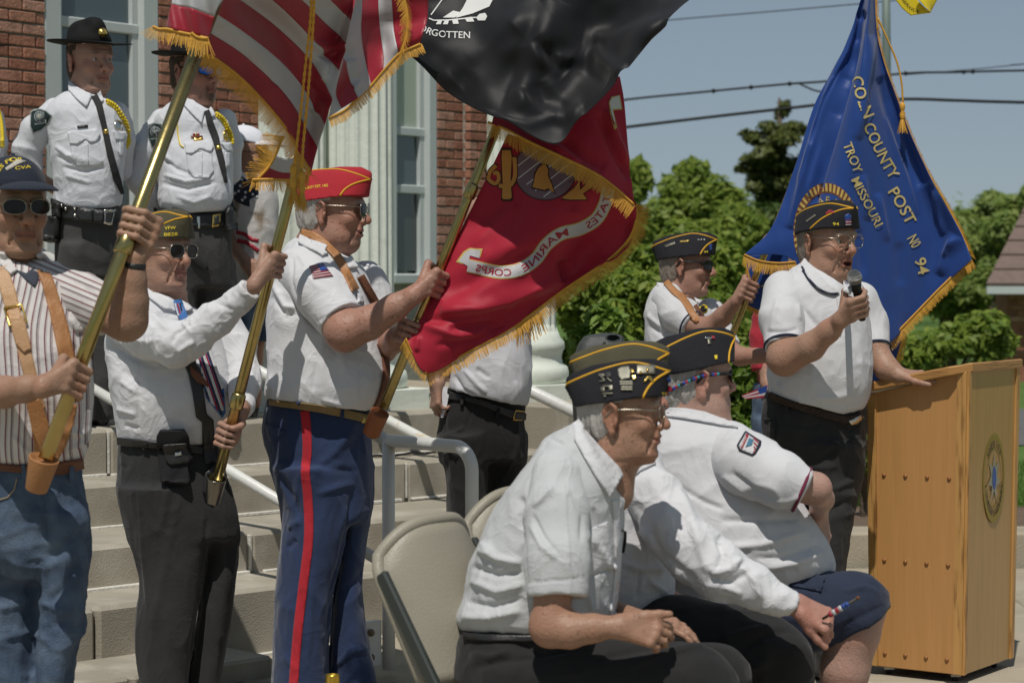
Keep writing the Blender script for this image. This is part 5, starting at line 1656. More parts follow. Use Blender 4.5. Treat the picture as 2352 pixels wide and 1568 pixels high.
# hanging cord with two tassels
def tassel(c, L, parent, r=.014):
 mb = MB().lathe(c, [(.003, .02), (r * .8, .012), (r, .0), (r * .75, -.012), (r * .55, -.018), (r * .95, -.03), (r * .8, -.046), (r * .6, -.055)], 14)
 o = mb.obj('tassel', M_GOLD, parent, True)
 base = [c + np.array([r * .6 * math.cos(t), r * .6 * math.sin(t), -.05]) for t in np.linspace(0, 6.28, 24)]
 fringe('tassel_skirt', base, [np.array([.25 * math.cos(t), .25 * math.sin(t), -1]) for t in np.linspace(0, 6.28, 24)], L, o, step=.0011, jitter=.12, band=False, seed=int(c[0] * 1000) % 97)
 return o
cord_l = W(700, 0, 6.9)
crd = empty('gold_cord', tuple(cord_l), 'twisted gold cord with two tassels hanging before the striped flag', 'cord')
for pts, tp in (([(1150, -60), (1140, 160), (1105, 480), (1080, 720), (1048, 1000), (1032, 1120)], (1028, 1165)), ([(1170, -60), (1160, 160), (1138, 480), (1118, 720), (1092, 1000), (1084, 1150)], (1082, 1205))):
 c = [W(*D_(x, y), float(np.interp(y, [-60, 500, 1150], [6.50, 6.66, 6.86]))) for x, y in curve_px(pts, 30)]
 mb = MB()
 for ph in (0, math.pi):
  mb.tube([p + .0022 * np.array([math.cos(i * .55 + ph), math.sin(i * .55 + ph), 0]) for i, p in enumerate(c)], .0027, 6)
 mb.obj('cord', M_GOLD, crd, True)
 tassel(W(*D_(*tp), 6.88), .062, crd, .0125)
# ---- the black flag
FZ = crop(893.8, 0, .32)
pow_ = empty('black_flag', tuple(W(1283, -60, 7.66)), 'black flag with white print and the word FORGOTTEN', 'flag')
cols = [[(240, -90), (225, 70), (200, 220), (150, 400)], [(520, -90), (490, 130), (440, 330), (390, 640)], [(800, -90), (740, 200), (690, 480), (610, 780)], [(1090, -90), (980, 230), (900, 560), (830, 870)],
  [(1260, -90), (1200, 250), (1170, 640), (1180, 1035)], [(1500, -90), (1450, 250), (1400, 560), (1340, 885)], [(1750, -90), (1690, 160), (1620, 420), (1560, 670)], [(2000, -90), (1900, 90), (1830, 260), (1780, 410)], [(2270, -90), (2180, -20), (2080, 60), (1992, 152)]]
shP = Sheet(cols, FZ, lambda i, j: 7.56 - .022 * i + .035 * math.sin(i * 1.5) - .05 * j + .03 * math.sin(j * 2 + i))
V, F = shP.grid(0, 8, 150, 0, 3, 90)
V = V + np.array([0, 1, 0]) * (.010 * noise(V * [7, 3, 7]) + .005 * noise(V * 19))[:, None]
Lp = [([FZ(*p) for p in q], w, a) for q, w, a in [
 ([(1100, -20), (990, 260), (880, 560), (780, 820)], 16, -.05), ([(1180, 0), (1080, 280), (960, 560), (860, 830)], 22, .045), ([(150, 420), (420, 560), (600, 500), (900, 180), (1080, 20)], 16, .03),
 ([(900, 200), (640, 460), (480, 590)], 14, -.035), ([(990, 300), (1110, 440), (1200, 510), (1230, 420), (1400, 430)], 9, .03), ([(1040, 280), (1160, 450), (1260, 540)], 9, -.03), ([(1480, 340), (1540, 430), (1650, 520), (1720, 500)], 10, .035),
 ([(1400, 260), (1600, 300), (1800, 230), (1990, 140)], 12, .04), ([(1560, 600), (1420, 520), (1300, 430)], 12, -.03), ([(860, 660), (1000, 780), (1240, 850), (1400, 800)], 10, .03), ([(760, 830), (1000, 900), (1210, 850)], 6, .02),
 ([(1110, 560), (1230, 700), (1380, 790)], 12, .025), ([(930, 640), (960, 800)], 8, .02), ([(1060, 600), (1130, 760)], 8, -.015)]]
blk = cloth_piece('cloth', V, F, M_FBLK, pow_, [(q, w * 1.7, a * .5) for q, w, a in Lp])
tb = Target(blk)
text_on('lettering', 'FORGOTTEN', [FZ(180, 200), FZ(290, 252), FZ(400, 272), FZ(580, 276)], 55 * .32 * 1.25, tb, M_WPR, pow_, .004, fit=True)
for poly in ([(478, 132), (530, 60), (575, -30), (760, -30), (720, 50), (600, 100)], [(385, 130), (460, 80), (525, 95), (470, 130)],
    [(625, 130), (650, 104), (690, 96), (705, 120), (690, 150), (640, 150)], [(540, 132), (596, 124), (612, 158), (560, 160)], [(452, 150), (492, 142), (500, 174), (460, 176)], [(400, 150), (430, 148), (420, 178), (385, 178)], [(350, 150), (380, 150), (370, 178), (335, 178)],
    strip_poly([(285, 135), (320, 150), (420, 148), (625, 128)], 4), strip_poly([(300, 110), (330, 70), (380, 0), (390, -20)], 4)):
 applique('print', [FZ(x, y) for x, y in poly], tb, M_WPR, pow_, .0008, .002, 7, False)
# ---- the scarlet flag
G_ = crop(893.8, 235.2, .42)
mar = empty('scarlet_flag', tuple(W(1130, 317, 7.64)), 'gold fringed scarlet flag with a globe emblem and MARINE CORPS ribbon seen from behind', 'flag')
rM = [[(650, 170), (800, 225), (950, 285), (1100, 355), (1250, 440), (1350, 552)], [(505, 470), (680, 480), (850, 490), (1020, 520), (1200, 540), (1352, 590)], [(335, 810), (520, 790), (720, 740), (930, 700), (1140, 670), (1346, 650)],
  [(200, 1080), (380, 1060), (620, 980), (850, 890), (1080, 800), (1318, 735)], [(95, 1285), (290, 1270), (540, 1160), (790, 1035), (1020, 925), (1250, 815)], [(98, 1300), (205, 1478), (440, 1360), (700, 1212), (950, 1028), (1165, 885)]]
shM = Sheet(rM, G_, lambda i, j: 7.60 - .018 * j + .035 * math.sin(j * 1.3 + i * .9) + (.02 * i if j > 3 else 0))
V, F = shM.grid(0, 5, 110, 0, 5, 120)
V = V + np.array([0, 1, 0]) * (.010 * noise(V * [5, 3, 9]) + .003 * noise(V * 26))[:, None]
Lm = [([G_(*p) for p in q], w, a) for q, w, a in [
 ([(290, 1060), (500, 940), (760, 840), (900, 840)], 22, .03), ([(280, 1140), (520, 1130), (760, 1030), (950, 960)], 18, -.03), ([(180, 1190), (400, 1180), (640, 1110)], 10, .016), ([(160, 1200), (380, 1280), (560, 1260)], 9, -.012),
 ([(160, 1280), (150, 1360)], 6, -.01), ([(950, 860), (960, 980)], 12, .02), ([(700, 560), (460, 790)], 14, -.012), ([(1340, 640), (1290, 760), (1180, 860)], 12, .02), ([(1030, 430), (1010, 600)], 14, .012),
 ([(330, 1240), (600, 1200)], 8, .012), ([(250, 1330), (480, 1290), (640, 1200)], 8, .01)]]
mcl = cloth_piece('cloth', V, F, M_FMAR, mar, Lm)
tm = Target(mcl)
rF = [[(600, -90), (800, -120), (1000, -140), (1150, -140), (1262, -140)], [(585, 0), (760, 20), (960, 60), (1130, 60), (1286, 0)], [(572, 70), (735, 135), (930, 205), (1130, 270), (1308, 250)], [(562, 116), (745, 205), (930, 292), (1130, 390), (1342, 562)]]
shF = Sheet(rF, G_, lambda i, j: 7.50 + .02 * j - .025 * i + .03 * math.sin(j * 1.7))
V, F = shF.grid(0, 3, 70, 0, 4, 90)
V = V + np.array([0, 1, 0]) * (.008 * noise(V * [7, 3, 6]) + .003 * noise(V * 26))[:, None]
Lf = [([G_(*p) for p in q], w, a) for q, w, a in [([(1190, 40), (1240, 200), (1300, 330)], 8, -.02), ([(1150, 60), (1230, 260), (1320, 420)], 10, .02), ([(930, 180), (1020, 260), (1180, 360)], 14, .02), ([(900, 230), (1050, 330)], 8, -.012)]]
fcl = cloth_piece('cloth', V, F, M_FMAR, mar, Lf)
tf = Target(fcl)
edge_fringe('fringe', [(540, 108), (640, 148), (760, 212), (930, 292), (1130, 390), (1250, 478), (1345, 564)], G_, 7.46, [92, 90, 95, 108, 118, 122], .050, mar, seed=11, jitter=.14, step=.003)
edge_fringe('fringe', [(1342, 560), (1354, 600), (1346, 660), (1316, 738), (1250, 815), (1165, 885), (950, 1028), (700, 1212), (440, 1360), (205, 1478)], G_, 7.60, [5, 10, 25, 40, 52, 60, 66, 72, 80], .043, mar, seed=12, jitter=.3)
edge_fringe('fringe', [(90, 1290), (140, 1385), (205, 1478)], G_, 7.58, [120, 118, 100], .036, mar, seed=13, jitter=.15)
edge_fringe('fringe', [(690, 1225), (760, 1190), (830, 1150)], G_, 7.62, [85, 80, 75], .075, mar, seed=15, jitter=.3)
# ribbon, lettering and emblem printed on it (seen through, so mirrored)
rib = [(1200, 470), (1178, 560), (1130, 640), (1040, 692), (940, 718), (860, 778), (800, 858), (710, 915), (600, 928), (490, 905), (432, 892)]
rc = [G_(*p) for p in curve_px(rib, 5)]
applique('ribbon_edge', strip_poly(rc, 15.5), tm, M_GPR, mar, .0006, .0012, 7, False)
applique('ribbon', strip_poly(rc, 13.2), tm, M_FWHT, mar, .0010, .0018, 7, False)
applique('ribbon_edge', [G_(*p) for p in [(425, 905), (436, 830), (500, 845), (512, 800), (440, 796), (408, 815), (366, 872), (400, 884), (428, 880)]], tm, M_GPR, mar, .0006, .0010, 6, False)
applique('ribbon', [G_(*p) for p in [(432, 896), (442, 838), (494, 852), (500, 808), (445, 803), (414, 822), (380, 870), (404, 878)]], tm, M_FWHT, mar, .0010, .0016, 6, False)
tc_ = [(x, y + 7) for x, y in rc]
ln_ = np.cumsum([0] + [math.dist(rc[i], rc[i + 1]) for i in range(len(rc) - 1)])
def sub(a, b, sh):
 out = []
 for i in range(len(rc)):
  if a <= ln_[i] / ln_[-1] <= b:
   j = min(max(i, 1), len(rc) - 2); t = np.array(rc[j + 1]) - np.array(rc[j - 1]); t /= np.linalg.norm(t)
   out.append((rc[i][0] - t[1] * sh, rc[i][1] + t[0] * sh))
 return out
for s, a, b in (('STATES', -.05, .27), ('MARINE', .34, .70), ('CORPS', .74, .965)):
 text_on('lettering', s, sub(a, b, -8.5), 23, tm, M_FRED, mar, .0046, fit=True, up=-1, bold=.012)
applique('emblem_rim', [G_(853 + 172 * math.cos(t), 372 + 166 * math.sin(t)) for t in np.linspace(0, 6.2, 40)], tm, M_DKP, mar, .0004, .0008, 8, False)
gl = applique('emblem_globe', [G_(853 + 165 * math.cos(t), 372 + 160 * math.sin(t)) for t in np.linspace(0, 6.2, 40)], tm, M_GYP, mar, .0006, .0012, 8, False)
for k in range(-4, 5):
 a = (853 + k * 46 - 100, 372 + k * 34 + 78); b = (853 + k * 46 + 100, 372 + k * 34 - 78)
 pts = [(a[0] + (b[0] - a[0]) * t, a[1] + (b[1] - a[1]) * t) for t in np.linspace(0, 1, 12)]
 pts = [p for p in pts if ((p[0] - 853) / 160) ** 2 + ((p[1] - 372) / 155) ** 2 < 1]
 if len(pts) > 2: applique('emblem_line', strip_poly([G_(*p) for p in pts], 1.0), tm, M_WPR, mar, .0004, .0022, 9, False)
def emb(poly, m=M_ORP, sc=1.06):
 c = np.mean(poly, 0)
 applique('emblem_outline', [G_(*(c + (np.array(p) - c) * sc + np.sign(np.array(p) - c) * 4)) for p in poly], tm, M_DKP, mar, .0004, .0024, 7, False)
 applique('emblem_print', [G_(*p) for p in poly], tm, m, mar, .0006, .0032, 7, False)
emb([(835, 345), (855, 342), (872, 370), (868, 400), (890, 450), (905, 495), (870, 470), (850, 480), (785, 465), (795, 430), (800, 395), (815, 365)])
emb([(618, 262), (664, 262), (670, 300), (664, 440), (672, 520), (662, 530), (625, 530), (618, 520), (622, 440), (615, 300)])
emb(strip_poly(curve_px([(585, 345), (552, 380), (545, 420), (580, 445), (600, 420), (592, 385), (570, 390)], 4), 10), sc=1.02)
emb(strip_poly(curve_px([(684, 300), (690, 380), (680, 430), (650, 462), (600, 455)], 4), 11), sc=1.02)
emb([(945, 525), (1010, 470), (1042, 430), (1046, 480), (1075, 520), (1080, 530), (990, 532)])
emb([(1040, 490), (1070, 455), (1092, 420), (1120, 440), (1100, 470), (1060, 498)])
for poly, mm in (([(1200, 0), (1215, -30), (1262, -40), (1275, 40), (1225, 45), (1245, 140), (1232, 150), (1208, 60)], M_GPR), ([(1205, 0), (1218, -24), (1256, -34), (1268, 34), (1218, 38), (1238, 130), (1214, 58)], M_WPR)):
 applique('ribbon', [G_(*p) for p in poly], tf, mm, mar, .0006, .0016 if mm is M_GPR else .0026, 6, False)
text_on('lettering', 'U', [G_(1218, 70), G_(1238, 100)], 12, tf, M_FRED, mar, .006, up=-1)
# ---- the blue flag
J_ = crop(1646.4, 0, .42)
bl = empty('blue_flag', tuple(W(2010, -20, 9.5)), 'gold fringed blue flag lettered COUNTY POST N0 94 behind the speaker', 'flag')
cB = [[(800, -40), (690, 290), (540, 560), (430, 900), (300, 1240), (152, 1392)], [(815, -40), (745, 300), (630, 600), (550, 950), (470, 1280), (425, 1432)], [(830, -40), (790, 300), (740, 620), (690, 1000), (640, 1350), (620, 1800)],
  [(842, -40), (825, 280), (840, 620), (880, 1000), (920, 1380), (892, 1910)], [(855, -40), (872, 230), (950, 600), (1060, 950), (1180, 1300), (1190, 1605)], [(862, -40), (885, 230), (1005, 600), (1160, 955), (1330, 1265), (1395, 1420)]]
shB2 = Sheet(cB, J_, lambda i, j: 9.32 + .06 * math.sin(i * 2.1 + .4) * (j / 5) + (.10 if i == 0 else 0) * j / 5 + .02 * math.sin(j + i) - (.08 if i in (2, 3) else 0))
V, F = shB2.grid(0, 5, 130, 0, 5, 150)
V = V + np.array([0, 1, 0]) * (.010 * noise(V * [11, 3, 2.4]) + .003 * noise(V * [26, 10, 12]))[:, None]
Lb = [([J_(*p) for p in q], w, a) for q, w, a in [([(640, 420), (540, 700), (450, 1000)], 5, .018), ([(690, 480), (590, 780), (520, 1050)], 5, -.014), ([(760, 220), (700, 420)], 5, .014), ([(930, 640), (1010, 900), (1090, 1180)], 8, .012), ([(1300, 1300), (1250, 1400)], 6, .012), ([(780, 1250), (800, 1500)], 7, -.010),
 ([(800, 60), (720, 400), (620, 760), (560, 960), (500, 1180)], 9, -.035), ([(780, 100), (660, 420), (560, 700), (480, 980), (400, 1250)], 12, .035), ([(640, 620), (560, 880), (500, 1080)], 6, .02), ([(850, 200), (800, 520), (770, 760)], 12, .02),
 ([(720, 300), (600, 560), (520, 800)], 6, -.015), ([(900, 420), (1000, 760), (1120, 1020)], 16, -.02), ([(1190, 1040), (1240, 1280)], 6, .014), ([(1310, 1290), (1250, 1400), (1220, 1500)], 14, .02), ([(800, 960), (820, 1200)], 8, .014), ([(880, 1060), (930, 1320)], 8, .014), ([(1000, 1330), (1010, 1560)], 12, -.010)]]
bcl = cloth_piece('cloth', V, F, M_FBLU, bl, Lb)
tb2 = Target(bcl)
K_ = crop(1646.4, 423.4, .3899)
cU = [[(180, 420), (178, 490), (172, 600), (165, 700)], [(305, 410), (300, 490), (290, 620), (262, 750)], [(425, 400), (420, 480), (420, 620), (410, 760)]]
V, F = Sheet(cU, K_, lambda i, j: 9.52 + .02 * i).grid(0, 2, 24, 0, 3, 30)
ucl = cloth_piece('cloth', V, F, M_FBLU, bl)
cL = [[(1000, 930), (1020, 1000), (1050, 1065), (900, 1330)], [(1080, 880), (1090, 950), (1075, 1060), (960, 1420)]]
cL = [[(900, 900), (890, 1100), (870, 1300), (855, 1480)], [(1010, 900), (1000, 1100), (960, 1280), (905, 1440)], [(1100, 860), (1080, 960), (1050, 1060), (1000, 1200)]]
V, F = Sheet(cL, K_, lambda i, j: 9.45).grid(0, 2, 20, 0, 3, 30)
cloth_piece('cloth', V, F, M_FBLU, bl)
for s, pth, h in (('COLN', [(735, 425), (752, 500), (778, 580), (806, 650)], 62), ('COUNTY', [(800, 690), (850, 800), (900, 900), (950, 985)], 62), ('POST', [(935, 1050), (975, 1115), (1010, 1175), (1040, 1232)], 62), ('N0', [(1040, 1305), (1070, 1360)], 58), ('94', [(1080, 1420), (1105, 1505)], 62),
     ('TROY', [(690, 790), (708, 840), (730, 890), (752, 950)], 50), ('MISSOURI', [(735, 985), (780, 1075), (825, 1160), (868, 1245)], 48)):
 text_on('lettering', s, [J_(*p) for p in pth], h * .42 * 1.42, tb2, M_GPL, bl, .0055, fit=True, bold=.014)
text_on('lettering', 'A', [K_(255, 600), K_(300, 640)], 16, Target(ucl), M_GPR, bl, .005)
ec_, er = (600, 1270), (185, 275)
def ell_px(a, f): return J_(ec_[0] + er[0] * f * math.cos(math.radians(a)), ec_[1] - er[1] * f * math.sin(math.radians(a)))
def band(a0, a1, f0, f1): return [ell_px(a, f1) for a in np.linspace(a0, a1, 24)] + [ell_px(a, f0) for a in np.linspace(a1, a0, 24)]
applique('emblem_rim', band(30, 235, .78, .98), tb2, M_BRP, bl, .0004, .001, 9, False)
for k in range(26):
 a = 34 + k * 7.6
 applique('emblem_ray', [ell_px(a, .81), ell_px(a + 1.2, .97), ell_px(a + 5.0, .97), ell_px(a + 4.2, .81)], tb2, M_GPR, bl, .0004, .002, 9, False)
applique('emblem_rim', band(35, 235, .46, .52), tb2, M_BRP, bl, .0004, .001, 9, False)
for ch, a in (('A', 104), ('F', 84), ('F', 64)): text_on('lettering', ch, [ell_px(a + 9, .58), ell_px(a - 6, .58)], 22, tb2, M_GPR, bl, .004)
edge_fringe('fringe', [(150, 1392), (230, 1425), (330, 1438), (430, 1432)], J_, 9.28, [100, 92, 85, 75], .050, bl, seed=21, jitter=.4)
edge_fringe('fringe', [(862, -40), (885, 230), (940, 420), (1005, 600), (1080, 790), (1160, 955), (1250, 1110), (1330, 1265), (1390, 1400)], J_, 9.34, [60, 45, 40, 30, 35], .026, bl, seed=22, jitter=.4)
edge_fringe('fringe', [(1395, 1420), (1330, 1470), (1235, 1560), (1190, 1605), (1050, 1750), (892, 1912)], J_, 9.34, [70, 60, 55, 50], .040, bl, seed=23, jitter=.35)
edge_fringe('fringe', [(1105, 870), (1080, 960), (1050, 1060), (1000, 1200), (950, 1330), (890, 1450)], K_, 9.4, [60, 50, 40], .030, bl, seed=24, jitter=.3)
edge_fringe('fringe', [(172, 480), (190, 560), (165, 640)], K_, 9.5, [95, 100], .04, bl, seed=25, jitter=.5)
edge_fringe('fringe', [(165, 700), (200, 725), (262, 752)], K_, 9.5, [80, 70], .03, bl, seed=26, jitter=.5)
ccl = [W(*J_(x, y), 9.3) for x, y in curve_px([(880, 100), (935, 220), (985, 340), (1010, 450), (1018, 560)], 10)]
cb2 = empty('gold_cord', tuple(ccl[0]), 'thin gold cord hanging along the fringe of the blue flag', 'cord')
MB().tube(ccl, .004, 8).obj('cord', M_GOLD, cb2, True)
tassel(W(*J_(1015, 585), 9.3), .06, cb2, .012)
# ---- yellow streamer at the top
M_YEL = cloth_mat('streamer yellow', (.78, .62, .02), .45, .4, .2)
cY = [[(955, -50), (1000, -10), (1062, 84)], [(1010, -70), (1075, -20), (1150, 52)], [(1060, -90), (1130, -10), (1168, 70)]]
ys = empty('streamer', tuple(W(2060, -20, 9.3)), 'bright yellow lettered streamer hanging at the top right', 'streamer')
V, F = Sheet([[(950, -40), (1008, 40), (1060, 86)], [(1020, -90), (1085, -10), (1168, 72)]], J_, lambda i, j: 9.3).grid(0, 1, 12, 0, 2, 20)
y1 = cloth_piece('ribbon', V, F, M_YEL, ys)
V, F = Sheet([[(1098, -10), (1120, 15), (1148, 46)], [(1098, -30), (1150, -20), (1168, 72)], [(1230, -60), (1205, 0), (1168, 72)]], J_, lambda i, j: 9.26 + .02 * i).grid(0, 2, 16, 0, 2, 20)
cloth_piece('ribbon', V, F, M_YEL, ys)
ty = Target(y1)
text_on('lettering', 'SERVICE', [J_(1010, 0), J_(1052, 50), J_(1105, 75)], 9, ty, M_DKP, ys, .004, fit=True)
# ------------------------------------------------------------ materials of clothes
def fab(name, col, rough=.85, bump=.18, bscale=260, var=.07, sheen=.1, wrinkle=.14, **k): return mat(name, col, rough, spec=.25, var=var, vscale=9, bump=bump, bscale=bscale, sheen=sheen, wrinkle=wrinkle, **k)
M_SH = fab('white shirt', (.60, .60, .62), wrinkle=.27); M_SHG = fab('thin grey white shirt', (.49, .50, .51), wrinkle=.27); M_SHP = fab('white polo', (.60, .60, .62), bump=.3, bscale=420, wrinkle=.16); M_TEE = fab('white knit', (.57, .57, .60), bump=.35, bscale=380)
M_BLKT = fab('black trousers', (.0165, .016, .0165)); M_GRYT = fab('charcoal trousers', (.026, .026, .027)); M_NAVT = fab('navy uniform trousers', (.021, .038, .096), sheen=.2)
M_NAVS = fab('navy shorts', (.021, .028, .054)); M_BELT = mat('black leather', (.016, .015, .015), .38, spec=.5, bump=.15, bscale=200)
M_TAN = mat('tan leather', (.36, .165, .062), .5, spec=.4, var=.18, vscale=8, bump=.15, bscale=140); M_BRNL = mat('brown leather', (.14, .055, .028), .5, var=.2, bump=.15, bscale=140)
M_TANL = mat('pale tan leather', (.46, .27, .14), .5, spec=.4, var=.15, vscale=8, bump=.15, bscale=140)
M_KHA = fab('khaki web', (.24, .17, .075), bscale=500); M_RST = fab('red stripe', (.42, .022, .035))
M_CBLK = fab('black cap wool', (.013, .013, .017), bump=.25, bscale=300, sheen=.02); M_CRED = fab('red cap wool', (.36, .018, .028), bump=.2, bscale=300); M_COLV = fab('olive cap wool', (.065, .058, .033), bump=.25, bscale=300)
M_CNAV = fab('navy cap cotton', (.016, .020, .034)); M_PIPE = mat('gold piping', (.62, .33, .02), .6, var=.1); M_YTH = mat('yellow thread', (.70, .52, .03), .6)
M_STEEL = mat('bright steel', (.62, .60, .55), .25, metal=1.); M_GILT = mat('gilt metal', (.70, .48, .14), .25, metal=1.); M_PEWT = mat('pewter pin', (.20, .19, .15), .45, metal=.8)
M_PWT2 = mat('silver pin', (.26, .25, .20), .5, metal=.35); M_LENS = mat('dark lens', (.012, .010, .010), .12, spec=.3); M_LBLU = mat('blue mirror lens', (.02, .12, .40), .1, metal=.7); M_FRM = mat('wire frame', (.40, .36, .30), .3, metal=1.); M_BFRM = mat('black frame', (.015, .015, .016), .35)
M_CLR = mat('clear lens', (.9, .9, .9), .03, spec=.5)
_b = M_CLR.node_tree.nodes['Principled BSDF']; _b.inputs['Transmission Weight'].default_value = 1.0; _b.inputs['IOR'].default_value = 1.03
M_HWHT = mat('white hair', (.40, .37, .34), .6, var=.25, vscale=60, bump=.5, bscale=140, stretch=(1, 1, .25)); M_HGRY = mat('grey hair', (.24, .20, .165), .6, var=.35, vscale=60, bump=.5, bscale=140, stretch=(1, 1, .25)); M_HBRN = mat('brown hair', (.075, .045, .03), .6, var=.3, vscale=60, bump=.5, bscale=140)
M_SHOE = mat('black shoe', (.014, .014, .014), .25, spec=.6)
M_BTN = mat('button', (.55, .54, .50), .4)
SK = skin_mat
FS = [(.0048, (8, 8, 6), 1), (.0028, (19, 19, 13), 4)]          # shirt folds
FT = [(.0060, (11, 11, 3.2), 2), (.0025, (24, 24, 9), 6)]          # trouser folds
SHOES = lambda o, pts, Y, H=0.: [shoe(o, u, 0, Y + dy, yaw, M_SHOE, H) for u, dy, yaw in pts]
def legs(name, o, m, Y, hip, near, far, dn=-.03, df=.06, t=.11, folds=FT, lines=(), h=.0075, foot=None, attrs=None):
 """trousers: hip rows and the silhouette rows (v, left, right) of each leg"""
 pr = [loft([(v, a, b, 0, tt) for v, a, b, tt in hip], Y, n=2.3, cap_r=.012)]
 for rows, d in ((near, dn), (far, df)):
  pr.append(loft([(r[0], r[1], r[2], d, r[3] if len(r) > 3 else t) for r in rows], Y, n=2.2, k=.035, cap_r=.01))
 return cloth(name, pr, m, o, h, folds, lines, 1, attrs)
def seg(conv, *pts): return [conv(*p) for p in pts]
def ballcap(P, m, name='baseball_cap', vis=None, tilt=0.):
 fr = P.fr
 def pl(p, n): return (fr.w(p), unit(fr.R @ np.array(n, float)))
 cr = cutp(ell((0, -.008, .056), (.086, .110, .092), fr=fr), [pl((0, .09, .058), (0, -.22, -1))])
 V, F = polygonize([cr], .0045); V = relax(V, F, 1)
 c = mesh_np(name, V, F, m, P.o, True)
 vz = cutp(ell((0, .110, .046), (.082, .092, .030), fr=fr), [pl((0, .075, 0), (0, -1, 0))])
 V, F = polygonize([vz, ell((0, .106, .030), (.095, .108, .036), k=.002, op=-1, fr=fr)], .0042); V = relax(V, F, 1)
 mesh_np('visor', V, F, vis or m, c, True)
 MB().sphere(fr.w((0, -.008, .148)), .007, 8, 6).obj('button', m, c, True)
 return c
def campaign_hat(P, m, badge=True):
 fr = P.fr
 cr = [ell((0, -.004, .085), (.083, .100, .050), fr=fr), cap((0, -.045, .125), (0, .03, .135), .060, .055, .03, sc=(1, 1, .8), fr=fr)]
 cr += [ell((s * .062, .055, .160), (.030, .045, .035), .02, -1, fr=fr) for s in (-1, 1)]
 V, F = polygonize([cutp(x, [(fr.w((0, 0, .072)), unit(fr.R @ np.array([0, -.10, -1.])))]) if x.op == 1 else x for x in cr], .005); V = relax(V, F, 2)
 h = mesh_np('campaign_hat', V, F, m, P.o, True)
 mb = MB(); n = 48; V, F = [], []
 for j, f in enumerate((.55, .75, .92, 1.0)):
  for k in range(n):
   t = 2 * math.pi * k / n
   for o_ in (0,):
    V.append(fr.w((.158 * f * math.cos(t), .185 * f * math.sin(t), .076 - .016 * f * math.cos(t) ** 2 * 0 + .010 * (f ** 3) * abs(math.cos(t)) - .012 * f * math.sin(t))))
 m_ = len(V); V += [np.array(p) - fr.R[:, 2] * .004 for p in V]
 for j in range(3):
  for k in range(n):
   a, b = j * n + k, j * n + (k + 1) % n
   F += [(a, b, b + n, a + n), (a + m_ + n, b + m_ + n, b + m_, a + m_)]
 for k in range(n): a, b = 3 * n + k, 3 * n + (k + 1) % n; F.append((a, b, b + m_, a + m_))
 mesh_np('brim', V, F, m, h, True)
 band = [fr.w((.0865 * math.cos(t), .104 * math.sin(t), .083 - .010 * math.sin(t))) for t in np.linspace(0, 2 * math.pi, 33)]
 MB().tube(band, .0055, 6, False).obj('hat_band', M_BELT, h, True)
 if badge:
  c = fr.w((0, .0965, .112)); ax = unit(fr.R @ np.array([0, 1, .12]))
  b = MB().lathe(c, [(.021, 0), (.021, .003), (.017, .004), (.017, .006), (.004, .010), (.0005, .0105)], 20, ax, 1.0).obj('badge', M_GILT, h, True)
 return h
def collar(P, target, polys, m=None, parent=None, th=.010):
 for p in polys: applique('collar', p, target, m or M_SH, parent or P.o, th, .002, 5)
def buttons(pts, target, parent, r=.0045):
 for u, v in pts:
  h, n = target.hit(u, v)
  if h is not None: MB().lathe(h, [(r, 0), (r, .0015), (r * .6, .002), (.0003, .0021)], 10, n).obj('button', M_BTN, parent, True)
def tie_tex(o): pass
# =========================================================== man in the striped shirt, left edge
B = crop(0, 310.5, .4021); C_ = crop(0, 846.7, .4602)
P = Person(6.27, 'person in navy ball cap and striped shirt holding the tallest brass pole', SK('skin tan', (.33, .195, .13), (.20, .15, .11), spots=.25),
   dict(at=(33, 486), yaw=30, sc=1.05, heavy=.25, age=1.0, nose=1.08, jaw=.98))
pole4 = lambda v: (104 + 396 * (1054 - v) / 1063, v, 5.93 + .47 * (1054 - v) / 1063)
ax4 = unit(W(*POLE4[1], POLE4[3]) - W(*POLE4[0], POLE4[2]))
P.limb([(30, 600, .03, 55), (25, 760, .0, 100), (25, 1000, 0, 100)], .04)
P.limb([(120, 660, 0, 38), (225, 713, -.05, 42), (290, 735, -.08, 45)], .03)
P.limb([(290, 735, -.08, 45), (298, 690, -.09, 41), (303, 645, -.10, 32), (309, 592, -.11, 24)], .03)
u_, v_, y_ = pole4(519); P.prims += grip(W(u_, v_, y_), ax4, P.W(314, 590, -.10), (0, -1, 0), .0195, 1.06)
P.limb([(-120, 830, .0, 50), (-90, 905, -.12, 42), (10, 900, -.27, 35), (60, 893, -.32, 29), (98, 886, -.34, 24)], .03)
u_, v_, y_ = pole4(880); P.prims += grip(W(u_, v_, y_), ax4, P.W(98, 888, -.36), (.55, -.8, 0), .0195, 1.06)
P.body()
M_STRIPE = fab('striped shirt', (.60, .57, .56))
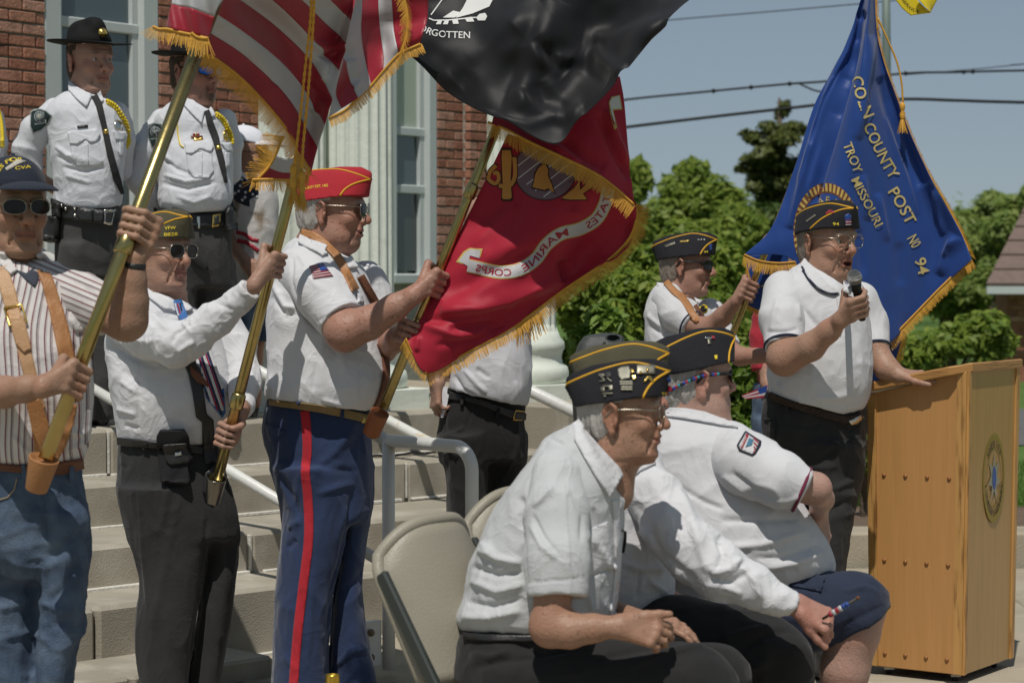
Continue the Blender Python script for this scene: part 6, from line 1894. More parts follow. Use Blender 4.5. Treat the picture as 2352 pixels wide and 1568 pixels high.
def add_stripes(m, cols, per, axis='X'):
 """woven stripes across the shirt: (from, to, colour) within one period, along the object's x axis, a little bent"""
 N, L = m.node_tree.nodes, m.node_tree.links
 b, s = base_socket(m); prev = s.links[0].from_socket
 a = N.new('ShaderNodeAttribute'); a.attribute_name = 'stripe'
 fr_ = N.new('ShaderNodeMath'); fr_.operation = 'FRACT'; L.new(a.outputs['Fac'], fr_.inputs[0])
 for lo, hi, c in cols:
  g = N.new('ShaderNodeMath'); g.operation = 'GREATER_THAN'; g.inputs[1].default_value = lo; L.new(fr_.outputs[0], g.inputs[0])
  l = N.new('ShaderNodeMath'); l.operation = 'LESS_THAN'; l.inputs[1].default_value = hi; L.new(fr_.outputs[0], l.inputs[0])
  ml = N.new('ShaderNodeMath'); ml.operation = 'MULTIPLY'; L.new(g.outputs[0], ml.inputs[0]); L.new(l.outputs[0], ml.inputs[1])
  mx = N.new('ShaderNodeMix'); mx.data_type = 'RGBA'; L.new(ml.outputs[0], mx.inputs['Factor']); L.new(prev, mx.inputs['A']); mx.inputs['B'].default_value = (*c, 1)
  prev = mx.outputs['Result']
 L.new(prev, s)
add_stripes(M_STRIPE, [(.0, .10, (.16, .03, .045)), (.14, .18, (.30, .27, .27)), (.42, .54, (.17, .14, .15)), (.58, .62, (.16, .03, .045))], .036)
rows = [(588, -40, 105, .0, .05), (610, -110, 148, .0, .08), (640, -165, 172, 0, .11), (700, -175, 188, -.01, .13), (760, -165, 199, -.02, .145), (850, -155, 211, -.03, .155), (940, -150, 211, -.03, .155), (1030, -140, 200, -.02, .145), (1072, -130, 186, -.01, .13)]
sh4 = cloth('shirt', [loft(rows, P.Y, cuts=[nk(P.Y, (-20, 572), (90, 622))])], M_STRIPE, P.o, .006, FS, [(seg(B, (250, 900), (420, 1100), (500, 1300)), 12, -.010), (seg(C_, (300, 300), (420, 330)), 8, .012), (seg(C_, (330, 420), (430, 350), (440, 200)), 8, .012), (seg(B, (20, 1500), (160, 1460)), 9, -.008), (seg(C_, (60, 330), (140, 420)), 8, .01),
     (seg(B, (330, 1000), (470, 1120)), 8, .010), (seg(B, (420, 1180), (520, 1330)), 8, -.010)], attrs=lambda V: dict(stripe=(V[:, 0] + .012 * noise(V * 6) + .06 * (V[:, 1] - 6.2)) / .036))
sl = cloth('sleeve', tube(P.Y, [(88, 652, 0, 60), (180, 688, -.03, 62), (256, 722, -.06, 57)], .02, cut1=True), M_STRIPE, P.o, .006, [(.006, (14, 14, 9), 3)], [(seg(B, (420, 820), (520, 900), (600, 1000)), 9, -.010), (seg(B, (480, 780), (600, 850)), 8, .008)],
   attrs=lambda V: dict(stripe=((proj(V)[1] - 690) - .42 * (proj(V)[0] - 180)) / 30.))
cloth('sleeve', tube(P.Y, [(-140, 660, 0, 62), (-150, 760, -.03, 60), (-135, 830, -.06, 56)], .02, cut1=True), M_STRIPE, P.o, .008, [(.006, (14, 14, 9), 3)], attrs=lambda V: dict(stripe=V[:, 2] / .036))
M_DEN = mat('denim', (.060, .090, .145), .85, var=.35, vscale=12, bump=.5, bscale=340, col2=(.125, .172, .24), c2scale=14, c2lo=.38, c2hi=.75, wrinkle=.2)
dn = legs('jeans', P.o, M_DEN, P.Y, [(1046, -120, 184, .12), (1100, -134, 190, .135), (1180, -140, 194, .14), (1270, -135, 196, .13), (1330, -110, 190, .10)],
   [(1180, -138, 60, .13), (1284, -135, 82), (1400, -122, 84), (1500, -108, 76), (1600, -98, 74), (1800, -80, 60, .10), (1850, -78, 58, .10)], [(1180, 40, 194, .12), (1284, 82, 196), (1353, 88, 197), (1422, 87, 193), (1514, 80, 176), (1600, 76, 160), (1800, 70, 150, .1), (1850, 68, 150, .1)], dn=.04, df=-.02, t=.115,
   folds=FT + [(.009, (6, 6, 10), 8), (.004, (16, 16, 22), 3)], lines=[(seg(C_, (215, 540), (235, 700), (230, 860)), 9, -.014), (seg(C_, (230, 950), (330, 880), (420, 800)), 12, -.012), (seg(C_, (230, 1170), (320, 1100), (400, 960)), 12, -.013), (seg(C_, (190, 950), (180, 1250), (165, 1560)), 8, -.016), (seg(C_, (230, 1290), (330, 1260), (400, 1200)), 9, -.010), (seg(C_, (260, 600), (290, 780)), 7, .008)])
SHOES(P.o, [(-20, .02, 20), (110, -.04, 35)], P.Y)
T = Target(dn); T2 = Target(sh4, dn)
applique('belt', seg(C_, (-30, 470), (110, 480), (260, 470), (410, 445), (412, 500), (300, 530), (110, 520), (-30, 505)), T2, M_BRNL, P.o, .005, .004, 6)
for x in (118, 350): applique('belt_loop', seg(C_, (x - 9, 475), (x + 9, 475), (x + 12, 560), (x - 8, 560)), T2, M_DEN, P.o, .008, .006, 5)
applique('pocket_seam', strip_poly(seg(C_, (-10, 655), (40, 640), (72, 600), (84, 545)), 1.6), T, mat('denim stitch', (.30, .24, .16), .8), P.o, .001, .002, 5)
st1 = [(0, 760), (50, 900), (90, 1050), (130, 1200), (165, 1330), (195, 1450), (230, 1568)]
T3 = Target(sh4)
applique('sling_strap', strip_poly(seg(B, *st1), [17, 17, 15, 15, 15, 15, 14]), T3, M_TANL, P.o, .005, .003, 6)
applique('sling_strap', strip_poly(seg(B, (95, 1040), (130, 1180), (160, 1235)), [15, 17, 9]), T3, M_TANL, P.o, .005, .009, 6)
applique('sling_strap', strip_poly(seg(C_, (165, 150), (195, 260), (215, 360), (215, 450)), [16, 19, 21, 20]), T3, M_TAN, P.o, .006, .010, 6)
applique('sling_strap', strip_poly(seg(B, (222, 740), (275, 850), (320, 1000), (355, 1150), (385, 1300), (395, 1420)), [9, 14, 16, 17, 17, 17]), T3, M_TAN, P.o, .005, .004, 6)
applique('sling_strap', strip_poly(seg(C_, (345, 170), (320, 270), (285, 360), (250, 440)), [17, 20, 20, 17]), T3, M_TAN, P.o, .005, .008, 6)
bc = [T3.hit(*B(x, y))[0] for x, y in ((32, 985), (130, 968), (158, 1065), (60, 1085))]
bc = [p + np.array([0, -.012, 0]) for p in bc]
MB().tube(bc + [bc[0]], .004, 8).obj('buckle', M_GILT, P.o, True)
buttons([B(18, 850), B(45, 925), B(92, 1018), B(118, 1090), B(134, 1128)], T3, P.o, .0035)
collar(P, Target(sh4, P.o), [seg(B, (-20, 660), (25, 668), (100, 775), (62, 800), (0, 740)), seg(B, (205, 680), (235, 668), (330, 770), (250, 790), (215, 740))], M_STRIPE)
applique('undershirt', seg(B, (92, 770), (150, 790), (215, 740), (222, 820), (200, 870), (150, 830)), Target(sh4, P.o), mat('dark undershirt', (.05, .055, .075), .9), P.o, .003, .001, 6)
applique('pocket', seg(B, (395, 1010), (480, 990), (492, 1110), (430, 1130)), T3, M_STRIPE, P.o, .003, .002, 8)
capo = ballcap(P, M_CNAV)
tcap = Target(capo)
text_on('lettering', 'USS FOR', seg(B, (-25, 240), (15, 185), (60, 150), (130, 150)), 13, tcap, M_YTH, capo, .003, fit=True)
text_on('lettering', 'CVA', seg(B, (88, 197), (130, 192), (178, 186)), 10, tcap, M_YTH, capo, .003, fit=True)
applique('ship_patch', seg(B, (30, 190), (100, 140), (150, 150), (110, 165), (40, 205)), tcap, mat('grey thread', (.42, .40, .34), .8), capo, .002, .001, 5)
P.glasses(M_LENS, M_FRM, rx=.0285, rz=.020, wrap=.2, y=.116)
P.hair(M_HGRY, low=-.05, top=.06)
# wrist watch, ring, sling cup
wc = P.W(307, 612, -.105)
MB().lathe(wc, [(.031, -.010), (.034, -.008), (.034, .008), (.031, .010)], 20, (.1, 0, 1)).obj('wrist_watch', M_BELT, P.o, True)
cu0, cu1 = P.W(*C_(222, 440), -.33), P.W(*C_(180, 605), -.31)
cupo = MB().lathe(cu1, [(.028, 0), (.030, .004), (.040, .088), (.0405, .092), (.036, .092), (.034, .08)], 22, unit(cu0 - cu1)).obj('sling_cup', M_TAN, P.o, True)
# =========================================================== man with the blue striped tie
P = Person(7.85, 'person in olive side cap and striped tie standing beside the man in the red cap', SK('skin pink', (.37, .22, .16), (.34, .28, .24), spots=.35),
   dict(at=(370, 584), yaw=52, sc=1.03, age=1.0, nose=1.05, heavy=.3))
pole5 = lambda v: (500 + 290 * (1100 - v) / 1140, v, 7.55 - .10 * (1100 - v) / 1140)
ax5 = unit(W(*POLE5[1], POLE5[3]) - W(*POLE5[0], POLE5[2]))
P.limb([(385, 690, .03, 45), (390, 800, 0, 80), (385, 980, 0, 85)], .04)
P.limb([(300, 745, -.08, 36), (400, 790, -.26, 33), (560, 680, -.27, 20), (584, 654, -.30, 19)], .03)
u_, v_, y_ = pole5(606); P.prims += grip(W(u_, v_, y_), ax5, P.W(584, 655, -.42), (.6, -.8, 0), .0185, 1.0)
P.limb([(505, 745, .1, 34), (558, 855, 0, 28), (552, 935, -.22, 20), (548, 955, -.26, 19)], .03)
u_, v_, y_ = pole5(1002); P.prims += grip(W(u_, v_, y_), ax5, P.W(553, 948, -.22), (-.2, -1, 0), .0185, .98)
P.body()
rows = [(664, 345, 420, 0, .05), (688, 300, 455, .0, .09), (730, 262, 490, 0, .12), (780, 243, 512, 0, .13), (850, 248, 528, -.02, .14), (920, 257, 532, -.03, .15), (985, 268, 516, -.02, .14), (1024, 274, 500, -.01, .13)]
sh5 = cloth('shirt', [loft(rows, P.Y, cuts=[nk(P.Y, (337, 658), (412, 694))])], M_SH, P.o, .0058, FS, [(seg(B, (640, 1200), (760, 1270), (900, 1330)), 9, -.010), (seg(B, (700, 1340), (800, 1420), (820, 1560)), 10, -.008), (seg(C_, (690, 30), (690, 300)), 4, -.006), (seg(C_, (600, 60), (680, 120)), 6, .008), (seg(C_, (580, 200), (680, 230)), 6, .008), (seg(C_, (620, 280), (700, 300)), 6, -.007), (seg(B, (1080, 1290), (1130, 1500)), 8, -.01)])
slv = cloth('sleeve', tube(P.Y, [(285, 738, -.06, 50), (345, 772, -.17, 53), (400, 792, -.26, 50), (440, 776, -.27, 45), (490, 738, -.28, 40), (545, 692, -.30, 31), (574, 664, -.32, 27)], .02, cut1=True), M_SH, P.o, .0052, [(.006, (16, 16, 16), 5), (.003, (32, 32, 32), 2)],
   [(seg(B, (980, 1190), (1010, 1130), (1090, 1080)), 7, -.010), (seg(B, (1010, 1240), (1110, 1180)), 7, .010), (seg(B, (1040, 1070), (1100, 1140)), 6, .008), (seg(B, (1240, 960), (1330, 1000)), 6, -.006), (seg(B, (860, 1020), (960, 1110)), 8, .010), (seg(B, (1360, 810), (1440, 910)), 4, -.005)])
sl2 = cloth('sleeve', tube(P.Y, [(505, 742, .08, 46), (545, 800, .05, 42), (563, 870, -.03, 38), (554, 940, -.22, 28)], .02, cut1=True), M_SH, P.o, .006, [(.006, (16, 16, 16), 7)])
tr5 = legs('trousers', P.o, M_GRYT, P.Y, [(1006, 272, 500, .12), (1063, 269, 511, .13), (1123, 269, 530, .135), (1180, 282, 544, .13), (1240, 298, 546, .12)],
   [(1120, 270, 440, .12), (1238, 295, 478), (1321, 320, 466), (1422, 310, 452), (1491, 308, 444), (1568, 318, 434), (1600, 320, 430)], [(1120, 420, 530, .12), (1238, 470, 548), (1399, 456, 535), (1491, 446, 521), (1568, 436, 507), (1596, 432, 502)], dn=-.05, df=.06, t=.10,
   lines=[(seg(C_, (690, 560), (710, 900), (735, 1200)), 4, .006), (seg(C_, (1040, 700), (1000, 1100), (940, 1568)), 6, -.010), (seg(C_, (590, 490), (640, 490)), 4, -.006), (seg(C_, (770, 560), (765, 690)), 4, -.004), (seg(C_, (900, 620), (820, 1000), (760, 1300)), 12, .006)])
SHOES(P.o, [(375, -.06, 50), (470, .06, 60)], P.Y)
T = Target(sh5, tr5); T3 = Target(sh5)
applique('belt', seg(C_, (590, 342), (680, 350), (780, 362), (1012, 385), (1012, 425), (780, 400), (680, 388), (592, 380)), T, M_BELT, P.o, .005, .004, 6)
applique('belt_loop', seg(C_, (718, 365), (738, 365), (738, 405), (718, 405)), T, M_GRYT, P.o, .007, .008, 5)
po = applique('belt_pouch', seg(C_, (800, 302), (920, 300), (935, 330), (960, 450), (935, 480), (948, 560), (935, 580), (820, 580), (805, 560), (785, 330)), T, mat('black nylon', (.014, .014, .016), .8, bump=.3, bscale=300), P.o, .030, .006, 6)
applique('flap', seg(C_, (812, 378), (930, 370), (955, 450), (940, 468), (850, 480), (830, 460)), Target(po), M_BELT, po, .006, .002, 6)
applique('plate', seg(C_, (872, 416), (904, 410), (906, 430), (874, 436)), Target(po), M_STEEL, po, .009, .003, 4)
# tie of many stripes, sling strap and metal cup
tie = [seg(B, (992, 945), (1030, 940), (1055, 1005), (1010, 1015)), seg(B, (1130, 1250), (1195, 1205), (1275, 1450), (1283, 1580), (1265, 1610), (1178, 1500), (1165, 1440))]
tms = [mat('tie blue', (.045, .14, .36), .5), mat('tie white', (.55, .55, .56), .5), mat('tie red', (.30, .02, .04), .5), mat('tie navy', (.02, .02, .05), .5)]
tgt = Target(sh5, P.o)
to = applique('necktie', tie[1], tgt, tms[0], P.o, .005, .004, 5)
applique('necktie', seg(B, (990, 950), (1028, 938), (1062, 1005), (1085, 1080), (1030, 1060), (1003, 1005)), tgt, tms[0], P.o, .006, .006, 5)
tt = Target(to) if to else T3
for k, x in enumerate((8, 22, 36)): applique('tie_stripe', strip_poly(seg(B, (992 + x, 965), (1010 + x, 1030), (1030 + x, 1062)), 1.8), tgt, tms[1 + k], P.o, .0008, .013, 4)
def band_in(poly, a, b, w, n=18):
 """part of a diagonal band lying inside the outline"""
 pts = [(a[0] + (b[0] - a[0]) * t, a[1] + (b[1] - a[1]) * t) for t in np.linspace(0, 1, n)]
 pts = [p for p in pts if inside(poly, *p)]
 return strip_poly(pts, w) if len(pts) > 2 else None
ki = 0
for off in range(-90, 480, 26):
 a, b = B(1085 + off * .36 - 10, 1240 + off), B(1085 + off * .36 + 220, 1240 + off - 130)
 a, b = B(1110 + off * .30, 1160 + off), B(1190 + off * .30, 1470 + off * .7)
 q = band_in(tie[1], B(1065 + off * .55, 1200), B(1210 + off * .55, 1620), (3.4, 1.8, 2.4)[ki % 3])
 if q: applique('tie_stripe', q, tt, (tms[1], tms[2], tms[3])[ki % 3], to, .0008, .001, 4)
 ki += 1
applique('sling_strap', strip_poly(seg(B, (1075, 1285), (1110, 1350), (1128, 1450), (1150, 1600)) + seg(C_, (1035, 260), (1040, 380), (1055, 470)), [12, 15, 13, 13, 13, 14, 14]), Target(sh5, tr5), M_BELT, P.o, .005, .005, 6)
applique('sling_strap', seg(B, (1090, 1310), (1120, 1340), (1190, 1420), (1185, 1440), (1130, 1410), (1095, 1360)), T3, M_BRNL, P.o, .006, .013, 5)
cu0, cu1 = W(*C_(1082, 540), 7.53), W(*C_(1062, 668), 7.56)
MB().lathe(cu1, [(.021, 0), (.024, .003), (.033, .088), (.0345, .092), (.031, .093), (.029, .08)], 22, unit(cu0 - cu1)).obj('sling_cup', mat('dark steel cup', (.20, .19, .165), .25, metal=1.), P.o, True)
applique('sling_patch', seg(C_, (1022, 520), (1068, 475), (1050, 640), (1010, 610)), T, M_BELT, P.o, .008, .012, 6)
collar(P, tgt, [seg(B, (838, 868), (880, 900), (990, 960), (1005, 1010), (930, 990), (850, 930)), seg(B, (1030, 945), (1065, 965), (1100, 1000), (1060, 1010))])
A5, B5 = [(-.146, .095), (-.08, .118), (0, .136), (.06, .140), (.135, .124)], [(.135, .124), (.10, .112), (.055, .085), (.022, .05)]
P.side_cap(M_COLV, M_PIPE, A=A5, B=B5)
tcp = Target(P.capo)
text_on('lettering', 'VFW', seg(B, (940, 540), (1005, 537)), 11, tcp, M_YTH, P.capo, .003, fit=True)
text_on('lettering', '8828', seg(B, (936, 577), (1015, 573)), 11, tcp, M_YTH, P.capo, .003, fit=True)
P.glasses(M_LENS, M_FRM, rx=.0285, rz=.023, y=.116, square=2.8)
P.hair(M_HWHT, low=-.06, top=.05)
# =========================================================== man in the red cap
E_ = crop(564.5, 357.5, .4021); H_ = crop(564.5, 893.8, .4301)
P = Person(7.88, 'person in red side cap and blue trousers with a red stripe holding the scarlet flag', SK('skin ruddy', (.37, .205, .15), (.42, .36, .31), spots=.55),
   dict(at=(762, 490), yaw=79, sc=1.06, age=.9, nose=1.0, heavy=.85, neck=.066, jaw=1.06, open=.0035))
pole6 = lambda v: (880 + 403 * (938 - v) / 998, v, 7.60 + .06 * (938 - v) / 998)
ax6 = unit(W(*POLE6[1], POLE6[3]) - W(*POLE6[0], POLE6[2]))
P.limb([(730, 580, .03, 60), (740, 720, 0, 95), (740, 900, 0, 100)], .04)
P.limb([(715, 645, -.10, 32), (766, 718, -.23, 42), (792, 760, -.28, 45)], .03)
P.limb([(792, 760, -.28, 45), (846, 742, -.30, 38), (906, 706, -.32, 30), (946, 680, -.33, 23)], .03)
u_, v_, y_ = pole6(650); P.prims += grip(W(u_, v_, y_), ax6, P.W(948, 680, -.34), (.6, -.8, 0), .0165, 1.08)
P.limb([(850, 710, .08, 28), (880, 800, -.05, 31), (915, 778, -.2, 27), (932, 770, -.24, 23)], .03)
u_, v_, y_ = pole6(768); P.prims += grip(W(u_, v_, y_), -ax6, P.W(925, 772, -.22), (.3, -.9, 0), .0165, 1.0)
P.body()
rows = [(536, 700, 775, .02, .06), (556, 668, 803, .02, .10), (590, 645, 820, .01, .14), (640, 625, 850, 0, .165), (700, 615, 863, -.01, .18), (780, 613, 880, -.02, .19), (850, 616, 892, -.03, .2), (905, 608, 888, -.03, .2), (948, 622, 850, -.02, .19)]
hemp = [(W(607, 914, 7.88), unit(np.array([-.02, 0, -1.]) * 1 + RIGHT * -.17))]
sh6 = cloth('shirt', [loft(rows, P.Y, cuts=[(W(607, 915, 7.7), unit(-UPV * 1 - RIGHT * .13)), nk(P.Y, (697, 537), (808, 597))])], M_SH, P.o, .0058, FS, [(seg(E_, (150, 720), (220, 860), (290, 870)), 8, .012), (seg(E_, (150, 800), (230, 920), (280, 900)), 8, -.010), (seg(E_, (200, 640), (270, 780)), 8, .010), (seg(E_, (300, 700), (330, 900), (420, 1010)), 8, -.016), (seg(E_, (540, 1080), (560, 1230)), 10, .008),
     (seg(E_, (410, 1120), (380, 1350)), 7, -.005), (seg(E_, (650, 1130), (660, 1400)), 4, -.004), (seg(E_, (120, 1290), (170, 1340)), 6, .010), (seg(E_, (430, 1390), (560, 1430)), 6, .006)])
slv6 = cloth('sleeve', tube(P.Y, [(694, 622, -.08, 58), (740, 678, -.19, 62), (785, 738, -.26, 56)], .03, cut1=True), M_SH, P.o, .0055, [(.0045, (13, 13, 9), 5)], [(seg(E_, (270, 580), (260, 720), (310, 900)), 5, -.008), (seg(E_, (400, 950), (620, 840)), 3.5, -.004), (seg(E_, (330, 660), (420, 760)), 8, .005), (seg(E_, (300, 560), (350, 640)), 7, .006)])
cloth('sleeve', tube(P.Y, [(840, 650, .06, 50), (866, 720, .05, 48), (876, 760, .02, 44)], .02, cut1=True), M_SH, P.o, .007, [(.005, (13, 13, 9), 9)])
tr6 = legs('trousers', P.o, M_NAVT, P.Y, [(912, 612, 846, .16), (980, 604, 850, .165), (1074, 625, 855, .16), (1135, 642, 853, .14), (1200, 650, 846, .12)],
   [(1074, 626, 790, .14), (1169, 651, 800), (1238, 645, 792), (1367, 634, 763), (1450, 629, 757), (1568, 624, 755), (1604, 622, 757, .12)], [(1074, 760, 855, .13), (1169, 800, 850), (1259, 783, 840), (1345, 768, 832), (1431, 758, 840), (1496, 755, 851), (1568, 752, 867), (1596, 752, 872, .13)], dn=-.06, df=.08, t=.115,
   folds=FT, lines=[(seg(H_, (570, 560), (500, 900), (455, 1130), (440, 1500)), 7, -.016), (seg(H_, (360, 440), (480, 330), (560, 230)), 12, .010), (seg(H_, (350, 400), (450, 420), (600, 440)), 10, -.008), (seg(H_, (380, 560), (500, 520), (580, 500)), 10, .010), (seg(H_, (230, 740), (290, 700)), 9, .012), (seg(H_, (220, 850), (270, 800)), 8, -.010),
     (seg(H_, (540, 620), (520, 800), (480, 960)), 8, .010), (seg(H_, (170, 440), (260, 600), (290, 680)), 9, -.010), (seg(H_, (520, 1080), (600, 1000), (640, 960)), 10, -.008), (seg(H_, (480, 1480), (560, 1400), (650, 1380)), 9, .012), (seg(H_, (360, 960), (350, 1200), (330, 1480)), 7, .006), (seg(H_, (620, 240), (640, 360)), 6, .008), (seg(H_, (200, 1420), (270, 1500)), 8, .008)])
SHOES(P.o, [(700, -.08, 75), (800, .08, 70)], P.Y)
T = Target(sh6, tr6); TT = Target(tr6); T3 = Target(sh6, slv6)
applique('belt', seg(H_, (128, 55), (290, 70), (400, 85), (520, 105), (648, 135), (640, 178), (520, 150), (400, 125), (290, 108), (132, 85)), T, M_KHA, P.o, .005, .004, 6)
applique('buckle', seg(H_, (628, 135), (662, 132), (640, 180), (612, 178)), T, M_GILT, P.o, .009, .004, 5)
for x, y in ((282, 65), (512, 108)): applique('belt_loop', seg(H_, (x - 8, y), (x + 10, y), (x + 10, y + 45), (x - 8, y + 45)), T, M_NAVT, P.o, .007, .009, 5)
applique('trouser_stripe', strip_poly(curve_px(seg(H_, (315, 112), (324, 200), (328, 330), (318, 440), (330, 560), (337, 700), (334, 820), (318, 960), (300, 1100), (282, 1250), (268, 1400), (255, 1575), (252, 1640)), 4), 10.5), TT, M_RST, P.o, .0012, .0018, 6)
applique('pocket_flap', seg(H_, (103, 180), (212, 218), (205, 240), (135, 275), (118, 240)), TT, M_NAVT, P.o, .004, .002, 6)
pk = applique('sleeve_patch', seg(E_, (362, 632), (440, 612), (500, 690), (385, 706)), T3, M_FWHT, P.o, .002, .001, 4)
tp = Target(pk)
for k in range(6):
 t = k / 6 + .02; t2 = t + .085
 q = lambda a, b: (361 + (385 - 361) * b + (440 - 361 + (500 - 385 - 79) * b) * a, 632 + (706 - 632) * b + ((612 - 632) * (1 - b) + (690 - 706) * b) * a)
 applique('stripe', [E_(*q(0, t)), E_(*q(1, t)), E_(*q(1, t2)), E_(*q(0, t2))], tp, M_FRED, pk, .0006, .001, 5)
applique('canton', [E_(*q(.58, 0)), E_(*q(1, 0)), E_(*q(1, .52)), E_(*q(.58, .52))], tp, M_FBLU, pk, .0008, .0018, 4)
tgt = Target(sh6, slv6, P.o)
applique('sling_strap', strip_poly(curve_px(seg(E_, (320, 440), (400, 465), (470, 520), (530, 590), (580, 680), (625, 770)), 4), [13, 13, 12, 10, 7, 4] and 9), tgt, M_TAN, P.o, .004, .004, 5)
applique('sling_strap', strip_poly(curve_px(seg(E_, (762, 1070), (790, 1140), (798, 1250), (770, 1380), (715, 1490)), 4), 7), Target(sh6), M_BRNL, P.o, .006, .004, 5)
applique('sling_strap', strip_poly(seg(E_, (650, 690), (690, 760), (740, 850)), 7), T3, M_BRNL, P.o, .006, .008, 5)
collar(P, tgt, [seg(E_, (318, 452), (340, 462), (380, 490), (470, 560), (440, 575), (370, 540), (300, 500)), seg(E_, (375, 485), (465, 520), (445, 570), (380, 525)), seg(E_, (560, 600), (600, 580), (640, 640), (600, 650), (570, 640))])
buttons([E_(665, 740), E_(672, 1000)], T3, P.o)
applique('name_tag', seg(E_, (632, 785), (662, 795), (672, 840), (640, 842)), T3, M_SH, P.o, .003, .006, 5)
cu0, cu1 = W(*H_(722, 110), 7.60), W(*H_(668, 240), 7.64)
MB().lathe(cu1, [(.026, 0), (.030, .004), (.033, .085), (.0335, .090), (.029, .090), (.027, .08)], 20, unit(cu0 - cu1)).obj('sling_cup', mat('russet leather', (.26, .085, .03), .45, var=.2, bump=.12, bscale=140), P.o, True)
P.side_cap(M_CRED, M_PIPE, A=[(-.15, .135), (-.088, .139), (-.024, .143), (.034, .142), (.09, .128), (.133, .110)], B=[(.133, .110), (.091, .094), (.066, .076), (.052, .054)])
text_on('lettering', 'COUNTY DET. 1405', seg(E_, (320, 197), (400, 183), (470, 177)), 9, Target(P.capo), M_YTH, P.capo, .003, fit=True)
P.glasses(M_LENS, M_FRM, rx=.027, rz=.023, y=.118, square=2.8)
P.hair(M_HWHT, thick=.009, low=-.075, top=.06, sideburn=-.028)
# =========================================================== speaker at the lectern
K_ = crop(1646.4, 423.4, .3899)
P = Person(8.3, 'person in glasses and black side cap speaking into a microphone at the lectern', SK('skin warm', (.36, .215, .15), (.36, .30, .25), spots=.3),
   dict(at=(1899, 561), yaw=38, sc=1.06, age=1.0, nose=1.05, heavy=.8, neck=.064, open=.0080, jaw=1.06))
P.limb([(1880, 640, .03, 50), (1885, 760, 0, 95), (1885, 930, 0, 95)], .04)
P.limb([(1802, 690, -.1, 28), (1801, 785, -.21, 33), (1802, 822, -.25, 38)], .03)
P.limb([(1802, 822, -.25, 38), (1862, 796, -.32, 32), (1904, 760, -.37, 25), (1928, 735, -.40, 20)], .03)
mA, mB_ = W(1981, 735, 7.92), W(1965, 648, 7.86)
mc_ = mA + (mB_ - mA) * .46
P.prims += grip(mc_, mB_ - mA, P.W(1927, 737, -.42), (.45, -.9, 0), .0165, 1.0)
P.limb([(1985, 710, .1, 24), (2006, 795, .05, 30), (2036, 846, 0, 27), (2066, 862, -.03, 20)], .03)
P.prims += open_hand(P.W(2066, 861, -.03), np.array([1, -.2, -.03]), np.array([.1, -.35, 1]), (10, 14, 8), side=1, thumb=(.8, .6, -.1))
P.body()
P.eyes(.1)
rows = [(600, 1848, 1940, 0, .06), (620, 1815, 1963, 0, .10), (650, 1785, 1978, 0, .14), (700, 1772, 1992, -.01, .165), (770, 1766, 2000, -.02, .185), (835, 1763, 2004, -.03, .195), (890, 1764, 2002, -.03, .19), (930, 1772, 1990, -.02, .18), (950, 1785, 1978, -.02, .17)]
sh9 = cloth('polo_shirt', [loft(rows, P.Y, cuts=[(W(1760, 902, 8.1), unit(-UPV - RIGHT * .28)), nk(P.Y, (1841, 597), (1940, 668))])], M_SHP, P.o, .0058, [(.0045, (9, 9, 6), 1), (.002, (24, 24, 14), 4)],
   [(seg(K_, (480, 700), (560, 800), (640, 880)), 9, -.010), (seg(K_, (470, 660), (500, 830), (480, 900)), 6, -.010), (seg(K_, (560, 1250), (680, 1260), (800, 1230)), 12, .010), (seg(K_, (830, 880), (860, 1200), (850, 1330)), 10, .006), (seg(K_, (360, 1170), (420, 1240)), 6, .010), (seg(K_, (720, 640), (740, 760), (730, 860)), 5, .005), (seg(K_, (470, 1060), (600, 1000)), 6, -.007)])
sl9 = cloth('sleeve', tube(P.Y, [(1800, 668, -.06, 48), (1797, 735, -.16, 51), (1803, 797, -.22, 46)], .03, cut1=True), M_SHP, P.o, .0055, [(.005, (12, 12, 9), 8)], [(seg(K_, (290, 870), (400, 870), (480, 850)), 6, -.008), (seg(K_, (370, 650), (330, 780), (320, 880)), 7, .006), (seg(K_, (480, 700), (490, 800)), 6, .006), (seg(K_, (280, 920), (380, 910)), 5, .006)])
sl9b = cloth('sleeve', tube(P.Y, [(1975, 690, .1, 44), (1996, 745, .1, 43), (2007, 804, .05, 38)], .02, cut1=True), M_SHP, P.o, .006, [(.004, (12, 12, 9), 9)])
M_CUFF = fab('navy cuff stripe', (.02, .025, .05))
cuff(sl9, 8.3, [(1797, 735, -.16, 51), (1803, 797, -.22, 46)], M_CUFF); cuff(sl9b, 8.3, [(1996, 745, .1, 43), (2007, 804, .05, 38)], M_CUFF)
tr9 = legs('jeans', P.o, fab('black denim', (.024, .024, .024), var=.2), P.Y, [(896, 1758, 1985, .15), (950, 1752, 1990, .16), (1030, 1752, 1984, .155), (1090, 1756, 1978, .13)],
   [(1020, 1752, 1870, .13), (1150, 1758, 1868), (1300, 1775, 1868), (1450, 1790, 1868), (1560, 1795, 1868)], [(1020, 1850, 1985, .13), (1100, 1858, 1980), (1195, 1866, 1963), (1302, 1872, 1946), (1450, 1875, 1940), (1552, 1872, 1945)], dn=.06, df=-.06, t=.11,
   folds=FT + [(.006, (8, 8, 12), 3)], lines=[(seg(K_, (690, 1400), (780, 1450), (840, 1400)), 7, -.012), (seg(K_, (430, 1410), (560, 1430), (620, 1400)), 5, -.008), ([(1900, 1010), (1960, 1040), (1985, 1080)], 9, .012), ([(1880, 1060), (1960, 1000)], 8, -.010), ([(1900, 1130), (1965, 1100)], 8, .010), ([(1890, 1180), (1950, 1150)], 8, -.010)])
SHOES(P.o, [(1830, .05, 40), (1910, -.05, 60)], P.Y)
T = Target(sh9, tr9); T3 = Target(sh9)
